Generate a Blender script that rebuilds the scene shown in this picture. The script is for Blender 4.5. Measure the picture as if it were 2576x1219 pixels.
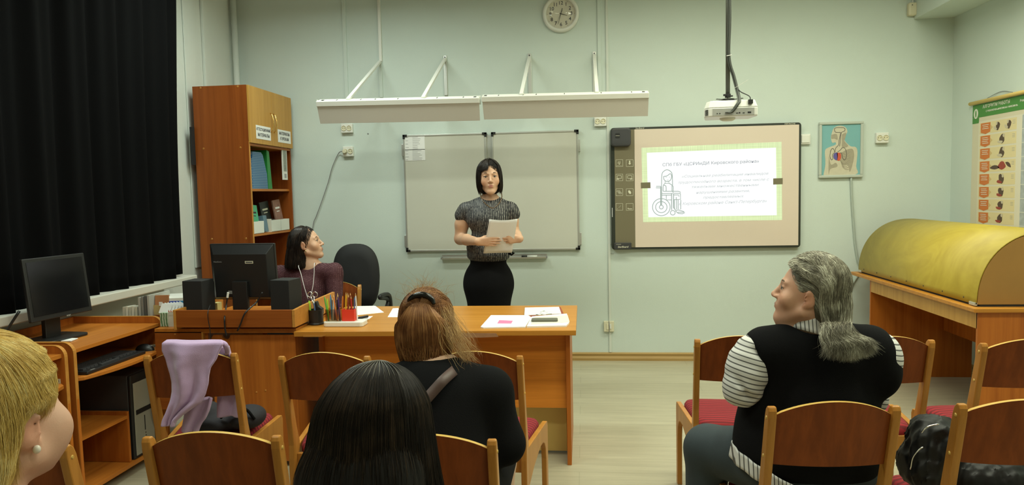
import bpy, math, random
import numpy as np
from math import radians, sin, cos, pi
from mathutils import Vector, Matrix

# ------------------------------------------------------------------ clear
for o in list(bpy.data.objects):
    bpy.data.objects.remove(o, do_unlink=True)
C = bpy.context.scene.collection
SC = bpy.context.scene
random.seed(7); np.random.seed(7)

# ------------------------------------------------------------------ camera
F, YW, PT, RL = 1770.0, radians(5.84), radians(4.02), radians(-1.2)
HC = 1.42
def cam_axes():
    cy, sy, cp, sp, cr, sr = cos(YW), sin(YW), cos(PT), sin(PT), cos(RL), sin(RL)
    f = np.array([-sy*cp, cy*cp, -sp]); rt = np.array([cy, sy, 0.0]); up = np.cross(rt, f)
    return np.array([cr*rt+sr*up, -sr*rt+cr*up, f])
MC = cam_axes()
cam = bpy.data.cameras.new('camera'); camo = bpy.data.objects.new('camera', cam); C.objects.link(camo)
cam.sensor_width = 36; cam.lens = F/2576*36; cam.clip_start = 0.05
camo.matrix_world = Matrix(((MC[0][0], MC[1][0], -MC[2][0], 0), (MC[0][1], MC[1][1], -MC[2][1], 0),
                            (MC[0][2], MC[1][2], -MC[2][2], HC), (0, 0, 0, 1)))
SC.camera = camo
def at(x, y, axis, val):
    """where the sight line through a photo pixel meets the plane axis=val (survey helper)"""
    d = MC.T @ np.array([(x-1288)/F, -(y-609.5)/F, 1.0]); o = np.array([0, 0, HC])
    return o+d*((val-o[axis])/d[axis])
D = 5.888          # back wall
XL, XR = -2.96, 2.884
YB = -2.6          # wall behind the camera
ZC = 3.3

# ------------------------------------------------------------------ light
SC.view_settings.view_transform = 'Standard'; SC.view_settings.look = 'None'
SC.view_settings.gamma = 1; SC.view_settings.exposure = 0.0
SC.view_settings.use_curve_mapping = False
w = bpy.data.worlds.new('world'); SC.world = w; w.use_nodes = True
w.node_tree.nodes['Background'].inputs[0].default_value = (0.25, 0.35, 0.5, 1)
w.node_tree.nodes['Background'].inputs[1].default_value = 0.4
LC = (0.95, 0.98, 0.77)
def area(name, x, y, sx, sy, p):
    l = bpy.data.lights.new(name, 'AREA'); l.shape = 'RECTANGLE'; l.size = sx; l.size_y = sy
    l.energy = p; l.color = LC if x > -1.5 else (0.86, 0.98, 0.88); l.spread = radians(165)
    o = bpy.data.objects.new(name, l); C.objects.link(o); o.location = (x, y, ZC-0.09)
for (x, y, p) in ((-1.7, 4.4, 34), (0.6, 4.4, 25), (2.0, 4.2, 30), (-1.7, 2.4, 28), (0.6, 2.4, 30), (2.0, 2.4, 28), (-1.3, 0.5, 16), (1.0, 0.5, 18)):
    area('ceiling_lamp_light', x, y, 1.2, 0.28, p)

# ------------------------------------------------------------------ helpers
def lin(r, g, b):
    f = lambda c: (c/255/12.92) if c/255 <= 0.04045 else ((c/255+0.055)/1.055)**2.4
    return (f(r), f(g), f(b), 1)
class G:
    """small node graph helper"""
    def __init__(s, name):
        s.m = bpy.data.materials.new(name); s.m.use_nodes = True; s.t = s.m.node_tree
        s.b = s.t.nodes['Principled BSDF']
    def n(s, kind, **kw):
        k = s.t.nodes.new(kind)
        for a, v in kw.items():
            if hasattr(k, a): setattr(k, a, v)
            else: k.inputs[a].default_value = v
        return k
    def l(s, a, ao, b, bi): s.t.links.new(a.outputs[ao], b.inputs[bi])
def mat(name, col, rough=0.6, metal=0.0, noise=0.0, nscale=30, bump=0.0, bscale=200, emit=None, spec=None, trans=0, sheen=0):
    g = G(name); b = g.b
    col = tuple(col)+((1,) if len(col) == 3 else ())
    b.inputs['Base Color'].default_value = col; b.inputs['Roughness'].default_value = rough
    b.inputs['Metallic'].default_value = metal
    if spec is not None: b.inputs['Specular IOR Level'].default_value = spec
    if trans: b.inputs['Transmission Weight'].default_value = trans
    if sheen: b.inputs['Sheen Weight'].default_value = sheen
    tc = g.n('ShaderNodeTexCoord')
    if noise:
        nz = g.n('ShaderNodeTexNoise'); nz.inputs['Scale'].default_value = nscale; nz.inputs['Detail'].default_value = 4
        g.l(tc, 'Object', nz, 'Vector')
        mr = g.n('ShaderNodeMapRange'); mr.inputs[3].default_value = 1-noise; mr.inputs[4].default_value = 1+noise
        g.l(nz, 'Fac', mr, 0)
        mx = g.n('ShaderNodeVectorMath', operation='MULTIPLY'); mx.inputs[0].default_value = col[:3]
        g.l(mr, 0, mx, 1); g.l(mx, 0, b, 'Base Color')
    if bump:
        n2 = g.n('ShaderNodeTexNoise'); n2.inputs['Scale'].default_value = bscale; n2.inputs['Detail'].default_value = 3
        g.l(tc, 'Object', n2, 'Vector')
        bp = g.n('ShaderNodeBump'); bp.inputs['Strength'].default_value = bump; bp.inputs['Distance'].default_value = 0.002
        g.l(n2, 'Fac', bp, 'Height'); g.l(bp, 'Normal', b, 'Normal')
    if emit:
        b.inputs['Emission Color'].default_value = tuple(emit[:3])+(1,); b.inputs['Emission Strength'].default_value = emit[3]
    return g.m
def wood(name, c1, c2, axis=0, scale=1.0, rough=0.42, stretch=14):
    """grain running along axis"""
    g = G(name); tc = g.n('ShaderNodeTexCoord'); mp = g.n('ShaderNodeMapping')
    sc = [stretch*2.2*scale]*3; sc[axis] = 1.1*scale
    mp.inputs['Scale'].default_value = sc; g.l(tc, 'Object', mp, 'Vector')
    n1 = g.n('ShaderNodeTexNoise'); n1.inputs['Scale'].default_value = 1.0; n1.inputs['Detail'].default_value = 8
    n1.inputs['Roughness'].default_value = 0.62; n1.inputs['Distortion'].default_value = 0.5
    g.l(mp, 'Vector', n1, 'Vector')
    cr = g.n('ShaderNodeValToRGB'); e = cr.color_ramp.elements
    e[0].position = 0.3; e[0].color = tuple(c1)[:3]+(1,); e[1].position = 0.7; e[1].color = tuple(c2)[:3]+(1,)
    g.l(n1, 'Fac', cr, 'Fac'); g.l(cr, 'Color', g.b, 'Base Color')
    g.b.inputs['Roughness'].default_value = rough; g.b.inputs['Specular IOR Level'].default_value = 0.22
    bp = g.n('ShaderNodeBump'); bp.inputs['Strength'].default_value = 0.08; bp.inputs['Distance'].default_value = 0.001
    g.l(n1, 'Fac', bp, 'Height'); g.l(bp, 'Normal', g.b, 'Normal')
    return g.m

def prop(o, label=None, cat=None, group=None, kind=None):
    if label: o['label'] = label
    if cat: o['category'] = cat
    if group: o['group'] = group
    if kind: o['kind'] = kind
    return o
WLOC = {}
def thing(name, label, cat, loc, group=None):
    o = bpy.data.objects.new(name, None); C.objects.link(o); o.location = loc
    o.empty_display_size = 0.05
    WLOC[o] = np.array(loc, float)
    return prop(o, label, cat, group)
def place(o, me, parent):
    """world-coordinate mesh -> object whose origin sits at its own base"""
    n = len(me.vertices); co = np.empty(n*3); me.vertices.foreach_get('co', co); co = co.reshape(-1, 3)
    base = np.array([(co[:, 0].min()+co[:, 0].max())/2, (co[:, 1].min()+co[:, 1].max())/2, co[:, 2].min()])
    me.vertices.foreach_set('co', (co-base).ravel()); me.update()
    WLOC[o] = base
    if parent is not None:
        o.parent = parent; o.location = tuple(base-WLOC[parent])
    else: o.location = tuple(base)
def rotm(rx=0, ry=0, rz=0):
    return np.array(Matrix.Rotation(rz, 3, 'Z') @ Matrix.Rotation(ry, 3, 'Y') @ Matrix.Rotation(rx, 3, 'X'))
class MB:
    def __init__(s): s.v = []; s.f = []; s.m = []; s.mi = 0; s.T = None
    def add(s, vs, fs):
        k = len(s.v)
        for p in vs:
            p = np.array(p, float)
            if s.T is not None: p = s.T[0] @ p + s.T[1]
            s.v.append(tuple(p))
        for f in fs: s.f.append(tuple(i+k for i in f)); s.m.append(s.mi)
        return s
    def box(s, x0, x1, y0, y1, z0, z1):
        if x0 > x1: x0, x1 = x1, x0
        if y0 > y1: y0, y1 = y1, y0
        return s.add([(x0,y0,z0),(x1,y0,z0),(x1,y1,z0),(x0,y1,z0),(x0,y0,z1),(x1,y0,z1),(x1,y1,z1),(x0,y1,z1)],
              [(0,3,2,1),(4,5,6,7),(0,1,5,4),(1,2,6,5),(2,3,7,6),(3,0,4,7)])
    def obox(s, c, size, R=None):
        R = np.eye(3) if R is None else R; c = np.array(c, float)
        h = np.array(size)/2; vs = []
        for z in (-1, 1):
            for x, y in ((-1,-1),(1,-1),(1,1),(-1,1)): vs.append(c+R@(h*np.array([x, y, z])))
        return s.add(vs, [(0,3,2,1),(4,5,6,7),(0,1,5,4),(1,2,6,5),(2,3,7,6),(3,0,4,7)])
    def hexa(s, lo, hi):
        return s.add(list(lo)+list(hi), [(0,3,2,1),(4,5,6,7),(0,1,5,4),(1,2,6,5),(2,3,7,6),(3,0,4,7)])
    def prism(s, poly, axis, a, b, fn=None):
        """poly in the two other axes (cyclic order), extruded a..b"""
        n = len(poly); vs = []
        for h in (a, b):
            for p, q in poly:
                v = {0: (h, p, q), 1: (p, h, q), 2: (p, q, h)}[axis]
                vs.append(fn(v) if fn else v)
        fs = [tuple(range(n-1, -1, -1)), tuple(range(n, 2*n))]
        fs += [(i, (i+1) % n, n+(i+1) % n, n+i) for i in range(n)]
        return s.add(vs, fs)
    def tube(s, pts, r, n=8, cap=True):
        pts = [np.array(p, float) for p in pts]; m = len(pts)
        rs = r if hasattr(r, '__len__') else [r]*m
        prev = None; vs = []
        for i, p in enumerate(pts):
            t = pts[min(i+1, m-1)]-pts[max(i-1, 0)]; t = t/(np.linalg.norm(t)+1e-9)
            if prev is None:
                a = np.array([0, 0, 1.0]) if abs(t[2]) < 0.9 else np.array([1.0, 0, 0])
            else: a = prev
            u = a-t*np.dot(a, t); u /= np.linalg.norm(u)+1e-9; prev = u; v = np.cross(t, u)
            for k in range(n):
                an = 2*pi*k/n; vs.append(p+rs[i]*(cos(an)*u+sin(an)*v))
        fs = []
        for i in range(m-1):
            for k in range(n):
                a = i*n+k; b = i*n+(k+1) % n; fs.append((a, b, b+n, a+n))
        if cap: fs.append(tuple(range(n-1, -1, -1))); fs.append(tuple(range((m-1)*n, m*n)))
        return s.add(vs, fs)
    def lathe(s, prof, c=(0,0,0), n=24, R=None):
        R = np.eye(3) if R is None else R; c = np.array(c, float); vs = []
        for r, z in prof:
            for k in range(n):
                a = 2*pi*k/n; vs.append(c+R@np.array([r*cos(a), r*sin(a), z]))
        m = len(prof); fs = []
        for i in range(m-1):
            for k in range(n):
                a = i*n+k; b = i*n+(k+1) % n; fs.append((a, b, b+n, a+n))
        fs.append(tuple(range(n-1, -1, -1))); fs.append(tuple(range((m-1)*n, m*n)))
        return s.add(vs, fs)
    def grid(s, fn, nu, nv, close_u=False):
        vs = [fn(i/(nu-(0 if close_u else 1)), j/(nv-1)) for j in range(nv) for i in range(nu)]
        fs = []
        for j in range(nv-1):
            for i in range(nu if close_u else nu-1):
                a = j*nu+i; b = j*nu+(i+1) % nu; fs.append((a, b, b+nu, a+nu))
        return s.add(vs, fs)
    def build(s, name, mats, parent=None, bevel=0, seg=2, smooth=False, solid=0, subd=0):
        me = bpy.data.meshes.new(name); me.from_pydata(s.v, [], s.f)
        o = bpy.data.objects.new(name, me); C.objects.link(o)
        for m in (mats if isinstance(mats, (list, tuple)) else [mats]): me.materials.append(m)
        if any(s.m): me.polygons.foreach_set('material_index', s.m)
        if smooth: me.polygons.foreach_set('use_smooth', [True]*len(me.polygons))
        place(o, me, parent)
        if solid:
            md = o.modifiers.new('solid', 'SOLIDIFY'); md.thickness = solid; md.offset = 0
        if bevel:
            md = o.modifiers.new('bevel', 'BEVEL'); md.width = bevel; md.segments = seg; md.limit_method = 'ANGLE'
            md.angle_limit = radians(40)
        if subd:
            md = o.modifiers.new('sub', 'SUBSURF'); md.levels = subd; md.render_levels = subd
        return o
def text(name, body, size, loc, R, m, parent, align='CENTER', shear=0.0, off=0.0, ext=0.0004, sx=1.0, spacing=1.0):
    cu = bpy.data.curves.new(name, 'FONT'); cu.body = body; cu.size = size; cu.align_x = align; cu.align_y = 'CENTER'
    cu.shear = shear; cu.offset = off; cu.extrude = ext; cu.space_character = spacing; cu.resolution_u = 3
    t = bpy.data.objects.new('tmp', cu); C.objects.link(t)
    dg = bpy.context.evaluated_depsgraph_get(); dg.update()
    me = bpy.data.meshes.new_from_object(t.evaluated_get(dg)); bpy.data.objects.remove(t, do_unlink=True)
    n = len(me.vertices)
    if n == 0: return None
    co = np.empty(n*3); me.vertices.foreach_get('co', co); co = co.reshape(-1, 3); co[:, 0] *= sx
    co = (np.array(R) @ co.T).T + np.array(loc); me.vertices.foreach_set('co', co.ravel())
    me.name = name; me.materials.clear(); me.materials.append(m)
    o = bpy.data.objects.new(name, me); C.objects.link(o); place(o, me, parent); return o
R_BACK = rotm(pi/2, 0, 0)                 # text on something that faces the camera side (-Y)
R_RIGHT = rotm(0, 0, -pi/2) @ rotm(pi/2, 0, 0)   # text on the right wall (faces -X)
R_LEFT = rotm(0, 0, pi/2) @ rotm(pi/2, 0, 0)     # text that faces +X
def bez(pts, n=40):
    """catmull-rom through points"""
    P = [np.array(p, float) for p in pts]; P = [2*P[0]-P[1]]+P+[2*P[-1]-P[-2]]; out = []
    m = len(P)-3
    for k in range(n+1):
        u = k/n*m; i = min(int(u), m-1); t = u-i; a, b, c, d = P[i:i+4]
        out.append(0.5*((2*b)+(-a+c)*t+(2*a-5*b+4*c-d)*t*t+(-a+3*b-3*c+d)*t**3))
    return out

def clear_mat(name, tint=(1, 1, 1), gl=0.08, rough=0.0):
    g = G(name); t = g.n('ShaderNodeBsdfTransparent'); t.inputs[0].default_value = tuple(tint)+(1,); s = g.n('ShaderNodeBsdfGlossy'); s.inputs['Roughness'].default_value = rough
    m = g.n('ShaderNodeMixShader'); m.inputs[0].default_value = gl; g.l(t, 0, m, 1); g.l(s, 0, m, 2); g.t.links.new(m.outputs[0], g.t.nodes['Material Output'].inputs[0]); return g.m
# ------------------------------------------------------------------ materials
M = {}
M['wall'] = mat('mint_wall_paint', (0.62, 0.70, 0.65), 0.62, noise=0.025, nscale=3, bump=0.25, bscale=260)
M['wallw'] = mat('pale_paint', (0.66, 0.70, 0.64), 0.55, noise=0.02)
M['ceil'] = mat('ceiling_white', (0.78, 0.78, 0.75), 0.8)
def floor_mat():
    g = G('linoleum'); tc = g.n('ShaderNodeTexCoord'); mp = g.n('ShaderNodeMapping')
    mp.inputs['Scale'].default_value = (1.2, 16, 1); g.l(tc, 'Object', mp, 'Vector')
    n = g.n('ShaderNodeTexNoise'); n.inputs['Scale'].default_value = 1.6; n.inputs['Detail'].default_value = 9; n.inputs['Roughness'].default_value = 0.7
    g.l(mp, 'Vector', n, 'Vector'); cr = g.n('ShaderNodeValToRGB'); e = cr.color_ramp.elements
    e[0].position = 0.3; e[0].color = (0.375, 0.335, 0.235, 1); e[1].position = 0.72; e[1].color = (0.50, 0.455, 0.32, 1)
    g.l(n, 'Fac', cr, 'Fac')
    wv = g.n('ShaderNodeTexBrick'); mp2 = g.n('ShaderNodeMapping'); mp2.inputs['Scale'].default_value = (0.7, 0.7, 1)
    g.l(tc, 'Object', mp2, 'Vector'); g.l(mp2, 'Vector', wv, 'Vector')
    wv.inputs['Color1'].default_value = (1, 1, 1, 1); wv.inputs['Color2'].default_value = (0.95, 0.95, 0.94, 1)
    wv.inputs['Mortar'].default_value = (0.85, 0.85, 0.83, 1); wv.inputs['Mortar Size'].default_value = 0.002
    wv.inputs['Brick Width'].default_value = 1.2; wv.inputs['Row Height'].default_value = 0.13; wv.inputs['Scale'].default_value = 1
    mx = g.n('ShaderNodeMix', data_type='RGBA', blend_type='MULTIPLY'); mx.inputs[0].default_value = 1
    g.l(cr, 'Color', mx, 6); g.l(wv, 'Color', mx, 7); g.l(mx, 2, g.b, 'Base Color')
    g.b.inputs['Roughness'].default_value = 0.38
    return g.m
M['floor'] = floor_mat()
M['base'] = wood('baseboard_wood', (0.36, 0.22, 0.07), (0.50, 0.33, 0.13), 0, rough=0.35)
M['white'] = mat('white_plastic', (0.78, 0.78, 0.72), 0.4)
M['cream'] = mat('cream_plastic', (0.72, 0.68, 0.50), 0.4)
M['sill'] = mat('sill_white', (0.58, 0.57, 0.50), 0.5)
M['paper'] = mat('paper', (0.82, 0.82, 0.80), 0.85, noise=0.01)
M['paper2'] = mat('cream_paper', (0.74, 0.70, 0.58), 0.85)
M['board'] = mat('whiteboard_enamel', (0.60, 0.595, 0.52), 0.28, noise=0.015, nscale=4)
M['alu'] = mat('aluminium', (0.62, 0.62, 0.58), 0.38, metal=0.75)
M['chrome'] = mat('chrome', (0.8, 0.8, 0.78), 0.15, metal=1)
M['brass'] = mat('brass', (0.85, 0.60, 0.22), 0.2, metal=1)
M['black'] = mat('black_plastic', (0.012, 0.012, 0.012), 0.42)
M['blackm'] = mat('matt_black', (0.010, 0.010, 0.010), 0.75)
M['dgrey'] = mat('dark_grey_plastic', (0.045, 0.045, 0.048), 0.5, bump=0.1, bscale=400)
M['grey'] = mat('grey_plastic', (0.25, 0.25, 0.25), 0.5)
M['ink'] = mat('dark_ink', (0.04, 0.04, 0.05), 0.8)
M['inkl'] = mat('grey_ink', (0.35, 0.35, 0.35), 0.8)
M['lam'] = wood('laminate_vertical', (0.34, 0.090, 0.012), (0.50, 0.155, 0.022), 2, rough=0.38)
M['lamh'] = wood('laminate_horizontal', (0.52, 0.165, 0.018), (0.74, 0.26, 0.034), 0, rough=0.38)
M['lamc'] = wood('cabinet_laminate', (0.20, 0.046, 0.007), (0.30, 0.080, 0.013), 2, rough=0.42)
M['lamch'] = wood('dark_laminate_horizontal', (0.23, 0.056, 0.008), (0.34, 0.095, 0.015), 0, rough=0.42)
M['lamt'] = wood('desk_top_laminate', (0.44, 0.175, 0.022), (0.57, 0.255, 0.042), 0, rough=0.33)
M['lamty'] = wood('table_top_laminate', (0.40, 0.125, 0.017), (0.54, 0.195, 0.030), 1, rough=0.33)
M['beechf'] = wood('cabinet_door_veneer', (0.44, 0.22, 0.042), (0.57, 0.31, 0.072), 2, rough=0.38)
M['edge'] = wood('laminate_edge', (0.46, 0.19, 0.034), (0.56, 0.26, 0.055), 0, rough=0.4)
M['beech'] = wood('lacquered_beech', (0.36, 0.145, 0.026), (0.50, 0.225, 0.045), 2, rough=0.3)
M['beechl'] = wood('lacquered_beech_edge', (0.52, 0.33, 0.075), (0.66, 0.43, 0.12), 0, rough=0.28)
M['veneer'] = wood('backrest_veneer', (0.15, 0.032, 0.004), (0.25, 0.056, 0.008), 2, rough=0.55)
M['plyy'] = mat('yellow_fibreboard', (0.78, 0.56, 0.18), 0.7, noise=0.05, nscale=12)
# ================================================================== THE ROOM
def struct(name, mb, m, parent=None, **k):
    o = mb.build(name, m, parent, **k)
    if parent is None: o['kind'] = 'structure'
    return o
struct('floor', MB().box(XL-.2, XR+.2, YB-.2, D+.2, -0.1, 0), M['floor'])
struct('ceiling', MB().box(XL-.2, XR+.2, YB-.2, D+.2, ZC, ZC+0.1), M['ceil'])
struct('wall_back', MB().box(XL-.2, XR+.2, D, D+0.15, 0, ZC), M['wall'])
struct('wall_right', MB().box(XR, XR+0.15, YB, D, 0, ZC), M['wall'])
struct('wall_front', MB().box(XL-.2, XR+.2, YB-0.15, YB, 0, ZC), M['wall'])
WY0, WY1, WZ0, WZ1 = 0.7, 4.55, 0.92, 3.05
b = MB(); b.box(XL-0.15, XL, YB, WY0, 0, ZC); b.box(XL-0.15, XL, WY1, D, 0, ZC)
b.box(XL-0.15, XL, WY0, WY1, 0, WZ0); b.box(XL-0.15, XL, WY0, WY1, WZ1, ZC)
struct('wall_left', b, M['wallw'])
# window behind the curtain
b = MB()
for y in np.linspace(WY0+.03, WY1-.03, 4): b.box(XL-0.13, XL-0.07, y-.03, y+.03, WZ0, WZ1)
for z in (WZ0+.03, WZ1-.03): b.box(XL-0.13, XL-0.07, WY0, WY1, z-.03, z+.03)
win = struct('window_1', b, M['white'], bevel=0.004)
g = G('window_glass'); g.b.inputs['Transmission Weight'].default_value = 1; g.b.inputs['Roughness'].default_value = 0.02
g.b.inputs['Base Color'].default_value = (0.9, 0.95, 0.95, 1)
MB().box(XL-0.102, XL-0.098, WY0, WY1, WZ0, WZ1).build('pane', g.m, win)
# sill, its apron and the wall strips beside it
b = MB(); b.box(XL-0.06, -2.70, 0.2, 4.66, 0.845, 0.895)
struct('trim_1', b, M['sill'], bevel=0.006)
b = MB(); b.box(XL+0.002, XL+0.012, 5.08, 5.22, 0.9, ZC); b.box(XL+0.002, XL+0.022, 5.34, 5.37, 0, ZC)
struct('trim_2', b, M['wallw'], bevel=0.002)
# heating pipe in the corner
struct('trim_3', MB().tube([(-2.915, 5.80, 0.0), (-2.915, 5.80, ZC)], 0.024, 16), M['wallw'], smooth=True)
# boxed beam along the right wall
struct('trim_4', MB().box(2.586, XR, YB, D, 2.705, ZC), M['wall'], bevel=0.003)
# skirting
sk = [(0, 0), (-0.016, 0), (-0.018, 0.02), (-0.010, 0.038), (-0.016, 0.058), (-0.006, 0.068), (0, 0.068)]
struct('baseboard_back', MB().prism([(D+p, q) for p, q in sk], 0, XL, XR), M['base'])
struct('baseboard_right', MB().prism([(XR+p, q) for p, q in sk], 1, YB, D-0.02), M['base'])
# cable conduits on the back wall
def conduit(n, segs, d=0.012, m='wall'):
    b = MB()
    for x, z0, z1, wd in segs: b.box(x-wd/2, x+wd/2, D-d, D-0.0005, z0, z1)
    return struct('trim_%d' % n, b, M[m], bevel=0.002)
wx = lambda x, y: at(x, y, 1, D)[0]
wz = lambda x, y: at(x, y, 1, D)[2]
conduit(5, [(wx(870, 160), wz(872, 316), ZC, 0.03)])
conduit(6, [(wx(1508, 160), wz(1508, 300), ZC, 0.028)])
conduit(7, [(wx(1529, 300), 0.07, ZC, 0.020)], m='wallw')
conduit(8, [(wx(957, 100), wz(957, 155), ZC, 0.024)], d=0.02, m='white')

# ================================================================== CURTAIN
def curt(u, v):
    y = 0.5+u*(4.60-0.5)
    pl = 0.030*sin(y*23+0.8*sin(y*3))+0.016*sin(y*51+1)
    zb = 0.902+0.010*sin(y*7.0)+0.008*sin(y*17)-(0.03 if y < 4.3 else 0.03*(1-(y-4.3)/0.32))
    z = zb+(3.22-zb)*v
    yy = y+(0.10*v-0.02*sin(v*pi*1.5))*(u**4)
    return (-2.765+pl*(0.55+0.45*(1-v)*1.0), yy, z)
g = G('black_velvet'); g.b.inputs['Base Color'].default_value = (0.0025, 0.0025, 0.0027, 1); g.b.inputs['Roughness'].default_value = 0.9
g.b.inputs['Specular IOR Level'].default_value = 0.08
M['velvet'] = g.m
o = MB().grid(curt, 420, 24).build('curtain', M['velvet'], smooth=True, solid=0.004)
prop(o, 'long black velvet curtain hanging over the window on the left', 'curtain')
o = MB().box(XL+0.02, -2.66, 0.3, 4.85, 3.22, 3.26).build('curtain_rail', M['white'])
prop(o, 'white curtain rail under the ceiling above the black curtain', 'curtain rail')

# ================================================================== WALL ITEMS
# --- wall clock
cx, cz = -0.0, 0.0
cc = at(1411, 36, 1, D); cx, cz = cc[0], cc[2]
t = thing('wall_clock', 'round white wall clock reading half past six above the whiteboard', 'clock', (cx, D, cz))
Rw = rotm(pi/2, 0, 0)
MB().lathe([(0.150, 0.0), (0.150, 0.02), (0.145, 0.034), (0.132, 0.04), (0.122, 0.034), (0.118, 0.02), (0.118, 0.0)], (cx, D, cz), 64, Rw).build('rim', M['white'], t, smooth=True)
MB().lathe([(0.120, 0.0), (0.120, 0.014)], (cx, D, cz), 48, Rw).build('dial', M['paper2'], t)
for h in range(1, 13):
    a = radians(90-30*h); text('numeral', str(h), 0.040, (cx+0.086*cos(a), D-0.0148, cz+0.086*sin(a)), R_BACK, M['ink'], t, off=0.0006)
b = MB()
for h in range(12):
    a = radians(30*h); b.lathe([(0.0022, 0), (0.0022, 0.001)], (cx+0.110*cos(a), D-0.0141, cz+0.110*sin(a)), 8, Rw)
b.build('minute_mark', M['ink'], t)
def hand(name, deg, ln, wd, back, y):
    a = radians(90-deg); dx, dz = cos(a), sin(a); nx, nz = -dz, dx
    P = [(-back*dx+nx*wd, -back*dz+nz*wd), (-back*dx-nx*wd, -back*dz-nz*wd), (ln*dx-nx*wd*.3, ln*dz-nz*wd*.3), (ln*dx+nx*wd*.3, ln*dz+nz*wd*.3)]
    MB().prism([(cx+p, cz+q) for p, q in P], 1, D-y-0.001, D-y).build(name, M['black'], t)
hand('hour_hand', 107, 0.055, 0.0035, 0.012, 0.017); hand('minute_hand', 196, 0.088, 0.003, 0.045, 0.019); hand('second_hand', 207, 0.10, 0.0008, 0.03, 0.021)
MB().lathe([(0.006, 0), (0.006, 0.009)], (cx, D-0.014, cz), 16, Rw).build('hub', M['black'], t)
MB().lathe([(0.119, 0.0), (0.119, 0.0015), (0.06, 0.0025), (0.001, 0.003)], (cx, D-0.028, cz), 64, Rw).build('glass', clear_mat('clock_glass', (1, 1, 1), .06), t, smooth=True)

# --- sockets and switches
def socket(px_, py_, label, n=2, wd=0.10, ht=0.078, plug=False, m='white', group=None):
    c = at(px_, py_, 1, D); x, z = c[0], c[2]
    t = thing('wall_socket', label, 'socket', (x, D, z-ht/2), group)
    MB().box(x-wd/2, x+wd/2, D-0.034, D, z-ht/2, z+ht/2).build('housing', M[m], t, bevel=0.005)
    for i in range(n):
        sx = x+(i-(n-1)/2)*0.046
        b = MB().lathe([(0.0215, 0.034), (0.0215, 0.040), (0.0195, 0.040), (0.0180, 0.035), (0.0, 0.035)], (sx, D, z), 24, Rw)
        f = b.build('outlet', M[m if m == 'cream' else 'cream'], t, smooth=False)
        h = MB()
        for s in (-1, 1): h.lathe([(0.003, 0), (0.003, 0.0008)], (sx+s*0.0095, D-0.0352, z), 10, Rw)
        h.build('pin_hole', M['black'], f)
    return t, x, z
socket(875, 323, 'white double socket on the back wall above the one with a plug in it')
t, sx, sz = socket(878, 381, 'white double socket with a cream plug in its left outlet', ht=0.085, wd=0.088)
socket(1510, 306, 'white double socket just left of the interactive board top corner')
socket(2216, 347, 'white double socket to the right of the framed anatomy picture', ht=0.082, wd=0.095)
c = at(1531.5, 819, 1, D)
t2 = thing('floor_socket', 'cream double socket low on the back wall above the skirting', 'socket', (c[0], D, c[2]-0.045))
MB().box(c[0]-0.042, c[0]+0.042, D-0.03, D, c[2]-0.044, c[2]+0.044).build('housing', M['cream'], t2, bevel=0.004)
MB().box(c[0]-0.022, c[0]-0.002, D-0.036, D-0.03, c[2]-0.026, c[2]+0.026).build('outlet', M['cream'], t2, bevel=0.002)
MB().box(c[0]+0.004, c[0]+0.02, D-0.036, D-0.03, c[2]-0.02, c[2]+0.022).build('rocker', M['white'], t2, bevel=0.002)
MB().tube([(c[0]+0.0, D-0.034, c[2]+0.046), (c[0]+0.004, D-0.042, c[2]), (c[0]+0.002, D-0.034, c[2]-0.046)], 0.003).build('cord', M['grey'], t2)
c = at(2024, 350, 1, D)
t2 = thing('light_switch', 'white rocker light switch at the right edge of the interactive board', 'switch', (c[0], D, c[2]-0.04))
MB().box(c[0]-0.042, c[0]+0.040, D-0.022, D, c[2]-0.042, c[2]+0.040).build('housing', M['white'], t2, bevel=0.004)
MB().box(c[0]-0.030, c[0]+0.030, D-0.029, D-0.022, c[2]-0.030, c[2]+0.030).build('rocker', M['white'], t2, bevel=0.003)
# plug + hanging cable
b = MB(); b.tube([(sx-0.023, D-0.034, sz), (sx-0.023, D-0.062, sz)], 0.017, 16)
t3 = thing('power_cable', 'thin grey power cable hanging from the socket behind the seated woman', 'cable', (sx-0.023, D-0.05, sz))
b.build('plug', M['cream'], t3, bevel=0.003)
P = [(sx-0.03, D-0.06, sz)]+[tuple(at(x, y, 1, D-0.02)) for x, y in ((852, 385), (836, 420), (825, 460), (808, 510), (795, 545), (788, 565), (778, 640))]
MB().tube(bez(P, 40), 0.0035, 8).build('cord', M['grey'], t3, smooth=True)
# alarm box
c = at(2291, 26, 1, D)
t2 = thing('motion_sensor', 'small cream alarm sensor high in the corner by the beam', 'sensor', (c[0], D, c[2]-0.05))
MB().box(c[0]-0.032, c[0]+0.030, D-0.045, D, c[2]-0.048, c[2]+0.052).build('housing', M['cream'], t2, bevel=0.012, seg=3)
MB().lathe([(0.004, 0), (0.004, 0.001)], (c[0]-0.008, D-0.045, c[2]+0.030), 10, Rw).build('indicator', M['black'], t2)
MB().tube([(c[0]+0.008, D-0.012, c[2]+0.05), (c[0]+0.008, D-0.012, ZC)], 0.006, 8).build('conduit', M['white'], t2)
# nail in the wall
c = at(926, 336, 1, D)
o = MB().lathe([(0.006, 0), (0.006, 0.004), (0.002, 0.008)], (c[0], D, c[2]), 12, Rw).build('wall_plug', M['grey']); prop(o, 'small grey plug in the wall left of the whiteboard', 'wall plug')

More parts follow.
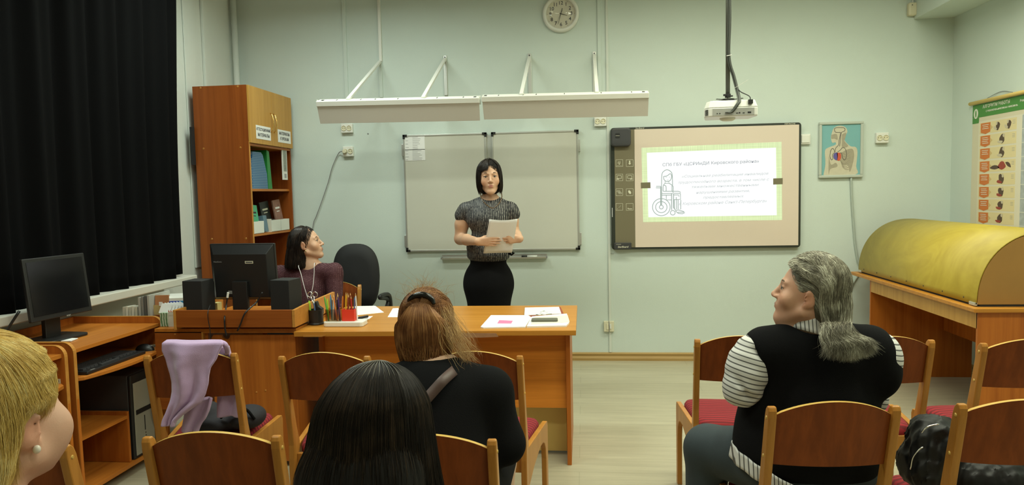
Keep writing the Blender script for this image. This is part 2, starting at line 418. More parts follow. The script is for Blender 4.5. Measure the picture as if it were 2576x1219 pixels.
# --- whiteboard (two wings)
wb = thing('whiteboard', 'wide two-panel whiteboard with aluminium frame and black corner caps', 'whiteboard', (-0.77, D, 0.93))
Z0, Z1 = 0.940, 1.925
for a, b_ in ((-1.503, -0.797), (-0.752, -0.033)):
    p = MB().box(a+.012, b_-.012, D-0.030, D-0.012, Z0+.012, Z1-.012).build('panel', M['board'], wb)
    f = MB()
    for x0, x1, z0, z1 in ((a, b_, Z1-.014, Z1), (a, b_, Z0, Z0+.014), (a, a+.014, Z0+.014, Z1-.014), (b_-.014, b_, Z0+.014, Z1-.014)):
        f.box(x0, x1, D-0.036, D-0.010, z0, z1)
    f.build('frame', M['alu'], p, bevel=0.002)
    inn = (b_ if a < -1 else a)
    for x in (a, b_):
        for z in (Z0, Z1):
            s = 1 if x == a else -1; q = 1 if z == Z0 else -1
            k = MB().box(x-.003*s, x+.034*s, D-.040, D-.008, z-.003*q, z+.016*q); k.box(x-.003*s, x+.016*s, D-.040, D-.008, z, z+.034*q)
            k.build('corner_cap', M['black'], p, bevel=0.002)
MB().box(-0.797, -0.752, D-0.016, D-0.004, Z0+.02, Z1-.02).build('centre_strip', M['alu'], wb)
for x in (-1.512, -0.025):
    for z in (1.80, 1.03): MB().box(x-.008, x+.008, D-.03, D, z-.05, z+.05).build('hinge', M['alu'], wb, bevel=.002)
# pen tray
t = thing('pen_tray', 'narrow aluminium pen tray on the wall under the whiteboard', 'tray', (-0.76, D, 0.87))
a_, b_ = wx(1113, 648), wx(1376, 645)
MB().prism([(D, 0.872), (D-0.055, 0.872), (D-0.058, 0.884), (D-0.054, 0.884), (D-0.052, 0.876), (D-.003, 0.876), (D-.003, .905), (D, .905)], 0, a_, b_).build('channel', M['alu'], t)
for x in (a_, b_): MB().box(x-.004, x+.004, D-.058, D, .872, .888).build('end_cap', M['grey'], t)
t = thing('marker', 'white marker with black cap lying on the pen tray', 'marker', (-0.42, D-.03, .877))
x0, x1, x2 = wx(1313, 643), wx(1327, 643), wx(1352, 643)
MB().tube([(x1, D-.03, .8865), (x2, D-.03, .8865)], .010, 12).build('barrel', M['white'], t, smooth=True)
MB().tube([(x0, D-.03, .8865), (x1, D-.03, .8865)], .0095, 12).build('cap', M['black'], t, smooth=True)
# lists taped to the board
for k, (xa, ya, xb, yb, lab) in enumerate(((1018, 342, 1069, 376, 'upper typed timetable sheet pinned in the top left corner of the whiteboard'), (1018, 376, 1070, 403, 'lower typed timetable sheet pinned below another one on the whiteboard'))):
    A = at(xa, ya, 1, D-.031); B = at(xb, yb, 1, D-.031)
    t = thing('timetable_sheet', lab, 'paper', (A[0], D-.031, B[2]))
    MB().box(A[0], B[0], D-.0325, D-.0305, B[2], A[2]).build('sheet', M['paper'], t)
    l = MB(); n = 8 if k == 0 else 7
    for i in range(n):
        z = A[2]-.012-(A[2]-B[2]-.02)*i/(n-1)
        if i % 2 == 0: l.box(A[0]+.006, A[0]+.006+random.uniform(.02, .035), D-.0333, D-.0325, z-.0015, z+.0015)
        l.box(A[0]+.066, A[0]+.066+random.uniform(.04, .085), D-.0333, D-.0325, z-.0015, z+.0015)
    l.build('printed_lines', M['inkl'], t)

# --- interactive board
sb = thing('interactive_whiteboard', 'black-framed interactive whiteboard with a touch button strip and glowing slide sheet', 'interactive whiteboard', (0.98, D, 0.93))
X0, X1, Z0, Z1 = 0.229, 1.732, 0.936, 1.932
fr = MB()
def rrect(x0, x1, z0, z1, r, n=6):
    P = []
    for cx_, cz_, a0 in ((x1-r, z1-r, 0), (x0+r, z1-r, 90), (x0+r, z0+r, 180), (x1-r, z0+r, 270)):
        for i in range(n+1):
            a = radians(a0+90*i/n); P.append((cx_+r*cos(a), cz_+r*sin(a)))
    return P
MB().prism(rrect(X0, X1, Z0, Z1, .025), 1, D-.045, D-.002).build('frame', mat('board_frame', (.030, .036, .028), .35), sb, bevel=.003)
M['sbs'] = mat('projection_surface', (.74, .62, .52), .5)
M['sbp'] = mat('button_strip', (.19, .165, .10), .45)
SX = at(1597, 460, 1, D-.046)[0]
MB().box(SX, X1-.018, D-.0475, D-.045, Z0+.018, Z1-.018).build('writing_surface', M['sbs'], sb)
st = MB().box(X0+.030, SX-.001, D-.0475, D-.045, Z0+.018, Z1-.018).build('button_strip', M['sbp'], sb)
M['icon'] = mat('icon_print', (.72, .70, .55), .6)
def frame2(b, x, z, w_, h_, y, th=.0022):
    b.box(x-w_, x+w_, y-.0006, y, z+h_-th, z+h_); b.box(x-w_, x+w_, y-.0006, y, z-h_, z-h_+th)
    b.box(x-w_, x-w_+th, y-.0006, y, z-h_, z+h_); b.box(x+w_-th, x+w_, y-.0006, y, z-h_, z+h_)
yb = D-.0476
for j, py in enumerate((410, 446, 483, 520)):
    for i, pxx in enumerate((1558, 1584)):
        c = at(pxx, py, 1, yb); x, z = c[0], c[2]; b = MB(); frame2(b, x, z, .029, .029, yb)
        k = j*2+i
        if k == 0:
            b.box(x-.012, x+.012, yb-.0006, yb, z+.008, z+.011); b.box(x-.016, x+.010, yb-.0006, yb, z, z+.003); b.prism([(x-.008, z-.005), (x+.008, z-.005), (x, z-.013)], 1, yb-.0006, yb); b.box(x-.022, x+.022, yb-.0006, yb, z-.021, z-.0195)
        elif k == 1:
            b.box(x-.005, x+.005, yb-.0006, yb, z, z+.02); b.prism([(x-.012, z), (x+.012, z), (x, z-.014)], 1, yb-.0006, yb)
        elif k in (2, 3):
            s = -1 if k == 2 else 1; frame2(b, x, z+.003, .018, .014, yb, .003)
            for q in (0, .010): b.prism([(x+s*(.004+q), z-.020), (x+s*(.004+q), z-.006), (x+s*(.014+q), z-.013)], 1, yb-.0012, yb)
        elif k == 4:
            for q in range(3): frame2(b, x-.008+.008*q, z+.008-.008*q, .012, .007, yb, .0025)
        elif k == 5:
            b.prism([(x+.014*cos(a)*.7-.010*sin(a)*.7, z+.014*cos(a)*-.9-.010*sin(a)*.7) for a in np.linspace(0, 2*pi, 14)[:-1]], 1, yb-.0006, yb)
            b.tube([(x-.01, yb-.0004, z+.008), (x-.004, yb-.0004, z+.018)], .0012, 4)
        elif k == 6:
            b.box(x-.018, x-.014, yb-.0006, yb, z-.018, z-.014); b.obox((x+.004, yb-.0003, z+.002), (.026, .0006, .0014), rotm(0, -radians(45), 0))
        else:
            b.box(x-.012, x+.020, yb-.0006, yb, z-.019, z-.014); b.prism([(x-.022, z-.012), (x-.008, z-.008), (x-.010, z-.016)], 1, yb-.0006, yb)
        b.build('button_icon', M['icon'], st)
MB().box(X0+.006, X0+.010, D-.0465, D-.045, at(1539, 545, 1, D)[2], at(1539, 522, 1, D)[2]).build('indicator', M['paper'], sb)
MB().prism(rrect(X0+.003, X0+.162, Z1-.155, Z1-.004, .03), 1, D-.085, D-.045).build('sensor_head', M['dgrey'], sb, bevel=.012, seg=3)
c = at(1553.5, 341, 1, D-.085)
MB().prism(rrect(c[0]-.019, c[0]+.019, c[2]-.02, c[2]+.02, .007), 1, D-.0865, D-.084).build('lens_window', M['black'], sb)
text('logo', 'HITACHI', .008, (c[0], D-.0868, c[2]-.001), R_BACK, M['icon'], sb)
MB().prism(rrect(X0+.018, X0+.160, Z0+.006, Z0+.058, .008), 1, D-.070, D-.045).build('name_badge', M['dgrey'], sb, bevel=.004)
text('logo', 'StarBoard', .021, (X0+.090, D-.0708, Z0+.024), R_BACK, M['icon'], sb, shear=.25, off=.0003)
text('logo', 'HITACHI', .010, (X0+.055, D-.0708, Z0+.045), R_BACK, M['icon'], sb)
text('logo', 'StarBoard', .017, (at(1608, 325, 1, D)[0], D-.0456, Z1-.010), R_BACK, M['icon'], sb, shear=.25)
text('logo', 'HITACHI', .016, (at(1983, 312, 1, D)[0], D-.0456, Z1-.010), R_BACK, M['icon'], sb, sx=1.3)
# slide as emissive sheets; their glow stands in for the projector's light
ys = D-.0482
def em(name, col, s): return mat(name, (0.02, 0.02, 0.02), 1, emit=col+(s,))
M['sl_g'] = None
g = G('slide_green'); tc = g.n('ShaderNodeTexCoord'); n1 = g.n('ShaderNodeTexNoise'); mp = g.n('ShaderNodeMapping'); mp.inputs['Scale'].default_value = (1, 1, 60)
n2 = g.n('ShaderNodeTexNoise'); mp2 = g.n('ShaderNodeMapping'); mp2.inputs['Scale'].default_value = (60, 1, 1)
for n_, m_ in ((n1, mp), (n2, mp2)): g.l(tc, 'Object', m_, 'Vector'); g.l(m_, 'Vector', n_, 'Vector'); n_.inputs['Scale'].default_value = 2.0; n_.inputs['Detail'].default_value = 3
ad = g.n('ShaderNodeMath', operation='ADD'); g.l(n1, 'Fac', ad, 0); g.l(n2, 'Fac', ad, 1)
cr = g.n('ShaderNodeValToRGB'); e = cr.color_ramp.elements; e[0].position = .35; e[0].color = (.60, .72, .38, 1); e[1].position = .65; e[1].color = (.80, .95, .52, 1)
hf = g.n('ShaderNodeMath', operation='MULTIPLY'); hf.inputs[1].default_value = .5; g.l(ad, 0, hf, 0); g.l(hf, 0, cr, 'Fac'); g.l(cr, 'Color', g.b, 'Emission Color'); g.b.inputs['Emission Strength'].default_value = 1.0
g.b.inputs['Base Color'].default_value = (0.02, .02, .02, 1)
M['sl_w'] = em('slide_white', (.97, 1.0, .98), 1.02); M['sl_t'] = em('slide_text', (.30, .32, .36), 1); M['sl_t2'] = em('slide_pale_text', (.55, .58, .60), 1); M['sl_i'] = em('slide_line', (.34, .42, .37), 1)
def quad(name, pts, y0, y1, m, parent):
    P = [at(x, y, 1, y0) for x, y in pts]
    return MB().prism([(p[0], p[2]) for p in P], 1, y1, y0).build(name, m, parent)
sl = quad('glowing_slide', [(1613.5, 371.5), (1966, 356.5), (1967.5, 553), (1618, 558.5)], ys+.0006, ys, g.m, sb)
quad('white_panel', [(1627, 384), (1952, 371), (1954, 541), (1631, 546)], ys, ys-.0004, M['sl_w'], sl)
for q in ([(1612, 459), (1636, 458), (1636.5, 473), (1612.5, 473.5)], [(1945, 448.5), (1969, 447.5), (1969, 463), (1945, 464)]):
    quad('border_notch', q, ys-.0004, ys-.0008, M['sbp'], sl)
yt = ys-.0007
def slt(s, px_, py_, wpx, size, m, shear=.3, off=0, ang=-.03):
    c = at(px_, py_, 1, yt); R = R_BACK @ rotm(0, 0, radians(1.0))
    o = text('slide_text', s, size, tuple(c), R, m, sl, shear=shear, off=off, ext=.0002)
    if o:
        wd = o.dimensions.x; want = wpx/300.0
        if wd > 0: o.scale.x = want/wd
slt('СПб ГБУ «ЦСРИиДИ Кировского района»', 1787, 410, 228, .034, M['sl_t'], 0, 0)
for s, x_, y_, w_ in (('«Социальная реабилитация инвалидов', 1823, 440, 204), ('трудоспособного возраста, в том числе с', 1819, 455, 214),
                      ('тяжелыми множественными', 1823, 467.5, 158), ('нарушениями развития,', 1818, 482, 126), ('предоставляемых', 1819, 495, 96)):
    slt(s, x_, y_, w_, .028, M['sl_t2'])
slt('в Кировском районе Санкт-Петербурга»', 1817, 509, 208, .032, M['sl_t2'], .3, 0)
# line drawing of a girl in a wheelchair on the slide
def L(pts, close=False, r=.0028, n=None):
    P = [at(x, y, 1, yt) for x, y in pts]
    if close: P.append(P[0])
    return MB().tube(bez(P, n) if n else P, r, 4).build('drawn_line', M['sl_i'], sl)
Z_ = lambda x, y: (1640+x/6.772, 380+y/6.772)
def Lz(pts, **k): return L([Z_(x, y) for x, y in pts], **k)
for (cx_, cy_, r_) in ((160, 952, 150), (160, 952, 97), (160, 952, 33), (355, 1048, 40)):
    Lz([(cx_+r_*cos(a), cy_+r_*sin(a)*.97) for a in np.linspace(0, 2*pi, 33)])
Lz([(163, 610), (170, 400), (205, 340), (260, 316), (318, 345), (345, 400), (352, 575)], n=30)
Lz([(198, 430), (205, 480), (235, 508), (265, 515), (300, 505), (328, 470), (335, 420), (312, 382), (260, 418), (198, 430)], n=36)
Lz([(225, 510), (225, 545), (290, 545), (285, 510)])
Lz([(225, 545), (195, 585), (190, 680)], n=10); Lz([(290, 545), (345, 580), (362, 610), (362, 680)], n=12)
Lz([(205, 580), (235, 590), (242, 625), (242, 680)], n=12); Lz([(342, 580), (342, 680)])
Lz([(190, 682), (340, 682), (370, 705), (350, 720), (165, 722)]); Lz([(350, 682), (450, 682), (490, 700), (480, 718), (375, 716)])
Lz([(150, 598), (75, 598), (70, 625), (150, 625)], close=True)
Lz([(148, 610), (148, 925)], r=.0034); Lz([(165, 610), (165, 925)], r=.0034)
Lz([(165, 750), (335, 748)]); Lz([(245, 755), (245, 830), (335, 830)]); Lz([(335, 720), (335, 1000)], r=.0034); Lz([(368, 720), (368, 960), (400, 1000)], r=.0034)
Lz([(375, 745), (455, 745), (460, 775)]); Lz([(485, 720), (488, 820), (375, 825)]); Lz([(415, 780), (420, 990), (385, 985), (380, 830)]); Lz([(445, 825), (447, 985), (490, 990), (492, 830)])
Lz([(400, 1010), (450, 1000), (545, 1028), (560, 1048), (520, 1065), (450, 1060), (400, 1015)]); Lz([(440, 1040), (545, 1040)])
Lz([(230, 440), (255, 442)], r=.0015); Lz([(290, 441), (310, 441)], r=.0015); Lz([(255, 488), (268, 494), (282, 488)], r=.0015)

# --- framed anatomy picture
pc = thing('framed_picture', 'grey-framed anatomy picture of a torso with a red and blue heart', 'picture', (2.04, D, 1.48))
PX0, PX1 = at(2058, 375, 1, D)[0], at(2169, 375, 1, D)[0]; PZ0, PZ1 = 1.487, 1.930
f = MB()
for x0, x1, z0, z1 in ((PX0, PX1, PZ1-.022, PZ1), (PX0, PX1, PZ0, PZ0+.022), (PX0, PX0+.022, PZ0+.022, PZ1-.022), (PX1-.022, PX1, PZ0+.022, PZ1-.022)):
    f.box(x0, x1, D-.028, D-.002, z0, z1)
f.build('picture_frame', mat('grey_frame', (.50, .54, .48), .4), pc, bevel=.005)
pp = MB().box(PX0+.01, PX1-.01, D-.016, D-.004, PZ0+.01, PZ1-.01).build('print', mat('turquoise_print', (.20, .44, .46), .6), pc)
q = lambda x, y: ((PX0+.022)+(x-262)/(985-262)*(PX1-PX0-.044), (PZ1-.022)-(y-150)/(1050-150)*(PZ1-PZ0-.044))
def pol(name, pts, y, m, n=0):
    P = [(*q(x, yy),) for x, yy in pts]
    if n:
        PP = bez([(a, 0, b_) for a, b_ in P+[P[0]]], n); P = [(p[0], p[2]) for p in PP[:-1]]
    return MB().prism(P, 1, D-y-.0006, D-y).build(name, m, pp)
skin_p = mat('drawn_flesh', (.60, .55, .42), .7, noise=.12, nscale=30); skin_d = mat('drawn_shade', (.38, .34, .25), .7, noise=.15, nscale=40)
pol('torso_drawing', [(300, 1048), (335, 850), (325, 620), (380, 560), (520, 510), (520, 465), (460, 470), (435, 380), (450, 300), (490, 210), (590, 172), (700, 200), (742, 280), (710, 350), (690, 430), (800, 540), (900, 560), (935, 650), (915, 900), (905, 1048)], .0165, skin_p, 80)
pol('shade_drawing', [(440, 330), (540, 320), (560, 420), (500, 400), (445, 400)], .0172, skin_d, 20)
pol('shade_drawing', [(640, 330), (720, 300), (700, 400), (690, 450), (760, 540), (650, 560), (640, 450)], .0172, skin_d, 24)
pol('shade_drawing', [(620, 660), (740, 600), (850, 600), (870, 760), (800, 1000), (760, 880), (640, 850)], .0172, skin_d, 24)
pol('shade_drawing', [(400, 700), (440, 860), (530, 830), (560, 900), (430, 940), (400, 1040), (395, 850)], .0172, skin_d, 24)
def pl(pts, m=M['ink'], r=.0016, n=40, y=.018):
    P = [(q(a, b_)[0], D-y, q(a, b_)[1]) for a, b_ in pts]
    MB().tube(bez(P, n), r, 4).build('drawn_line', m, pp)
pl([(500, 250), (520, 285), (600, 292), (612, 310), (590, 420), (580, 510), (525, 570), (515, 640)])
pl([(500, 250), (500, 222), (540, 207), (640, 207), (692, 225), (690, 265), (640, 288), (625, 320), (600, 540)])
pl([(505, 645), (490, 590), (460, 575), (430, 620), (420, 720), (450, 778), (475, 750), (465, 690), (500, 650)])
pl([(560, 640), (620, 600), (640, 570), (690, 570), (725, 640), (725, 740), (690, 785), (655, 740), (640, 670), (605, 655)])
for k in range(5): pl([(600+12*k, 760+34*k), (680+8*k, 850+26*k), (780, 790+40*k)], skin_d, .0014, 16)
for k in range(3): pl([(620, 640+50*k), (720, 690+40*k), (800, 640+50*k)], skin_d, .0012, 16)
pol('heart_drawing', [(505, 655), (560, 655), (555, 780), (500, 760), (482, 700)], .0185, mat('heart_blue', (.12, .10, .35), .6), 24)
pol('heart_drawing', [(545, 655), (605, 655), (628, 710), (610, 785), (560, 790), (555, 720)], .0185, mat('heart_red', (.62, .10, .05), .6), 24)
# cable from the picture to the desk
o = MB().tube(bez([tuple(at(x, y, 1, D-.012)) for x, y in ((2141, 446), (2143, 500), (2147, 560), (2151, 610), (2157, 650), (2163, 680))]+[(2.13, D-.01, .60)], 40), .009, 8).build('wall_cable', mat('painted_cable', (.42, .48, .43), .6), smooth=True)
prop(o, 'thick greyish cable running down the wall below the framed picture', 'cable')
# cable loop below the interactive board
o = MB().tube(bez([tuple(at(x, y, 1, D-.01)) for x, y in ((1541, 612), (1533, 616), (1531, 625), (1535, 636), (1544, 638))], 24), .0015, 6).build('cable_loop', M['grey'], smooth=True)
prop(o, 'small loop of thin cable at the lower left corner of the interactive board', 'cable')

# --- first aid poster on the right wall
PY1, PY0, PZT, PZB = 5.585, 4.42, 2.022, 0.98
ps = thing('first_aid_poster', 'large first aid poster with green header and orange arrows on the right wall', 'poster', (XR, 5.0, PZB))
MB().box(XR-.003, XR-.001, PY0, PY1, PZB, PZT-.03).build('sheet', mat('poster_cream', (.70, .64, .48), .6), ps)
MB().tube([(XR-.014, PY1+.02, PZT-.015), (XR-.014, PY0-.02, PZT-.015)], .0135, 12).build('top_rod', M['plyy'], ps, smooth=True)
MB().tube(bez([(XR-.012, PY1-.2, PZT), (XR-.004, PY1-.35, PZT+.025), (XR-.012, PY1-.5, PZT)], 14), .0015, 6).build('hanging_cord', M['ink'], ps)
xx = XR-.0036
def pb(name, ya, yb_, za, zb, m, d=0): return MB().box(xx-.0005-d, xx-d, yb_, ya, zb, za).build(name, m, ps)
hd = pb('header', PY1, PY0, PZT-.03, PZT-.125, mat('poster_green', (.07, .26, .05), .6))
pb('header', PY1, PY1-.085, PZT-.126, PZT-.165, M['wall'] if 0 else bpy.data.materials['poster_green'])
wt = mat('poster_white', (.75, .75, .66), .6)
text('poster_text', 'АЛГОРИТМ РАБОТЫ', .032, (xx-.0012, 5.29, PZT-.055), R_RIGHT, wt, ps, off=.0005)
text('poster_text', 'С ТРЕНАЖЕРОМ «МАКСИМ II-01 / МАКСИМ III»', .0165, (xx-.0012, 5.225, PZT-.090), R_RIGHT, wt, ps, off=.0003)
text('poster_text', 'Режим', .022, (xx-.0012, 4.98, PZT-.066), R_RIGHT, wt, ps, off=.0003)
b = MB(); b.prism([(PY1-.045+.028*cos(a), PZT-.095+.036*sin(a)) for a in np.linspace(0, 2*pi, 25)[:-1]], 0, xx-.0016, xx-.0006); b.build('emblem', wt, ps)
b = MB(); b.prism([(PY1-.045+.008*cos(a), PZT-.095+.026*sin(a)) for a in np.linspace(0, 2*pi, 15)[:-1]], 0, xx-.0020, xx-.0016); b.build('emblem', bpy.data.materials['poster_green'], ps)
pan = mat('poster_panel', (.78, .66, .38), .6); orr = mat('poster_orange', (.66, .19, .04), .6); fig = mat('poster_figure', (.10, .06, .04), .6); figl = mat('poster_figure_light', (.62, .54, .40), .6); figr = mat('poster_figure_red', (.35, .06, .04), .6); bl = mat('poster_photo', (.42, .46, .48), .6, noise=.35, nscale=30)
pb('panel', PY1-.085, PY1-.60, PZT-.155, PZT-.985, mat('poster_inner', (.76, .71, .58), .6), .0002)
H9 = (.985-.16)/9
fset = [[0, 1], [2], [3], [9], [4], [5], [4], [5], [0, 1]]
for k in range(9):
    zt = PZT-.168-k*H9; zb = zt-H9+.012
    pb('panel', PY1-.10, PY1-.54, zt, zb, pan, .0006)
    ya = PY1-.115; yc = PY1-.235
    P = [(ya, zt-.004), (yc, zt-.004), (yc, zb+.010), ((ya+yc)/2, zb-.004), (ya, zb+.010)]
    MB().prism(P, 0, xx-.0020, xx-.0012).build('step_arrow', orr, ps)
    MB().prism([(yc, zt-.02), (yc-.03, (zt+zb)/2), (yc, zb+.02)], 0, xx-.0018, xx-.0012).build('step_arrow', mat('poster_tan', (.66, .48, .22), .6) if k == 0 else bpy.data.materials['poster_tan'], ps)
    b = MB()
    for i in range(3+k % 2): b.box(xx-.0026, xx-.0020, yc+.02+.008*((i+k) % 2), ya-.02-.006*(i % 2), zt-.020-i*.013, zt-.016-i*.013)
    b.build('printed_lines', wt, ps)
    b = MB()
    for i in range(3): b.box(xx-.0017, xx-.0012, PY1-.525, PY1-.495, zt-.016-i*.010, zt-.018-i*.010)
    b.build('printed_lines', M['inkl'], ps)
    def blob(cy, cz_, ry_, rz_, m, a0=0, d=.0014):
        P = []
        for a in np.linspace(0, 2*pi, 13)[:-1]:
            u, v = ry_*cos(a)*(1+.18*sin(3*a+k)), rz_*sin(a)*(1+.15*cos(2*a+k)); P.append((cy+u*cos(a0)-v*sin(a0), cz_+u*sin(a0)+v*cos(a0)))
        MB().prism(P, 0, xx-d-.0005, xx-d).build('figure_photo', m, ps)
    zc = (zt+zb)/2
    if 9 in fset[k]:
        blob(PY1-.30, zc-.01, .055, .013, fig, 0); blob(PY1-.385, zc, .045, .026, figr, 0); blob(PY1-.46, zc+.005, .035, .012, fig, .5)
    elif len(fset[k]) == 2:
        for yo in (PY1-.325, PY1-.455): blob(yo, zc, .022, .034, fig, .3); blob(yo+.03, zc-.012, .022, .012, figl, .5, .0020); blob(yo+.012, zc+.02, .010, .014, figl, 0, .0021)
    else:
        blob(PY1-.38, zc, .030, .033, fig, -.3); blob(PY1-.40, zc+.022, .012, .013, figl, 0, .0020); blob(PY1-.36, zc-.02, .032, .010, figr if k > 3 else figl, .1, .0021)
pb('panel', PY1-.60, PY0, PZT-.155, PZT-.985, bl, .0004)
for k in range(9):
    b = MB(); b.box(xx-.0016, xx-.001, PY0, PY1-.60, PZT-.168-k*H9-.002+.01, PZT-.168-k*H9+.002+.01); b.build('panel_line', wt, ps)
MB().prism([(PY1-.27, PZT-.998), (PY1-.37, PZT-.998), (PY1-.37, PZT-1.0), (PY1-.43, PZT-1.0), (PY1-.43, PZT-1.03), (PY1-.22, PZT-1.03), (PY1-.22, PZT-1.0)], 0, xx-.0012, xx-.0005).build('foot_arrow', orr, ps)

# ================================================================== BOARD LAMPS
YL = 5.02
def lamp(xa, xb, za, zb, brs, lab, screws):
    t = thing('board_lamp', lab, 'lamp', ((xa+xb)/2, YL, za-.15), 'white board lamps on wall brackets')
    # slim channel: top face tilted to the viewer, hanging reflector below
    def P(x, z): return x
    b = MB(); zz = lambda x: za+(zb-za)*(x-xa)/(xb-xa)
    lo = [(xa, YL-.035, zz(xa)-.050), (xb, YL-.035, zz(xb)-.050), (xb, YL+.05, zz(xb)-.050), (xa, YL+.05, zz(xa)-.050)]
    hi = [(xa, YL-.045, zz(xa)-.016), (xb, YL-.045, zz(xb)-.016), (xb, YL+.045, zz(xb)+.012), (xa, YL+.045, zz(xa)+.012)]
    b.hexa(lo, hi); hs = b.build('housing', M['white'], t, bevel=.002)
    b = MB()
    lo = [(xa+.008, YL+.010, zz(xa)-.168), (xb-.005, YL+.010, zz(xb)-.168), (xb-.005, YL+.016, zz(xb)-.168), (xa+.008, YL+.016, zz(xa)-.168)]
    hi = [(xa+.004, YL-.030, zz(xa)-.050), (xb-.002, YL-.030, zz(xb)-.050), (xb-.002, YL-.024, zz(xb)-.050), (xa+.004, YL-.024, zz(xa)-.050)]
    b.hexa(lo, hi); b.build('reflector', mat('lamp_reflector', (.58, .54, .47), .5), t)
    b = MB(); b.box(xa+.002, xa+.006, YL-.03, YL+.05, zz(xa)-.05, zz(xa)); b.box(xb-.006, xb-.002, YL-.03, YL+.05, zz(xb)-.05, zz(xb)); b.build('end_plate', M['white'], t)
    for k in screws:
        x = xa+k*(xb-xa); z = zz(x)-.002
        MB().obox((x, YL, z), (.018 if k in (screws[0], screws[-1]) else .006, .03, .004), rotm(radians(17), 0, 0)).build('slot', M['black'], hs)
    for xt, zt, long_ in brs:
        bb = MB(); A = np.array([xt, D-.01, zt]); Bp = np.array([xt+.0, YL+.0, zz(xt)+.004]); dv = Bp-A; ln = np.linalg.norm(dv)
        R = np.array([[1, 0, 0], [0, dv[1]/ln, -dv[2]/ln], [0, dv[2]/ln, dv[1]/ln]])
        bb.obox((A+Bp)/2, (.026, ln+.03, .018), R); br = bb.build('bracket_arm', M['white'], t, bevel=.002)
        MB().box(xt-.014, xt+.014, D-.012, D-.0005, zt-.30, zt+.03).build('wall_rail', M['wall'] if long_ else M['alu'], br, bevel=.002)
        MB().obox((xt, (D+YL)/2+.02, zz(xt)+.02), (.018, D-YL-.06, .012)).build('lower_arm', M['white'], br)
        MB().lathe([(.005, 0), (.005, .003)], (xt, D-.013, zt+.015), 10, Rw).build('screw', M['ink'], br)
    return t
q5 = lambda x, y: at(x, y, 1, YL-.045)
A, B = q5(794, 257), q5(1205, 244); lamp(A[0], B[0], A[2]+.02, B[2]+.01, [(at(957, 155, 1, D)[0], 2.547, True), (at(1120, 150, 1, D)[0], 2.545, False)], 'left half of the pair of long white lamps on brackets above the whiteboard', (.03, .12, .27, .36, .5, .74, .9, .97))
A, B = q5(1211, 245), q5(1633, 231); lamp(A[0], B[0], A[2]+.02, B[2]+.01, [(at(1332, 145, 1, D)[0], 2.532, False), (at(1495, 140, 1, D)[0], 2.527, False)], 'right half of the pair of long white lamps on brackets, nearer the projector', (.02, .1, .25, .33, .5, .72, .9, .97))

# ================================================================== PROJECTOR
YP = 4.5
pj = thing('projector', 'white ceiling-hung projector with vents and cable sockets above the interactive board', 'projector', (0.92, YP, 1.86))
A = at(1777, 256, 1, YP); B = at(1905, 290, 1, YP); x0, x1 = A[0], B[0]; z0, z1 = B[2], at(1840, 252, 1, YP)[2]
zm = z0+(z1-z0)*.55
b = MB()
pts = [(x0+.012, YP), (x0+.04, YP-.012), (x1-.0, YP-.012), (x1+.012, YP+.05), (x1, YP+.22), (x0+.03, YP+.24), (x0-.004, YP+.06)]
b.prism(pts, 2, z0, zm); bd = b.build('body', M['white'], pj, bevel=.006)
cx0 = (x0+x1)/2; cy0 = YP+.10
vs = [(*p, zm) for p in pts]+[(cx0+(p[0]-cx0)*.90, cy0+(p[1]-cy0)*.90, z1) for p in pts]
n = len(pts); MB().add(vs, [tuple(range(n-1, -1, -1)), tuple(range(n, 2*n))]+[(i, (i+1) % n, n+(i+1) % n, n+i) for i in range(n)]).build('top_cover', M['white'], pj, bevel=.004)
b = MB(); b.box(x0+.035, x1-.02, YP-.0135, YP-.011, z0+.004, zm-.006); b.build('port_panel', mat('port_panel_grey', (.38, .38, .35), .5), pj)
b = MB()
for f_, w_, h_ in ((.10, .006, .006), (.16, .007, .006), (.56, .013, .005), (.63, .008, .008), (.72, .012, .005), (.84, .02, .010)):
    xq = x0+.035+f_*(x1-x0-.055); b.box(xq, xq+w_, YP-.015, YP-.013, z0+.014, z0+.014+h_)
b.build('port', M['black'], pj)
b = MB()
for i in range(11):
    if i == 2: continue
    b.box(x0+.052+i*.0062, x0+.055+i*.0062, YP-.0065, YP-.004, zm+.008, zm+.020)
for i in range(6): b.box(x1-.085+i*.0062, x1-.082+i*.0062, YP-.0065, YP-.004, zm+.008, zm+.020)
b.build('vent_slot', M['dgrey'], pj)
b = MB()
for i in range(6): b.obox((x0+.004, YP+.022, z0+.012+i*.0062), (.004, .045, .0025), rotm(0, 0, radians(10)))
b.build('vent_slot', M['dgrey'], pj)
MB().lathe([(.03, 0), (.045, .008), (.05, .02)], (cx0, YP+.13, z0-.018), 20).build('lens_hood', M['white'], pj, smooth=True)
xp, yp = at(1831, 200, 1, YP+.08)[0], YP+.08
b = MB()
for a in (.5, 2.6, 3.8, 5.6): b.obox((xp+.05*cos(a), yp+.05*sin(a), z1+.012), (.10, .012, .004), rotm(0, 0, a))
b.lathe([(.04, 0), (.04, .008)], (xp, yp, z1+.010), 16); b.build('mount_plate', M['black'], pj)
mt = MB(); mt.tube([(xp, yp, z1+.01), (xp, yp, z1+.03)], .006, 10); mt.build('ball_joint', M['chrome'], pj)
mt = MB(); mt.tube([(xp, yp, z1+.026), (xp, yp, z1+.05)], .018, 14); mt.obox((xp-.02, yp-.01, z1+.042), (.02, .01, .012)); mt.obox((xp+.022, yp, z1+.036), (.018, .01, .008)); mt.build('clamp', M['black'], pj, bevel=.002)
MB().tube([(xp, yp, z1+.05), (xp, yp, ZC)], .0135, 14).build('ceiling_pole', mat('pole_grey', (.07, .075, .06), .45), pj, smooth=True)
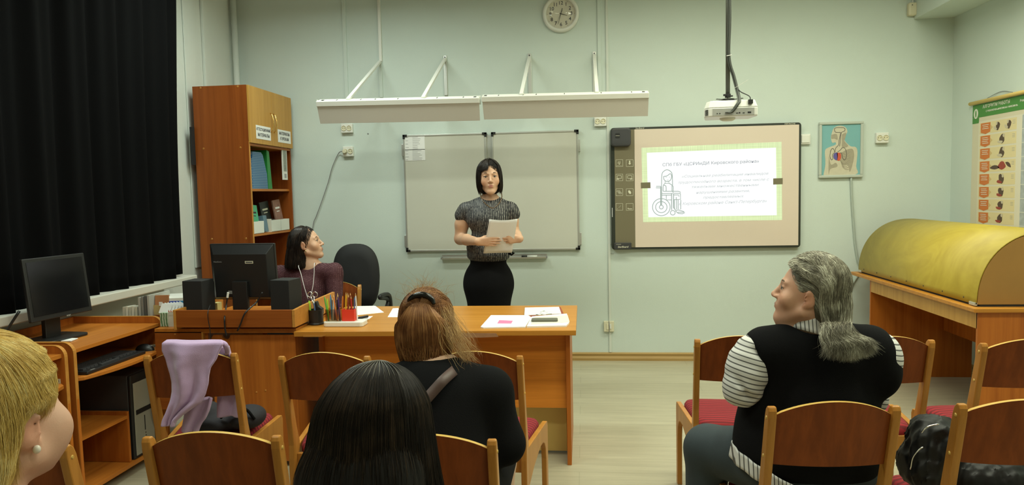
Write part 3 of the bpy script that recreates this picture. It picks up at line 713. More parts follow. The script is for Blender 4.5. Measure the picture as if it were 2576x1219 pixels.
b = MB(); P = [(xp+.012, yp-.02, ZC-.02), (xp-.002, yp-.022, 2.9), (xp+.006, yp-.02, 2.5), (xp+.0, yp-.022, 2.24), (xp+.03, yp-.03, z1+.15), (xp+.045, yp-.05, z1+.07), (xp+.05, yp-.09, z1), (xp+.035, YP-.03, z1-.03), (xp+.0, YP-.03, z0+.022), (xp-.03, YP-.025, z0+.02)]
for k in range(4): b.tube(bez([(p[0]+.007*cos(k*1.6), p[1]+.006*sin(k*1.6), p[2]) for p in P], 60), .0045, 7)
cb = b.build('cable_bundle', mat('cable_dark', (.05, .055, .045), .5), pj, smooth=True)
b = MB(); b.tube(bez([(xp+.045, yp-.05, z1+.08), (xp+.065, yp-.07, z1+.05), (x1-.05, YP-.01, z1+.02), (x1-.045, YP-.015, z1-.006)], 16), .003, 7); b.obox((x1-.045, YP-.018, z1-.014), (.026, .022, .024)); b.build('power_plug', M['black'], pj)
MB().tube([(xp+.03, yp-.05, z1+.078), (xp+.045, yp-.06, z1+.085), (xp+.105, yp-.09, z1+.12)], .0012, 5).build('cable_tie', M['white'], pj); MB().tube([(xp-.014, yp-.03, 2.24), (xp+.016, yp-.034, 2.244)], .0022, 6).build('cable_tie', M['white'], pj)
# ================================================================== CHAIRS
RED = None
def red_mat():
    g = G('red_ribbed_fabric'); tc = g.n('ShaderNodeTexCoord'); wv = g.n('ShaderNodeTexWave')
    wv.inputs['Scale'].default_value = 14; wv.inputs['Distortion'].default_value = 3.5; wv.inputs['Detail'].default_value = 1; wv.inputs['Detail Scale'].default_value = 0.6
    mp = g.n('ShaderNodeMapping'); mp.inputs['Rotation'].default_value = (0, 0, radians(90)); g.l(tc, 'Object', mp, 'Vector'); g.l(mp, 'Vector', wv, 'Vector')
    cr = g.n('ShaderNodeValToRGB'); e = cr.color_ramp.elements; e[0].position = .25; e[0].color = (.13, .007, .010, 1); e[1].position = .6; e[1].color = (.27, .012, .018, 1)
    g.l(wv, 'Fac', cr, 'Fac'); g.l(cr, 'Color', g.b, 'Base Color'); g.b.inputs['Roughness'].default_value = .9
    bp = g.n('ShaderNodeBump'); bp.inputs['Strength'].default_value = .3; bp.inputs['Distance'].default_value = .003; g.l(wv, 'Fac', bp, 'Height'); g.l(bp, 'Normal', g.b, 'Normal')
    return g.m
M['red'] = red_mat()
HW = 0.1725
def lean(z): return 0.085*(0.785-z)/0.37 if z > 0.415 else 0.085-(0.415-z)*0.07
def make_chair(label, group):
    t = thing('wooden_chair', label, 'chair', (0, 0, 0), group)
    for s in (-1, 1):
        # rear post running from the top down to the floor
        zs = [0.0, 0.12, 0.25, 0.36, 0.415, 0.48, 0.6, 0.70, 0.765, 0.785, 0.797]
        fw = [0.018, 0.020, 0.024, 0.034, 0.034, 0.025, 0.022, 0.021, 0.020, 0.016, 0.007]
        P = [(lean(z)+w_, z) for z, w_ in zip(zs, fw)]+[(lean(z)-w_*.9, z) for z, w_ in reversed(list(zip(zs, fw)))]
        MB().prism(P, 0, s*HW-.012, s*HW+.012).build('leg', M['beech'], t, bevel=.004)
        # side frame with arched front leg
        sh = lambda v, s=s: (v[0]+s*max(0, v[1]-.09)*.13, v[1], v[2])
        zt = .402
        P = [(.085, zt-.005), (.40, zt), (.428, zt), (.436, zt-.02), (.432, 0), (.402, 0), (.400, .24), (.392, .29), (.374, .318), (.350, .330), (.30, .328), (.19, .285), (.11, .235), (.085, .22)]
        MB().prism(P, 0, s*HW-.011, s*HW+.011, sh).build('leg', M['beechs'] if 'beechs' in M else M['beech'], t, bevel=.003)
        b = MB(); b.lathe([(.006, 0), (.006, .002)], (s*(HW+.012), lean(.64), .64), 10, rotm(0, s*pi/2, 0)); b.lathe([(.006, 0), (.006, .002)], (s*(HW+.012), lean(.765), .762), 10, rotm(0, s*pi/2, 0))
        for zz in (.64, .762):
            MB().lathe([(.006, 0), (.004, .0025)], (s*(HW+.012), lean(zz), zz), 10, rotm(0, s*pi/2, 0)).build('dowel_cap', M['beechl'], t)
    # backrest: bent plywood, arched top
    b = MB(); nu = 22; W = HW-.012; TH = .011
    def bp_(u, v, y):
        x = -W+2*W*u; q_ = 1-(x/W)**2
        z0 = .613; z1 = .772+.046*q_**.9; z = z0+(z1-z0)*v
        return (x, lean(z)+y-.022*q_, z)
    for y, flip in ((-TH/2, 0), (TH/2, 1)):
        k = len(b.v); b.mi = 0; b.grid(lambda u, v, y=y: bp_(u, v, y), nu, 8)
    # rim
    fr_ = lambda i, j: j*nu+i
    k2 = nu*8; b.mi = 1
    idx = [(i, 7) for i in range(nu)]; 
    for i in range(nu-1): b.f.append((fr_(i, 7), fr_(i+1, 7), k2+fr_(i+1, 7), k2+fr_(i, 7))); b.m.append(1)
    for i in range(nu-1): b.f.append((fr_(i+1, 0), fr_(i, 0), k2+fr_(i, 0), k2+fr_(i+1, 0))); b.m.append(1)
    for j in range(7):
        b.f.append((fr_(0, j), fr_(0, j+1), k2+fr_(0, j+1), k2+fr_(0, j))); b.m.append(1)
        b.f.append((fr_(nu-1, j+1), fr_(nu-1, j), k2+fr_(nu-1, j), k2+fr_(nu-1, j+1))); b.m.append(1)
    b.build('backrest', [M['veneer'], M['beechl']], t, bevel=.0015)
    # seat cushion
    def seat(u, v):
        a = 2*pi*u; c_, s_ = cos(a), sin(a); e_ = 2/7
        px_ = abs(c_)**e_*(1 if c_ > 0 else -1); py_ = abs(s_)**e_*(1 if s_ > 0 else -1)
        lv = [(.0, .372), (.9, .372), (1.0, .382), (1.0, .402), (.96, .416), (.85, .424), (.5, .428), (0, .429)]
        r, z = lv[int(round(v*7))]
        y = .262+py_*.172*r; hw = .158+(y-.09)*.13
        return (px_*hw*r, y, z-(.43-y)*.04)
    MB().grid(seat, 48, 8, True).build('seat', M['red'], t, smooth=True)
    MB().box(-HW-.028, HW+.028, .402, .422, .318, .384).build('front_rail', M['beech'], t, bevel=.002)
    MB().box(-HW+.012, HW-.012, .082, .100, .300, .372).build('rear_rail', M['beech'], t, bevel=.002)
    return t
def copy_thing(src, label=None, group=None):
    c = src.copy(); C.objects.link(c)
    if label: c['label'] = label
    if group: c['group'] = group
    def rec(a, b_):
        for ch in a.children:
            d = ch.copy(); C.objects.link(d); d.parent = b_; d.matrix_parent_inverse = ch.matrix_parent_inverse.copy(); rec(ch, d)
    rec(src, c); return c
# origin = mid-point under the post tops ; chairs sit in two rows facing the teacher's desk
CH = [
 (-1.590, 2.665, 8, 'wooden chair with a lilac cardigan hung over its backrest', 'front row of chairs'),
 (-1.022, 2.640, 1, 'empty wooden chair in front of the desk, next right of the lilac cardigan', 'front row of chairs'),
 (-0.423, 2.665, -3, 'wooden chair in front of the teacher desk, partly behind the ponytailed woman', 'front row of chairs'),
 (0.638, 2.955, -3, 'wooden chair with red seat left of the grey-haired person, nearest the interactive board', 'front row of chairs'),
 (1.212, 2.945, 2, 'wooden chair with red seat just right of the grey-haired person shoulder', 'front row of chairs'),
 (1.722, 2.895, 2, 'wooden chair of the front row beside the long desk with the yellow hood', 'front row of chairs'),
 (-0.985, 1.730, 4, 'empty wooden chair at the bottom left between the blonde and the dark-haired head', 'second row of chairs'),
 (-0.412, 1.735, 1, 'wooden chair the ponytailed woman sits on, behind the dark-haired head', 'second row of chairs'),
 (0.700, 2.048, 3, 'wooden chair the grey-haired person sits on', 'second row of chairs'),
 (1.235, 2.085, 1, 'wooden chair at the right edge with a black leather jacket on its seat', 'second row of chairs'),
 (-1.510, 1.640, 3, 'wooden chair at the left edge just behind the blonde head', 'second row of chairs'),
 (-4, 0, 0, '', ''),
]
proto = make_chair(CH[0][3], CH[0][4]); chairs = []
for i, (x, y, r, lab, grp) in enumerate(CH[:-1]):
    c_ = proto if i == 0 else copy_thing(proto, lab, grp)
    c_.location = (x, y, 0); c_.rotation_euler = (0, 0, radians(r)); chairs.append(c_)
# the chair of the seated speaker, facing the audience
c_ = copy_thing(proto, 'wooden chair the dark-haired woman behind the computer monitor sits on', 'chairs behind the teacher desk')
c_.location = (-1.755, 4.80, 0); c_.rotation_euler = (0, 0, radians(184)); chairs.append(c_)

# ================================================================== TEACHER DESK
TZ = 0.73
tx0, tx1, ty0, ty1 = -1.495, -0.045, 3.485, 4.265
td = thing('teacher_desk', 'long orange-brown teacher desk with panelled front, papers and pencils on it', 'desk', ((tx0+tx1)/2, 3.85, 0))
MB().hexa([(tx0, ty0-.03, TZ-.026), (tx1, ty0, TZ-.026), (tx1, ty1, TZ-.026), (tx0, ty1, TZ-.026)], [(tx0, ty0-.03, TZ), (tx1, ty0, TZ), (tx1, ty1, TZ), (tx0, ty1, TZ)]).build('desktop', M['lamt'], td, bevel=.002)
b = MB(); b.box(tx1-.055, tx1-.033, ty0+.10, ty1-.06, 0, TZ-.026); b.build('side_panel', M['lam'], td, bevel=.001)
b = MB(); b.box(tx0+.08, tx0+.102, ty0+.10, ty1-.06, 0, TZ-.026); b.build('side_panel', M['lam'], td, bevel=.001)
MB().box(tx0+.102, tx1-.055, ty0+.13, ty0+.148, .295, TZ-.026).build('front_panel', M['lamh'], td)
MB().prism([(tx0+.05, TZ-.026), (tx0+.15, TZ-.026), (tx0+.17, TZ-.018), (tx0+.05, TZ-.016)], 1, ty0-.0312, ty0-.02).build('worn_edge', M['edge'], td)
b = MB(); x = tx1-.40; b.prism([(x-.30, TZ-.030), (x-.28, TZ-.014), (x-.15, TZ-.010), (x, TZ-.012), (x+.01, TZ-.030), (x-.08, TZ-.034), (x-.2, TZ-.032)], 1, ty0-.012, ty0-.0005); b.build('worn_edge', mat('bare_chipboard', (.34, .17, .08), .8, noise=.2), td)
o = MB().box(-.52, -.105, ty0+.27, ty0+.32, .012, .40).build('fibreboard_panel', M['plyy'], None, bevel=.002); prop(o, 'yellow fibreboard panel standing upright under the right end of the teacher desk', 'panel')
# papers and things on the desk
def sheet(name, pts, z0, z1, m, lab=None, cat=None, parent=None, y=None):
    P = [at(px_, py_, 2, TZ+z1) for px_, py_ in pts]
    o = MB().prism([(p[0], p[1]) for p in P], 2, TZ+z0, TZ+z1).build(name, m, parent)
    if lab: prop(o, lab, cat)
    return o
def lines(pts, n, z, parent, m='inkl', f=(.08, .92)):
    P = [at(px_, py_, 2, TZ+z) for px_, py_ in pts]; b = MB()   # P: TL TR BR BL
    for i in range(n):
        v = f[0]+(f[1]-f[0])*i/(n-1)
        a = P[0]+(P[3]-P[0])*v; c = P[1]+(P[2]-P[1])*v; s = a+(c-a)*.08; e = a+(c-a)*random.uniform(.7, .95)
        b.add([(s[0], s[1]-.0012, TZ+z), (e[0], e[1]-.0012, TZ+z), (e[0], e[1]+.0012, TZ+z), (s[0], s[1]+.0012, TZ+z)], [(0, 1, 2, 3)])
    return b.build('printed_lines', M[m], parent)
sheet('paper_stack', [(1235, 792), (1328, 792), (1337, 797), (1321, 821), (1216, 823), (1209, 821)], 0, .006, M['paper'], 'stack of white paper with a pink sticky note near the desk front edge', 'paper')
o = sheet('sticky_note', [(1256, 804.5), (1290, 806), (1286, 813), (1251, 812.5)], .006, .0068, mat('pink_note', (.80, .20, .38), .7), 'pink sticky note on the white paper stack', 'sticky note')
sheet('paper_stack', [(1338, 795), (1426, 788), (1432, 810), (1424, 818), (1325, 820)], 0, .008, M['paper'], 'untidy pile of white papers under the grey phone at the desk corner', 'paper')
sheet('loose_sheet', [(1345, 797), (1428, 792), (1433, 809), (1335, 815)], .008, .0095, M['paper2'], 'cream top sheet of the pile under the grey phone', 'paper')
b = MB(); P = rrect(-.07, .07, -.034, .034, .012); R = rotm(0, 0, radians(2)); c0 = at(1370, 805, 2, TZ+.012)
b.prism([tuple((R@np.array([p, q_, 0]))[:2]+c0[:2]) for p, q_ in P], 2, TZ+.0098, TZ+.020); o = b.build('smartphone', mat('phone_case', (.12, .12, .09), .35), None, bevel=.003); prop(o, 'grey-green smartphone lying on the paper pile', 'phone')
cb_ = thing('clipboard', 'red-brown clipboard with a printed form at the back corner of the desk', 'clipboard', tuple(at(1368, 782, 2, TZ)))
sheet('backing_board', [(1323, 773), (1410, 771.5), (1419, 790), (1318, 794)], .0002, .0045, mat('clipboard_red', (.30, .06, .03), .5), parent=cb_)
f_ = sheet('form', [(1320.5, 773), (1406, 771), (1412, 788), (1319, 792)], .0045, .0075, M['paper'], parent=cb_)
lines([(1320.5, 773), (1406, 771), (1412, 788), (1319, 792)], 7, .0078, f_)
b = MB(); a = at(1348, 792, 2, TZ+.008); c = at(1388, 790, 2, TZ+.008); b.tube([a, c], .004, 8); m_ = (a+c)/2
b.tube([m_+[-.02, 0, 0], m_+[-.018, .02, .012], m_+[0, .03, .016], m_+[.018, .02, .012], m_+[.02, 0, 0]], .0025, 6); b.build('clip', M['chrome'], cb_, smooth=True)
o = sheet('printed_sheet', [(893, 769.5), (944, 768.5), (966, 785), (898, 792)], 0, .0015, M['paper'], 'printed sheet lying at an angle behind the pencils', 'paper'); lines([(893, 769.5), (944, 768.5), (966, 785), (898, 792)], 6, .0018, o)
sheet('loose_sheet', [(900, 796), (938, 794.5), (912, 813), (890, 815)], 0, .0012, M['paper'], 'small white slip sticking out beside the pencil organiser', 'paper')
sheet('loose_sheet', [(988, 775), (1002, 774), (1010, 797), (975, 797)], 0, .0012, M['paper'], 'white sheet half hidden by the ponytailed head', 'paper')
# white box, black pen tub, pencil organiser
def onD(x, y): return at(x, y, 2, TZ)
a = onD(743, 819)
o = MB().hexa([(a[0]-.004, a[1], TZ), (a[0]+.026, a[1]-.004, TZ), (a[0]+.055, a[1]+.09, TZ), (a[0]+.025, a[1]+.095, TZ)], [(a[0]-.006, a[1], TZ+.066), (a[0]+.024, a[1]-.004, TZ+.068), (a[0]+.053, a[1]+.09, TZ+.068), (a[0]+.023, a[1]+.095, TZ+.068)]).build('small_box', M['white'], None, bevel=.002)
prop(o, 'small white box at the left end of the teacher desk beside the black pen tub', 'box')
a = onD(790, 818); tb = thing('pen_tub', 'black plastic pen tub with scissors standing in it', 'pen holder', (a[0], a[1]+.035, TZ))
MB().lathe([(.040, 0), (.042, .006), (.040, .010), (.038, .012), (.038, .078), (.040, .082), (.036, .082), (.034, .06), (.0, .055)], (a[0], a[1]+.035, TZ), 28).build('tub', M['black'], tb, smooth=False)
b = MB(); b.prism([(a[0]-.01, TZ+.055), (a[0]+.036, TZ+.055), (a[0]+.036, TZ+.085), (a[0]+.014, TZ+.10), (a[0]+.006, TZ+.125), (a[0]-.006, TZ+.125), (a[0]-.008, TZ+.10)], 1, a[1]+.03, a[1]+.06); b.build('divider', M['black'], tb, bevel=.003)
MB().obox((a[0]-.040, a[1]+.02, TZ+.038), (.022, .010, .008), rotm(0, radians(35), 0)).build('latch', M['black'], tb, bevel=.002)
sc = thing('scissors', 'metal-handled scissors standing handles up in the black pen tub', 'scissors', (a[0]-.008, a[1]+.03, TZ+.06))
for s in (-1, 1):
    b = MB(); xc = a[0]-.010+s*.014; zc_ = TZ+.165
    b.tube([(xc+.0135*cos(q_), a[1]+.02, zc_+.0145*sin(q_)) for q_ in np.linspace(0, 2*pi, 21)], .0022, 6, False)
    b.tube([(xc-s*.006, a[1]+.02, zc_-.012), (a[0]-.006, a[1]+.026, TZ+.10), (a[0]-.004-s*.004, a[1]+.03, TZ+.06)], [.003, .004, .002], 6); b.build('blade', M['chrome'], sc, smooth=True)
def pen(name, x, y, z, dx, dz, ln, r, col, tip, lab, dy=0.0, cap=None):
    A = np.array([x, y, z]); Bp = A+np.array([dx, dy, dz])/np.linalg.norm([dx, dy, dz])*ln
    t = thing(name, lab, name.replace('_', ' '), tuple(A)); d_ = (Bp-A)/ln
    MB().tube([A, Bp-d_*.016], r, 6).build('barrel', col, t)
    MB().tube([Bp-d_*.016, Bp-d_*.004], [r, r*.35], 6).build('sharpened_end' if name == 'pencil' else 'cap', tip, t)
    if name == 'pencil': MB().tube([Bp-d_*.004, Bp], [r*.35, r*.1], 5).build('lead', col, t)
cols = {k: mat('pen_'+k, v, .4) for k, v in dict(lime=(.45, .75, .05), green=(.12, .45, .08), blue=(.04, .25, .55), orange=(.75, .22, .03), yellow=(.80, .50, .03), red=(.55, .03, .02), maroon=(.18, .02, .02), brown=(.25, .10, .03), dark=(.03, .03, .03), natural=(.62, .38, .14), violet=(.08, .03, .15), white=(.8, .8, .78), striped=(.10, .16, .35)).items()}
pen('marker_pen', a[0]-.030, a[1]+.03, TZ+.06, -.06, 1, .075, .0065, cols['lime'], cols['lime'], 'lime green highlighter at the left of the black pen tub')
pen('ballpoint_pen', a[0]+.004, a[1]+.02, TZ+.05, -.12, 1, .085, .0035, cols['striped'], cols['white'], 'thin blue and white striped pen in front of the scissors')
A = onD(812, 822); Bq = onD(912, 822)
og = thing('desk_organiser', 'white-based desk organiser full of coloured pencils with a red cup', 'organiser', ((A[0]+Bq[0])/2, A[1]+.05, TZ))
MB().prism(rrect(A[0], Bq[0], A[1], A[1]+.10, .02), 2, TZ, TZ+.026).build('base', M['white'], og, bevel=.004)
rd = mat('red_translucent', (.80, .05, .02), .35)
sx0 = at(862, 800, 1, A[1]+.04)[0]; sx1 = at(893, 800, 1, A[1]+.04)[0]
cupt = MB(); cupt.box(sx0, sx1, A[1]+.03, A[1]+.034, TZ+.026, TZ+.088); cupt.box(sx0, sx1, A[1]+.07, A[1]+.074, TZ+.026, TZ+.088); cupt.box(sx0, sx0+.003, A[1]+.034, A[1]+.07, TZ+.026, TZ+.088); cupt.box(sx1-.003, sx1, A[1]+.034, A[1]+.07, TZ+.026, TZ+.088)
cupt.build('cup', rd, og)
xc0, xc1 = A[0]+.008, sx0-.002
b = MB(); b.box(xc0, xc1, A[1]+.022, A[1]+.024, TZ+.026, TZ+.09); b.box(xc0, xc1, A[1]+.076, A[1]+.078, TZ+.026, TZ+.09); b.box(xc0, xc0+.002, A[1]+.024, A[1]+.076, TZ+.026, TZ+.09); b.build('cup', clear_mat('clear_plastic', (.78, .68, .55), .07, .1), og)
rr = random.Random(3)
L1 = [('lime', 'marker_pen'), ('green', 'marker_pen'), ('natural', 'pencil'), ('blue', 'marker_pen'), ('white', 'ballpoint_pen'), ('brown', 'pencil'), ('brown', 'pencil'), ('natural', 'pencil'), ('dark', 'pencil'), ('orange', 'pencil'), ('natural', 'pencil'), ('violet', 'marker_pen'), ('orange', 'marker_pen')]
posn = ['at the left end', 'second from the left end', 'third from the left end', 'just right of the green pens', 'beside the blue one', 'left of the middle', 'leaning left in the middle', 'upright in the middle', 'right of the middle', 'leaning right of the middle', 'left of the violet pen', 'left of the red cup', 'touching the red cup']
for i, (k, nm) in enumerate(L1):
    x = xc0+.008+(xc1-xc0-.016)*i/(len(L1)-1)
    ln = rr.uniform(.115, .150); dx = rr.uniform(-.16, .10)
    pen(nm, x, A[1]+rr.uniform(.032, .066), TZ+.027, dx, 1, ln, rr.uniform(.0032, .0045), cols[k], cols['natural'] if nm == 'pencil' else cols[k], '%s %s %s of the clear pencil compartment' % ({'dark': 'black', 'white': 'white and grey'}.get(k, k), nm.replace('_', ' '), posn[i]))
L2 = ['yellow', 'yellow', 'orange', 'maroon', 'natural', 'maroon', 'red', 'striped', 'white']
for i, k in enumerate(L2):
    x = sx0+.008+(sx1-sx0-.012)*i/(len(L2)-1)+(.012 if k == 'white' else 0)
    pen('pencil', x, A[1]+rr.uniform(.038, .064), TZ+.027, rr.uniform(-.04, .07), 1, rr.uniform(.125, .155), .0036, cols[k], cols['natural'] if k != 'striped' else cols['blue'], '%s pencil in the red cup, %s' % ({'striped': 'blue striped', 'white': 'white'}.get(k, k), ['at its left edge', 'second from its left edge', 'third from its left edge', 'fourth from its left edge', 'in its middle', 'right of its middle', 'third from its right edge', 'second from its right edge', 'at its right edge'][i]))
c0 = onD(917, 808); st_ = thing('stapler', 'small black and chrome stapler right of the pencil organiser', 'stapler', (c0[0], c0[1], TZ))
MB().obox((c0[0]-.01, c0[1]+.01, TZ+.008), (.055, .018, .010), rotm(0, 0, .2)).build('base', M['chrome'], st_, bevel=.003)
MB().obox((c0[0]-.01, c0[1]+.01, TZ+.022), (.058, .020, .013), rotm(0, radians(-8), .2)).build('arm', M['black'], st_, bevel=.005)

# ================================================================== COMPUTER DESK WITH RAISED BACK
cd = thing('computer_desk', 'orange-brown computer desk with a raised back board and low front panels', 'desk', (-1.85, 3.8, 0))
MB().prism([(-2.285, 3.50), (-1.50, 3.50), (-1.50, 4.18), (-2.685, 4.18), (-2.685, 3.65), (-2.285, 3.65)], 2, .715, .738).build('desktop', M['lamty'], cd, bevel=.001)
MB().box(-2.135, -1.505, 3.46, 3.478, .752, .842).build('raised_back_board', M['lamch'], cd, bevel=.001)
MB().prism([(3.46, .752), (4.05, .752), (4.05, .853), (3.60, .848), (3.46, .842)], 0, -1.503, -1.487).build('raised_side_board', M['edge'], cd, bevel=.001)
MB().box(-2.150, -2.135, 3.46, 3.95, .740, .845).build('raised_side_board', M['edge'], cd, bevel=.001)
MB().box(-2.135, -1.505, 3.478, 4.05, .752, .770).build('raised_shelf', M['lamty'], cd)
b = MB(); P = [(-1.965, .03), (-1.505, .03), (-1.505, .705), (-1.85, .705)]+[(-1.885+.024*cos(a), .705+.024*sin(a)) for a in np.linspace(0, -pi, 10)]+[(-1.955, .705), (-1.965, .69)]
b.prism(P, 1, 3.495, 3.513); b.build('front_panel', M['lam'], cd, bevel=.001)
MB().box(-2.285, -2.02, 3.50, 3.518, .30, .722).build('front_panel', M['lamch'], cd, bevel=.001)
MB().box(-2.022, -2.012, 3.499, 3.52, .30, .722).build('edge_band', M['edge'], cd)
for x in (-2.66, -2.005, -1.52): MB().box(x-.009, x+.009, 3.66 if x < -2.5 else 3.52, 4.15, 0, .715).build('side_panel', M['lam'], cd)
for (x, z) in ((-2.17, .708), (-1.73, .40), (-1.68, .41)): MB().lathe([(.005, 0), (.003, .003)], (x, 3.50 if x < -2 else 3.495, z), 8, Rw).build('screw_cap', M['edge'], cd)

def monitor(name, lab, cx_, cy_, zb, W, H, zc, rz, tilt, logo=None, dark='black'):
    t = thing(name, lab, 'monitor', (cx_, cy_, zb))
    R = rotm(0, 0, rz); Rt = R@rotm(tilt, 0, 0); c_ = np.array([cx_, cy_, zc])
    b = MB(); b.T = (Rt, c_); b.box(-W/2, W/2, -.018, .0, -H/2, H/2)       # screen faces local -Y
    sh = b.build('screen_housing', M[dark], t, bevel=.004)
    b = MB(); b.T = (Rt, c_); b.box(-W/2+.018, W/2-.018, -.0195, -.018, -H/2+.024, H/2-.018); b.build('screen', mat('lcd_black', (.006, .006, .007), .18), t)
    b = MB(); b.T = (Rt, c_); b.hexa([(-W/2+.004, 0, -H/2+.004), (W/2-.004, 0, -H/2+.004), (W/2-.004, 0, H/2-.004), (-W/2+.004, 0, H/2-.004)], [(-W/2+.035, .035, -H/2+.02), (W/2-.035, .035, -H/2+.02), (W/2-.035, .035, H/2-.055), (-W/2+.035, .035, H/2-.055)])
    b.build('back_cover', M[dark], t, bevel=.003)
    b = MB(); b.T = (R, np.array([cx_, cy_, 0])); b.box(-.045, .045, .030, .055, zb+.01, zc-H*.15); b.build('stand', M[dark], t, bevel=.004)
    b = MB(); b.T = (R, np.array([cx_, cy_, 0])); b.prism([(p, q_+.02) for p, q_ in rrect(-.12, .12, -.09, .09, .03)], 2, zb, zb+.014); b.build('base', M[dark], t, bevel=.004)
    return t, Rt, c_, R
# teacher monitor: back towards us
mt_, Rt, mc, R0 = monitor('computer_monitor', 'black monitor seen from behind with a small pale sticker, in front of the seated woman', -1.882, 3.72, .770, .385, .315, 1.015, pi-radians(3), radians(-4))
def onmon(px_, py_, y=3.62): return at(px_, py_, 1, y)
b = MB(); c0 = np.array([-.035, .0365, .085]); b.T = (Rt, mc)
sg = lambda u, v: (u, v)
b = MB(); b.T = (Rt, mc); b.box(-.080, -.032, .0355, .0365, .052, .066); b.build('sticker', M['cream'], mt_)
b = MB(); b.T = (Rt, mc); b.box(-.076, -.036, .0365, .0369, .056, .062); b.build('sticker_print', M['ink'], mt_)
b = MB(); b.T = (Rt, mc); b.box(.055, .082, .0355, .0362, -.118, -.100); b.build('sticker', mat('silver_label', (.30, .30, .28), .5), mt_)
text('logo', 'ViewSonic', .012, tuple(Rt@np.array([.130, .0365, .062])+mc), Rt@rotm(pi/2, 0, 0)@rotm(0, pi, 0), M['grey'], mt_)
# cables falling over the back board
for pts, lab in (([(529, 766), (523, 785), (524, 806), (528, 826), (530, 850)], 'thin black cable hanging over the raised board below the left speaker'),
                 ([(572, 748), (569, 770), (565, 800), (566, 825), (570, 845)], 'black cable with white end hanging below the monitor'),
                 ([(660, 735), (645, 760), (618, 785), (605, 815), (597, 832)], 'black cable hanging slantwise below the monitor stand')):
    P = [at(x, y, 1, 3.452 if y > 778 else 3.52) for x, y in pts]
    t = thing('hanging_cable', lab, 'cable', tuple(P[-1])); MB().tube(bez(P, 24), .0042 if 'thin' not in lab else .002, 8).build('cord', M['black'], t, smooth=True)
    if 'white' in lab: MB().tube([P[0], P[0]+(P[0]-P[1])/np.linalg.norm(P[0]-P[1])*.028], .006, 8).build('connector', M['white'], t)
def speaker(cx_, lab, y0, rz):
    t = thing('desktop_speaker', lab, 'speaker', (cx_, y0+.07, .770)); R = rotm(0, 0, rz)
    b = MB(); b.T = (R, np.array([cx_, y0+.07, .770])); b.box(-.056, .056, -.06, .06, 0, .215); b.build('cabinet', M['blackm'], t, bevel=.003)
    b = MB(); b.T = (R, np.array([cx_, y0+.07, .770])); b.prism(rrect(-.053, .053, .006, .209, .02), 1, .06, .072); b.build('front_baffle', M['black'], t, bevel=.004)
    b = MB(); b.T = (R, np.array([cx_, y0+.07, .770])); b.box(.020, .026, -.0615, -.060, .040, .052); b.build('rear_socket', M['white'], t)
speaker(-2.095, 'black desktop speaker left of the monitor on the computer desk', 3.55, radians(-2)); speaker(-1.600, 'black desktop speaker right of the monitor, before the seated woman', 3.55, radians(-8))
a_, b2_ = at(1105/4.6875+300, 0, 1, 3.6)[0], 0
c0 = at(541, 758, 1, 3.75); o = MB().box(c0[0]-.015, c0[0]+.012, 3.75, 3.80, .770, .835).build('note_block', mat('yellow_card', (.70, .60, .25), .7)); prop(o, 'yellowish card block between the left speaker and the monitor', 'card')

# ================================================================== STUDENT COMPUTER TABLES (left wall)
def student_table(lab, X0, X1, Y0, Y1, group):
    t = thing('computer_table', lab, 'table', ((X0+X1)/2, (Y0+Y1)/2, 0), group); H = .75
    for y in (Y0, Y1-.018):
        r = .05; pr = [(X0, 0), (X1, 0), (X1+.006, .1)]+[(X1-r+r*cos(a), H+.035-r+r*sin(a)) for a in np.linspace(0, pi/2, 8)]+[(X0, H+.035)]
        b = MB(); b.prism(pr, 1, y, y+.018); p = b.build('side_panel', M['lam'], t, bevel=.0015)
        e = [(p_[0]+.0012, p_[1]) for p_ in pr[1:-1]]; b = MB()
        pts = [(X1, 0), (X1, .1)]+[(X1-r+r*cos(a), H+.035-r+r*sin(a)) for a in np.linspace(0, pi/2, 8)]+[(X0, H+.035)]
        for (u, v), (u2, v2) in zip(pts[:-1], pts[1:]):
            dx, dz = u2-u, v2-v; l_ = math.hypot(dx, dz); nx, nz = dz/l_*.002, -dx/l_*.002
            b.hexa([(u, y-.0005, v), (u+nx, y-.0005, v+nz), (u2+nx, y-.0005, v2+nz), (u2, y-.0005, v2)], [(u, y+.0185, v), (u+nx, y+.0185, v+nz), (u2+nx, y+.0185, v2+nz), (u2, y+.0185, v2)])
        b.build('edge_band', M['edge'], p)
    MB().box(X0, X1-.012, Y0+.018, Y1-.018, H-.018, H).build('tabletop', M['lamty'], t, bevel=.001)
    MB().box(X0, X0+.016, Y0+.018, Y1-.018, H, H+.035).build('back_lip', M['lam'], t)
    MB().box(X0, X0+.016, Y0+.018, Y1-.018, .25, H-.018).build('back_panel', M['lam'], t)
    # curved keyboard shelf
    P = [(X0+.10, Y0+.02), (X1-.02, Y0+.02)]+[(X1+.0+.055*sin(pi*u)**.8, Y0+.02+(Y1-Y0-.04)*u) for u in np.linspace(.04, .96, 14)]+[(X1-.02, Y1-.02), (X0+.10, Y1-.02)]
    MB().prism(P, 2, .600, .618).build('keyboard_shelf', M['lamty'], t, bevel=.003)
    ym = Y0+(Y1-Y0)*.60
    MB().box(X0+.02, X1-.05, Y0+.018, ym, .30, .316).build('lower_shelf', M['lamty'], t)
    MB().box(X0+.02, X1-.05, ym, ym+.016, .07, .335).build('divider', M['lam'], t)
    MB().box(X0, X1-.03, Y0+.018, Y1-.018, .05, .068).build('bottom_shelf', M['lamty'], t)
    return t
S = dict(X0=-2.84, X1=-2.31, Y0=2.93, Y1=3.62)
t1 = student_table('wooden computer table with black monitor, keyboard and tower by the curtain', S['X0'], S['X1'], S['Y0'], S['Y1'], 'student computer tables')
t0 = student_table('wooden computer table partly hidden behind the blonde head', -2.84, -2.30, 2.20, 2.88, 'student computer tables')
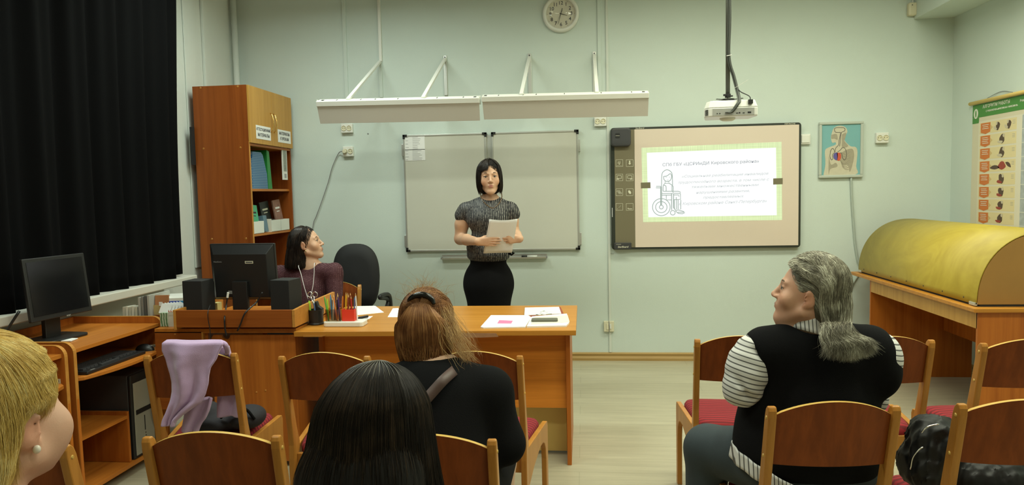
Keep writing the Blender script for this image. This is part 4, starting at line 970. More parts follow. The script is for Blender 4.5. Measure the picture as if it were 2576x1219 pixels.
for k, (px_, py_, xx_, lab) in enumerate(((388, 870, -2.31, 'small paper label on the far table side above the mouse'), (142, 958, -2.30, 'small paper label on the table side beside the blonde head'))):
    yy = (S['Y1'] if k == 0 else 2.88)-.0185; c0 = at(px_, py_, 1, yy)
    t = thing('paper_label', lab, 'label', (c0[0], yy, c0[2]))
    MB().box(c0[0]-.028, c0[0]+.020, yy-.0012, yy, c0[2]-.010, c0[2]+.010).build('tag', M['cream'], t)
    text('printed_number', '№1', .012, (c0[0]+.006, yy-.0016, c0[2]), R_BACK, M['ink'], t)
mt2, Rt2, mc2, R2 = monitor('computer_monitor', 'black acer-style flat monitor on the computer table in front of the curtain'.replace('acer-style ', ''), -2.575, 3.18, .75, .36, .30, 1.01, radians(84), radians(-6))
text('logo', 'acer', .014, tuple(Rt2@np.array([.03, -.0192, -.148])+mc2), Rt2@rotm(pi/2, 0, 0), M['alu'], mt2, off=.0003)
o = MB().tube(bez([(-2.62, 3.0, .92), (-2.66, 2.97, .84), (-2.69, 2.96, .79), (-2.73, 2.98, .76)], 16), .006, 8).build('monitor_cable', M['black'], smooth=True); prop(o, 'black cable behind the monitor by the curtain', 'cable')
P = [at(x, y, 2, .754) for x, y in ((50, 850.5), (196, 850.5), (178, 857.5), (60, 858))]
o = MB().prism([(p[0], p[1]) for p in P], 2, .752, .756).build('paper_sheet', M['paper']); prop(o, 'white paper sheet lying at the front of the computer table', 'paper')
kb = thing('keyboard', 'black computer keyboard on the pull-out shelf of the computer table', 'keyboard', (-2.37, 3.2, .618))
b = MB(); b.box(-2.46, -2.30, 3.00, 3.44, .618, .634); b.build('case', M['black'], kb, bevel=.004)
for r_ in range(5):
    for q_ in range(15):
        if r_ == 4 and 4 <= q_ <= 8:
            if q_ != 6: continue
            MB().box(-2.335, -2.320, 3.02+4*.0265, 3.02+9*.0265-.004, .634, .640).build('key', M['dgrey'], kb); continue
        MB().box(-2.440+r_*.0215, -2.422+r_*.0215, 3.02+q_*.0265, 3.02+q_*.0265+.0225, .634, .641).build('key', M['dgrey'], kb)
MB().box(-2.312, -2.304, 3.03, 3.06, .6342, .6348).build('logo_mark', M['alu'], kb)
ms = thing('computer_mouse', 'black computer mouse beside the keyboard', 'mouse', (-2.355, 3.515, .618))
MB().grid(lambda u, v: (-2.355+.052*cos(2*pi*u)*sin(v*pi/2+.001), 3.515+.030*sin(2*pi*u)*sin(v*pi/2+.001), .618+.036*cos(v*pi/2)), 28, 10, True).build('shell', M['black'], ms, smooth=True)
MB().box(-2.330, -2.310, 3.5125, 3.5175, .640, .646).build('scroll_wheel', M['grey'], ms, bevel=.002)
tw = thing('computer_tower', 'black and silver computer tower under the keyboard shelf', 'computer', (-2.5, 3.46, .068))
MB().box(-2.82, -2.37, 3.375, 3.565, .068, .515).build('case', M['dgrey'], tw, bevel=.004)
MB().box(-2.372, -2.352, 3.375, 3.565, .068, .515).build('front_bezel', M['black'], tw, bevel=.006)
MB().box(-2.353, -2.348, 3.39, 3.55, .085, .470).build('silver_front', mat('silver_bezel', (.36, .34, .27), .45, metal=.3), tw, bevel=.002)
MB().box(-2.3475, -2.346, 3.40, 3.54, .30, .325).build('drive_slot', M['black'], tw); MB().box(-2.3475, -2.346, 3.465, 3.470, .20, .28).build('status_strip', M['black'], tw)
for z in (.15, .17, .185): MB().lathe([(.004, 0), (.004, .002)], (-2.348, 3.47, z), 8, rotm(0, pi/2, 0)).build('button', M['chrome'], tw)
MB().box(-2.3475, -2.346, 3.46, 3.485, .10, .118).build('badge', M['ink'], tw)

# ================================================================== THINGS BY THE SILL
zb = .738
def slab(name, lab, cat, x0, x1, y0, y1, z0, z1, m, rz=0, tilt=0):
    c_ = np.array([(x0+x1)/2, (y0+y1)/2, z0]); b = MB(); b.T = (rotm(tilt, 0, rz), c_)
    b.box(-(x1-x0)/2, (x1-x0)/2, -(y1-y0)/2, (y1-y0)/2, 0, z1-z0); o = b.build(name, m, None, bevel=.001)
    return prop(o, lab, cat)
bk = [mat('book_%d' % i, c_, .6) for i, c_ in enumerate(((.50, .48, .38), (.22, .22, .20), (.10, .10, .09), (.40, .40, .36), (.62, .60, .50), (.40, .16, .06)))]
cb2 = at(345, 790, 2, zb)
for i in range(5):
    x = at(318+i*7.5, 795, 1, 3.69)[0]; o = slab('index_card_pack', 'cream card pack by the sill, %s of five' % ['leftmost', 'second from the left', 'middle one', 'fourth from the left', 'rightmost'][i], 'card pack', x, x+.0145, 3.655, 3.73, zb, zb+.090+.004*(i % 2), bk[4 if i % 2 else 0], 0, -.06)
for i in range(4):
    x = at(354+i*7.5, 780, 1, 3.68)[0]; slab('magazine', '%s standing upright beside the cream card packs on the left desk' % ['grey magazine', 'dark grey binder', 'thin black folder', 'light grey brochure'][i], 'magazine', x, x+.013, 3.66, 3.86, zb, zb+.145+.004*i, bk[(3, 1, 2, 3)[i]], 0, 0)
x = at(384, 780, 1, 3.68)[0]; bb = slab('booklet', 'orange and cream booklet leaning on the grey magazines by the sill', 'booklet', x, x+.075, 3.70, 3.71, zb+.02, zb+.150, bk[5], .15, -.12)
b = MB(); b.box(x+.01, x+.055, 3.6745, 3.675, zb+.045, zb+.10); o = b.build('cover_picture', mat('cover_tan', (.50, .38, .16), .6), bb)
o = MB().box(x+.045, x+.066, 3.672, 3.6726, zb+.095, zb+.118).build('price_label', M['paper'], bb)
tb_ = thing('tissue_box', 'green and white patterned box with papers sticking out beside the computer desk', 'box', (-2.22, 3.60, zb))
xa = at(402, 800, 1, 3.56)[0]; xb = at(436, 800, 1, 3.56)[0]
g = G('leaf_pattern'); tc = g.n('ShaderNodeTexCoord'); wv = g.n('ShaderNodeTexWave'); wv.inputs['Scale'].default_value = 18; wv.inputs['Distortion'].default_value = 6; g.l(tc, 'Object', wv, 'Vector')
cr = g.n('ShaderNodeValToRGB'); e = cr.color_ramp.elements; e[0].position = .45; e[0].color = (.10, .20, .09, 1); e[1].position = .55; e[1].color = (.50, .56, .42, 1); g.l(wv, 'Fac', cr, 'Fac'); g.l(cr, 'Color', g.b, 'Base Color')
MB().box(xa, xb-.028, 3.56, 3.70, zb, zb+.075).build('carton', g.m, tb_, bevel=.002); MB().box(xb-.028, xb, 3.56, 3.70, zb, zb+.082).build('side_flap', bk[4], tb_)
for i in range(7):
    b = MB(); cxx = xa+.012+.010*i; b.T = (rotm(radians(-20), radians(12+4*i), radians(6*i)), np.array([cxx, 3.58+.008*i, zb+.066])); b.box(-.030, .030, -.0012, .0012, 0, .055); b.build('paper_slip', M['paper'], tb_)
b = MB()
for i in range(3): b.prism([(xa+.058+.012*i, zb+.082), (xa+.066+.012*i, zb+.082), (xa+.060+.012*i, zb+.094)], 1, 3.548, 3.549)
b.build('printed_marks', mat('mark_red', (.5, .08, .04), .6), tb_)
# blue and white paper pack on the sill corner
pkt = thing('paper_pack', 'blue and white pack of printer paper behind the left speaker', 'paper pack', (-2.30, 3.95, zb))
R = rotm(0, 0, .25); c_ = np.array([at(478, 760, 1, 3.90)[0], 3.90, zb+.055])
b = MB(); b.T = (R, c_); b.box(-.14, .14, -.09, .10, -.055, .068); b.build('wrapper', M['white'], pkt, bevel=.004)
b = MB(); b.T = (R, c_); b.box(-.1402, .1402, -.0912, -.088, -.052, .048); b.build('printed_band', mat('pack_blue', (.01, .06, .50), .3), pkt)
b = MB(); b.T = (R, c_); b.prism([(-.08, -.05), (-.03, -.05), (.02, .048), (-.03, .048)], 1, -.0922, -.0913); b.build('printed_stripe', mat('pack_cyan', (.03, .30, .62), .3), pkt)
o = MB().lathe([(.022, 0), (.026, .004), (.022, .007), (.0, .007)], (-2.63, 3.72, zb), 20).build('wooden_disc', M['lamty']); prop(o, 'small round wooden disc on the desk by the window sill', 'disc')

# ================================================================== TALL CABINET
cab = thing('tall_cabinet', 'tall orange-brown cabinet with two labelled doors over open shelves', 'cabinet', (-2.68, 5.42, 0))
cx0, cx1, cy0_, cy1_, CZ = -2.895, -2.475, 5.06, 5.82, 2.262
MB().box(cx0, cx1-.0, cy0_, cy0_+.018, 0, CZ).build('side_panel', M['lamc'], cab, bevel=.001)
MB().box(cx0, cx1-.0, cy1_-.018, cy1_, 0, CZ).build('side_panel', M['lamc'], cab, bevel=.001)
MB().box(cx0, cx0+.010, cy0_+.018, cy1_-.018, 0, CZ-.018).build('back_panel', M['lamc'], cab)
MB().box(cx0, cx1, cy0_+.018, cy1_-.018, CZ-.018, CZ).build('top_panel', M['lamty'], cab)
MB().box(cx1, cx1+.003, cy0_, cy0_+.018, 0, 1.845).build('edge_band', M['edge'], cab)
SHZ = [1.815, 1.475, 1.13, .78, .40, .08]
for z in SHZ: MB().box(cx0+.01, cx1-.02 if z < 1.8 else cx1, cy0_+.018, cy1_-.018, z, z+.018).build('shelf', M['lamty'], cab)
ymid = (cy0_+cy1_)/2
for k, (ya, yb_, txt) in enumerate(((cy0_+.001, ymid-.0015, ('АТТЕСТАЦИОННЫЕ', 'МАТЕРИАЛЫ')), (ymid+.0015, cy1_+.004, ('МАТЕРИАЛЫ', 'К УРОКАМ')))):
    d = MB().box(cx1+.001, cx1+.018, ya, yb_, 1.835, CZ-.002).build('door', M['beechf'], cab, bevel=.0015)
    yh = ymid+(-.028 if k == 0 else .028)
    MB().tube([(cx1+.018, yh, 2.09), (cx1+.034, yh, 2.075), (cx1+.044, yh, 2.03), (cx1+.044, yh, 2.00), (cx1+.034, yh, 1.955), (cx1+.018, yh, 1.94)], .004, 8).build('handle', M['brass'], d, smooth=True)
    yc = ya+.215 if k == 0 else yb_-.165
    MB().box(cx1+.0185, cx1+.020, yc-.125, yc+.125, 1.872, 1.975).build('paper_sign', M['paper'], d)
    for i, s_ in enumerate(txt): text('sign_text', s_, .034 if len(s_) < 12 else .029, (cx1+.0205, yc, 1.945-.042*i), R_LEFT, M['ink'], d, off=.0006, sx=.92 if len(s_) < 12 else .85)
for (y, z) in ((5.059, 1.90),): MB().box(cx0-.014, cx0, 5.02, 5.06, 1.68, 1.96).build('hinge_plate', M['blackm'], cab)
for x, z in ((-2.83, 1.80), (-2.54, 1.80), (-2.83, CZ-.012), (-2.54, CZ-.012), (-2.80, 1.12), (-2.53, 1.12)): MB().lathe([(.008, 0), (.006, .002)], (x, cy0_, z), 10, Rw).build('screw_cap', M['beech'], cab)
# contents
def bookx(name, lab, cat, y0, y1, z0, z1, m, depth=.22, x1=None, group=None):
    x1 = cx1-.03 if x1 is None else x1
    o = MB().box(x1-depth, x1, y0, y1, z0, z1).build(name, m, None, bevel=.001); return prop(o, lab, cat, group)
s1 = 1.493
g = G('blue_dotted_card'); tc = g.n('ShaderNodeTexCoord'); br = g.n('ShaderNodeTexBrick'); mp = g.n('ShaderNodeMapping'); mp.inputs['Rotation'].default_value = (radians(90), 0, radians(90)); mp.inputs['Scale'].default_value = (1, 1, 1)
g.l(tc, 'Object', mp, 'Vector')
sx_ = g.n('ShaderNodeSeparateXYZ'); g.l(tc, 'Object', sx_, 0)
cmb = g.n('ShaderNodeCombineXYZ'); g.l(sx_, 'Y', cmb, 0); g.l(sx_, 'Z', cmb, 1); g.l(cmb, 0, br, 'Vector')
br.inputs['Scale'].default_value = 1; br.inputs['Brick Width'].default_value = .013; br.inputs['Row Height'].default_value = .013; br.inputs['Mortar Size'].default_value = .0035
br.inputs['Color1'].default_value = (.32, .42, .44, 1); br.inputs['Color2'].default_value = (.32, .42, .44, 1); br.inputs['Mortar'].default_value = (.03, .13, .30, 1)
g.l(br, 'Color', g.b, 'Base Color'); M['bluep'] = g.m
for y0, y1, h, lab in ((5.10, 5.155, .275, 'narrow blue patterned magazine file on the upper shelf beside the cabinet side'), (5.160, 5.42, .285, 'large blue patterned magazine file on the upper cabinet shelf')):
    mb_ = MB(); ss = y0-.0
    if y1-y0 < .1: mb_.prism([(y0, s1), (y1, s1), (y1, s1+.20), (y0+.01, s1+h), (y0, s1+h)], 0, cx1-.26, cx1-.03)
    else: mb_.prism([(y0, s1), (y1, s1), (y1-.01, s1+.12), (y1-.07, s1+h-.02), (y1-.10, s1+h), (y0+.02, s1+h), (y0, s1+h-.08)], 0, cx1-.26, cx1-.03)
    prop(mb_.build('magazine_file', M['bluep'], None), lab, 'magazine file', 'blue magazine files')
o = bookx('red_binder', 'red binder behind the blue magazine files in the cabinet', 'binder', 5.24, 5.31, s1, s1+.318, mat('binder_red', (.40, .02, .02), .5), depth=.08, x1=cx1-.265)
o = bookx('grey_book', 'grey book standing behind the blue files next to the red binder', 'book', 5.36, 5.395, s1, s1+.31, bk[3], depth=.1, x1=cx1-.265)
b = MB(); b.hexa([(cx1-.26, 5.43, s1), (cx1-.03, 5.43, s1), (cx1-.03, 5.50, s1), (cx1-.26, 5.50, s1)], [(cx1-.26, 5.42, s1+.31), (cx1-.03, 5.42, s1+.31), (cx1-.03, 5.465, s1+.30), (cx1-.26, 5.465, s1+.30)])
prop(b.build('green_folder', mat('folder_green', (.02, .22, .04), .4), None, bevel=.002), 'green folder leaning right of the blue files in the cabinet', 'folder')
b = MB(); b.box(cx1-.012, cx1-.004, 5.655, 5.745, 1.57, 1.86); nf = b.build('picture_card', M['white'], None); prop(nf, 'narrow white framed card hanging at the right of the upper cabinet shelf', 'card')
MB().box(cx1-.0035, cx1-.0025, 5.67, 5.73, 1.64, 1.84).build('printed_band', mat('card_grey', (.30, .32, .27), .6, noise=.5, nscale=60), nf); MB().box(cx1-.0035, cx1-.0025, 5.68, 5.72, 1.585, 1.62).build('printed_mark', M['inkl'], nf)
s2 = 1.148
for y0, y1, lab in ((5.085, 5.30, 'white card box with green booklets on the lower visible cabinet shelf'), (5.44, 5.78, 'white card box with dark booklets at the right of the lower visible cabinet shelf')):
    t = thing('card_box', lab, 'box', (cx1-.13, (y0+y1)/2, s2), 'white card boxes on the cabinet shelf'); xf = cx1-.022
    MB().box(xf-.003, xf, y0, y1, s2, s2+.095).build('front_wall', M['white'], t); MB().box(xf-.2, xf-.003, y0, y0+.003, s2, s2+.105).build('side_wall', M['paper2'], t)
    MB().box(xf-.2, xf-.003, y1-.003, y1, s2, s2+.095).build('side_wall', M['white'], t); MB().box(xf-.2, xf, y0, y1, s2, s2+.003).build('bottom', M['white'], t)
    if y1 > 5.5: MB().box(xf, xf+.0008, (y0+y1)/2-.001, (y0+y1)/2+.001, s2, s2+.095).build('fold_line', M['inkl'], t)
def lean_book(lab, y0, wd, h, m, ang, th=.012, dx=.05, kind='booklet', band=None):
    b = MB(); b.T = (rotm(radians(ang), 0, 0)@rotm(0, radians(-8), 0), np.array([cx1-.03-dx, y0, s2+.004])); b.box(-th/2, th/2, 0, wd, 0, h); o = b.build(kind, m, None, bevel=.0008); prop(o, lab, kind.replace('_', ' '))
    if band:
        b = MB(); b.T = (rotm(radians(ang), 0, 0)@rotm(0, radians(-8), 0), np.array([cx1-.03-dx, y0, s2+.004])); b.box(th/2, th/2+.0006, wd*.2, wd*.8, h*.7, h*.76); b.box(th/2, th/2+.0006, wd*.3, wd*.7, h*.6, h*.63); b.build('cover_print', band, o)
lean_book('violet booklet at the left of the first white card box', 5.10, .05, .20, mat('bk_violet', (.20, .12, .24), .5), 0, dx=.11)
lean_book('blue booklet in the first white card box', 5.13, .08, .205, mat('bk_blue', (.05, .14, .30), .5), 0, dx=.09)
lean_book('bright green booklet in front in the first white card box', 5.17, .135, .225, mat('bk_green', (.08, .42, .22), .5), -4, dx=.03, band=M['ink'])
lean_book('grey sheet pocket standing behind the green booklet', 5.12, .33, .30, mat('bk_grey', (.14, .14, .12), .3), 0, dx=.19)
lean_book('black booklet with white title leaning left in the right card box', 5.47, .16, .235, mat('bk_black', (.02, .025, .02), .4), 5, dx=.07, band=M['icon'])
lean_book('pale booklet with a red and brown picture in the right card box', 5.63, .135, .25, mat('bk_red', (.30, .16, .12), .5, noise=.6, nscale=25), 4, dx=.03, band=M['paper'])
lean_book('blue plastic pot left of the right card box', 5.35, .06, .13, mat('bk_pot', (.12, .20, .26), .4), 0, th=.05, dx=.03, kind='plastic_pot')

# ================================================================== OFFICE CHAIR
oc = thing('office_chair', 'black swivel office chair with rounded back behind the teacher desk', 'office chair', (-1.56, 5.15, 0))
YO = 5.25; A = at(840, 700, 1, YO); Bq = at(957, 700, 1, YO); ocx = (A[0]+Bq[0])/2; ow = (Bq[0]-A[0])/2; zt_ = at(893, 612, 1, YO)[2]; zb_ = .56
def ob(u, v):
    a = 2*pi*u; c2, s2_ = cos(a), sin(a); z = zb_+(zt_-zb_)*(.5+.5*(1 if s2_ > 0 else -1)*abs(s2_)**.75)
    e_ = .78 if s2_ > 0 else .40; xw = abs(c2)**e_*(1 if c2 > 0 else -1)
    r = [0, .6, .95, 1.0, .95, .6, 0][int(round(v*6))]; yo = [.02, .025, .015, -.015, -.045, -.055, -.06][int(round(v*6))]
    zc_ = (zb_+zt_)/2; wn = 1.0-.10*max(0, -s2_)
    return (ocx+xw*ow*r*wn, YO+yo+.03*(1-abs(xw*r))**1*0, zc_+(z-zc_)*r)
MB().grid(ob, 48, 7, True).build('backrest', M['velvetc'] if 'velvetc' in M else mat('black_upholstery', (.012, .012, .013), .75, bump=.2, bscale=500), oc, smooth=True)
MB().prism([(p+ocx, q_+5.11) for p, q_ in rrect(-.23, .23, -.22, .22, .08)], 2, .42, .50).build('seat', bpy.data.materials['black_upholstery'], oc, bevel=.02, seg=3)
for s in (-1, 1):
    MB().tube(bez([(ocx+s*.235, 5.23, .46), (ocx+s*.265, 5.22, .56), (ocx+s*.27, 5.18, .66), (ocx+s*.262, 5.09, .685), (ocx+s*.258, 4.97, .68), (ocx+s*.255, 5.20, .62), (ocx+s*.24, 5.01, .48)], 40), .016, 10).build('armrest', M['black'], oc, smooth=True)
MB().tube([(ocx, 5.13, .08), (ocx, 5.13, .42)], .025, 12).build('gas_lift', M['black'], oc)
for k in range(5):
    a = 2*pi*k/5+.3; x, y = ocx+.26*cos(a), 5.13+.26*sin(a)
    l = MB().tube([(ocx, 5.13, .11), (x, y, .065)], [.024, .014], 8).build('base_arm', M['black'], oc)
    MB().lathe([(.025, -.012), (.025, .012)], (x, y, .025), 12, rotm(pi/2, 0, a)).build('castor', M['black'], l)
MB().box(ocx-.04, ocx+.04, 5.20, 5.28, .44, .62).build('back_bracket', M['black'], oc)

# ================================================================== LONG DESK + YELLOW HOOD (right)
ld = thing('long_desk', 'long orange-brown desk along the right wall carrying the yellow hood', 'desk', (2.46, 4.8, 0))
lx0, lx1, ly0, ly1, LZ = 2.075, 2.86, 3.96, 5.72, .752
MB().box(lx0, lx1, ly0, ly1, LZ-.024, LZ).build('desktop', M['lamt'], ld, bevel=.004)
MB().box(lx0+.030, lx0+.048, ly0+.03, 5.40, LZ-.115, LZ-.024).build('apron', M['beechf'], ld)
MB().box(lx0+.03, lx1-.04, ly0+.02, ly0+.038, 0, LZ-.024).build('side_panel', mat('near_panel', (0,0,0)) if 0 else M['lam'], ld, bevel=.001)
MB().box(lx0+.03, lx1-.04, 5.40, 5.418, 0, LZ-.024).build('side_panel', M['lam'], ld, bevel=.001)
MB().box(lx1-.24, lx1-.222, ly0+.04, 5.40, .35, LZ-.024).build('back_panel', M['lam'], ld)
hd = thing('yellow_hood', 'large yellow half-cylinder plywood hood lying on the long desk', 'hood', (2.48, 4.85, LZ))
HY0, HY1, HX0, HX1 = 4.02, 5.66, 2.115, 2.845
hc = (HX0+HX1)/2; hr = (HX1-HX0)/2; hh = .395
def arc(n, r0=1.0):
    P = []
    for i in range(n+1):
        a = pi-pi*i/n; P.append((hc+hr*r0*np.sign(cos(a))*abs(cos(a))**.92, LZ+.012+hh*r0*sin(a)**.92 if sin(a) > 1e-9 else LZ+.012))
    return P
b = MB(); Po = arc(40); n = len(Po)
vs = [(p[0], HY0, p[1]) for p in Po]+[(p[0], HY1, p[1]) for p in Po]
b.add(vs, [(i, i+1, n+i+1, n+i) for i in range(n-1)])
g = G('yellow_plywood'); tc = g.n('ShaderNodeTexCoord'); n1 = g.n('ShaderNodeTexNoise'); n1.inputs['Scale'].default_value = 3; n1.inputs['Detail'].default_value = 8; n1.inputs['Distortion'].default_value = 3
g.l(tc, 'Object', n1, 'Vector'); cr = g.n('ShaderNodeValToRGB'); e = cr.color_ramp.elements; e[0].position = .3; e[0].color = (.39, .285, .030, 1); e[1].position = .7; e[1].color = (.48, .365, .046, 1); g.l(n1, 'Fac', cr, 'Fac'); g.l(cr, 'Color', g.b, 'Base Color'); g.b.inputs['Roughness'].default_value = .5
b.build('curved_sheet', g.m, hd, smooth=True, solid=.006)
for y in (HY0-.002, HY1-.012):
    MB().prism([(p[0], p[1]) for p in arc(40, .985)], 1, y, y+.014).build('end_panel', mat('hood_end', (.34, .17, .035), .5, noise=.15, nscale=6), hd)
MB().box(HX0+.005, HX1-.005, HY0, HY1, LZ, LZ+.014).build('base_frame', M['blackm'], hd)
for k in range(7): MB().lathe([(.004, 0), (.004, .002)], (HX0-.004, HY0+.12+k*.235, LZ+.035), 8, rotm(0, -pi/2, 0)).build('screw', M['ink'], hd)
for y in (HY0+.03, HY1-.03): MB().box(HX0-.008, HX0+.02, y-.03, y+.03, LZ+.004, LZ+.022).build('corner_bracket', M['alu'], hd, bevel=.002)
# ================================================================== BODIES : distance fields meshed with surface nets
def axis_(segs):
    """segs: list of (lo, hi, step) in rising order, gaps filled"""
    out = [segs[0][0]]
    for lo, hi, st in segs:
        lo = max(lo, out[-1]); n = max(1, int(round((hi-lo)/st)))
        out += list(lo+(hi-lo)*np.arange(1, n+1)/n)
    return np.array(out)
class Field:
    def __init__(s, xs, ys, zs):
        s.x, s.y, s.z = xs, ys, zs; s.V = np.full((len(xs), len(ys), len(zs)), 1.0, np.float32)
    def _sl(s, bb, pad):
        r = []
        for a, lo, hi in ((s.x, bb[0][0], bb[1][0]), (s.y, bb[0][1], bb[1][1]), (s.z, bb[0][2], bb[1][2])):
            i = max(0, np.searchsorted(a, lo-pad)-1); j = min(len(a), np.searchsorted(a, hi+pad)+1); r.append(slice(i, j))
        return tuple(r)
    def _ev(s, pr, pad):
        f, bb = pr; sl = s._sl(bb, pad)
        if any(q.start >= q.stop for q in sl): return None, None
        return sl, f(s.x[sl[0]][:, None, None], s.y[sl[1]][None, :, None], s.z[sl[2]][None, None, :])
    def add(s, pr, k=0.012):
        sl, d = s._ev(pr, 0.06+k)
        if sl is None: return s
        V = s.V[sl]; h = np.maximum(k-np.abs(V-d), 0)/k; s.V[sl] = np.minimum(V, d)-h*h*k*.25; return s
    def cut(s, pr, k=0.006):
        sl, d = s._ev(pr, 0.03+k)
        if sl is None: return s
        V = s.V[sl]; d = -d; h = np.maximum(k-np.abs(V-d), 0)/k; s.V[sl] = np.maximum(V, d)+h*h*k*.25; return s
    def keep(s, fn):                       # intersect with a half space style function over the whole grid
        s.V = np.maximum(s.V, fn(s.x[:, None, None], s.y[None, :, None], s.z[None, None, :])); return s
    def mesh(s, smooth=2, off=0.0):
        V = s.V+np.float32(off); V = np.pad(V, 1, constant_values=1.0)
        ax = [np.concatenate(([a[0]-(a[1]-a[0])], a, [a[-1]+(a[-1]-a[-2])])) for a in (s.x, s.y, s.z)]
        S = V < 0; nx, ny, nz = V.shape; cx, cy, cz = nx-1, ny-1, nz-1
        acc = np.zeros((cx, cy, cz, 3), np.float32); cnt = np.zeros((cx, cy, cz), np.int16)
        quads = []
        for a in range(3):
            sh = [slice(None)]*3; s0 = list(sh); s1 = list(sh); s0[a] = slice(0, -1); s1[a] = slice(1, None)
            A, B = V[tuple(s0)], V[tuple(s1)]; cr = S[tuple(s0)] != S[tuple(s1)]
            I = np.argwhere(cr); t = (A[cr]/(A[cr]-B[cr])).astype(np.float32)
            P = I.astype(np.float32); P[:, a] += t
            o = [b for b in range(3) if b != a]
            for da in (0, -1):
                for db in (0, -1):
                    J = I.copy(); J[:, o[0]] += da; J[:, o[1]] += db
                    ok = (J >= 0).all(1) & (J < (cx, cy, cz)).all(1)
                    np.add.at(acc, tuple(J[ok].T), P[ok]); np.add.at(cnt, tuple(J[ok].T), 1)
            flip = S[tuple(s0)][cr]
            q = []
            for da, db in ((0, 0), (-1, 0), (-1, -1), (0, -1)):
                J = I.copy(); J[:, o[0]] += da; J[:, o[1]] += db; q.append(J)
            quads.append((q, flip if a != 1 else ~flip))
        m = cnt > 0; idx = np.full(cnt.shape, -1, np.int64); idx[m] = np.arange(m.sum())
        Pv = acc[m]/cnt[m][:, None]
        co = np.stack([np.interp(Pv[:, i], np.arange(len(ax[i])), ax[i]) for i in range(3)], 1)
        Fs = []
        for q, flip in quads:
            f = np.stack([idx[tuple(J.T)] for J in q], 1)
            f[~flip] = f[~flip][:, ::-1]; Fs.append(f)
        Fq = np.concatenate(Fs)
        E_ = np.concatenate([Fq[:, [0, 1]], Fq[:, [1, 2]], Fq[:, [2, 3]], Fq[:, [3, 0]]])
        for _ in range(smooth):
            ac = np.zeros_like(co); n_ = np.zeros(len(co))
            np.add.at(ac, E_[:, 0], co[E_[:, 1]]); np.add.at(ac, E_[:, 1], co[E_[:, 0]])
            np.add.at(n_, E_[:, 0], 1); np.add.at(n_, E_[:, 1], 1)
            co = .5*co+.5*ac/n_[:, None]
        return co, Fq
def sample(Fd, P):
    ii = []; ff = []
    for a, q in ((Fd.x, P[:, 0]), (Fd.y, P[:, 1]), (Fd.z, P[:, 2])):
        q = np.clip(q, a[0]+1e-6, a[-1]-1e-6); i = np.searchsorted(a, q)-1; i = np.clip(i, 0, len(a)-2); ii.append(i); ff.append((q-a[i])/(a[i+1]-a[i]))
    r = 0
    for dx in (0, 1):
        for dy in (0, 1):
            for dz in (0, 1):
                w_ = (ff[0] if dx else 1-ff[0])*(ff[1] if dy else 1-ff[1])*(ff[2] if dz else 1-ff[2]); r = r+w_*Fd.V[ii[0]+dx, ii[1]+dy, ii[2]+dz]
    return r
def grad(Fd, P, h=.004):
    g_ = np.stack([sample(Fd, P+np.eye(3)[k]*h)-sample(Fd, P-np.eye(3)[k]*h) for k in range(3)], 1); return g_/(np.linalg.norm(g_, axis=1, keepdims=True)+1e-9)
def fuzz(Fd, T, cap, N, ln, flow, m, parent, r=.0005, lvl=-.004, var=.005, seed=0, steps=9, noise=.15, name='cap_strands', avoid=None):
    """strands that lie along the hair surface, combed by flow(local point)"""
    rg = np.random.RandomState(seed); P = cap[rg.randint(0, len(cap), N)]+.003*rg.randn(N, 3); lv = lvl+var*rg.rand(N); L_ = ln*(.6+.8*rg.rand(N)); K = []; nz = noise*rg.randn(N, 3)
    for k in range(steps):
        for _ in range(2): P = P-grad(Fd, P)*np.clip(sample(Fd, P)-lv, -.01, .01)[:, None]
        K.append(P.copy()); loc = ((P-T[1])/T[2])@T[0]; d_ = flow(loc); d_ = d_/(np.linalg.norm(d_, axis=1, keepdims=True)+1e-9)+nz; d_ = d_@T[0].T; n_ = grad(Fd, P); d_ -= n_*(d_*n_).sum(1, keepdims=True); d_ /= np.linalg.norm(d_, axis=1, keepdims=True)+1e-9; P = P+d_*(L_/steps)[:, None]
    return strands(name, np.stack(K, 1), m, parent, r, steps+3, jit=.0002, seed=seed+100, avoid=avoid)
def crownflow(c, down=.6, sw=0.0):
    c = np.array(c)
    def f(L): d_ = L-c; d_ = d_/(np.linalg.norm(d_, axis=1, keepdims=True)+1e-9); d_[:, 2] -= down; d_[:, 0] += sw*-L[:, 1]*10; d_[:, 1] += sw*L[:, 0]*10; return d_
    return f
def cone(a, b, ra, rb=None):
    a = np.array(a, float); b = np.array(b, float); rb = ra if rb is None else rb; ba = b-a; L2 = max(ba@ba, 1e-9)
    def f(X, Y, Z):
        px_, py_, pz = X-a[0], Y-a[1], Z-a[2]; t = np.clip((px_*ba[0]+py_*ba[1]+pz*ba[2])/L2, 0, 1)
        return np.sqrt((px_-t*ba[0])**2+(py_-t*ba[1])**2+(pz-t*ba[2])**2)-(ra+t*(rb-ra))
    r = max(ra, rb); return f, (np.minimum(a, b)-r, np.maximum(a, b)+r)
def ell(c, r, R=None, T=None):
    c = np.array(c, float); r = np.array(r, float)
    if T is not None: c = T[1]+T[2]*(T[0]@c); r = r*T[2]; R = T[0] if R is None else T[0]@R
    def f(X, Y, Z):
        p, q_, w_ = X-c[0], Y-c[1], Z-c[2]
        if R is not None:
            p, q_, w_ = (R[0][0]*p+R[1][0]*q_+R[2][0]*w_, R[0][1]*p+R[1][1]*q_+R[2][1]*w_, R[0][2]*p+R[1][2]*q_+R[2][2]*w_)
        k0 = np.sqrt((p/r[0])**2+(q_/r[1])**2+(w_/r[2])**2); k1 = np.sqrt((p/r[0]**2)**2+(q_/r[1]**2)**2+(w_/r[2]**2)**2)
        return k0*(k0-1)/np.maximum(k1, 1e-6)
    m = max(r) if R is not None else r; return f, (c-m, c+m)
def coneT(T, a, b, ra, rb=None):
    f = lambda p: T[1]+T[2]*(T[0]@np.array(p, float)); return cone(f(a), f(b), ra*T[2], (ra if rb is None else rb)*T[2])
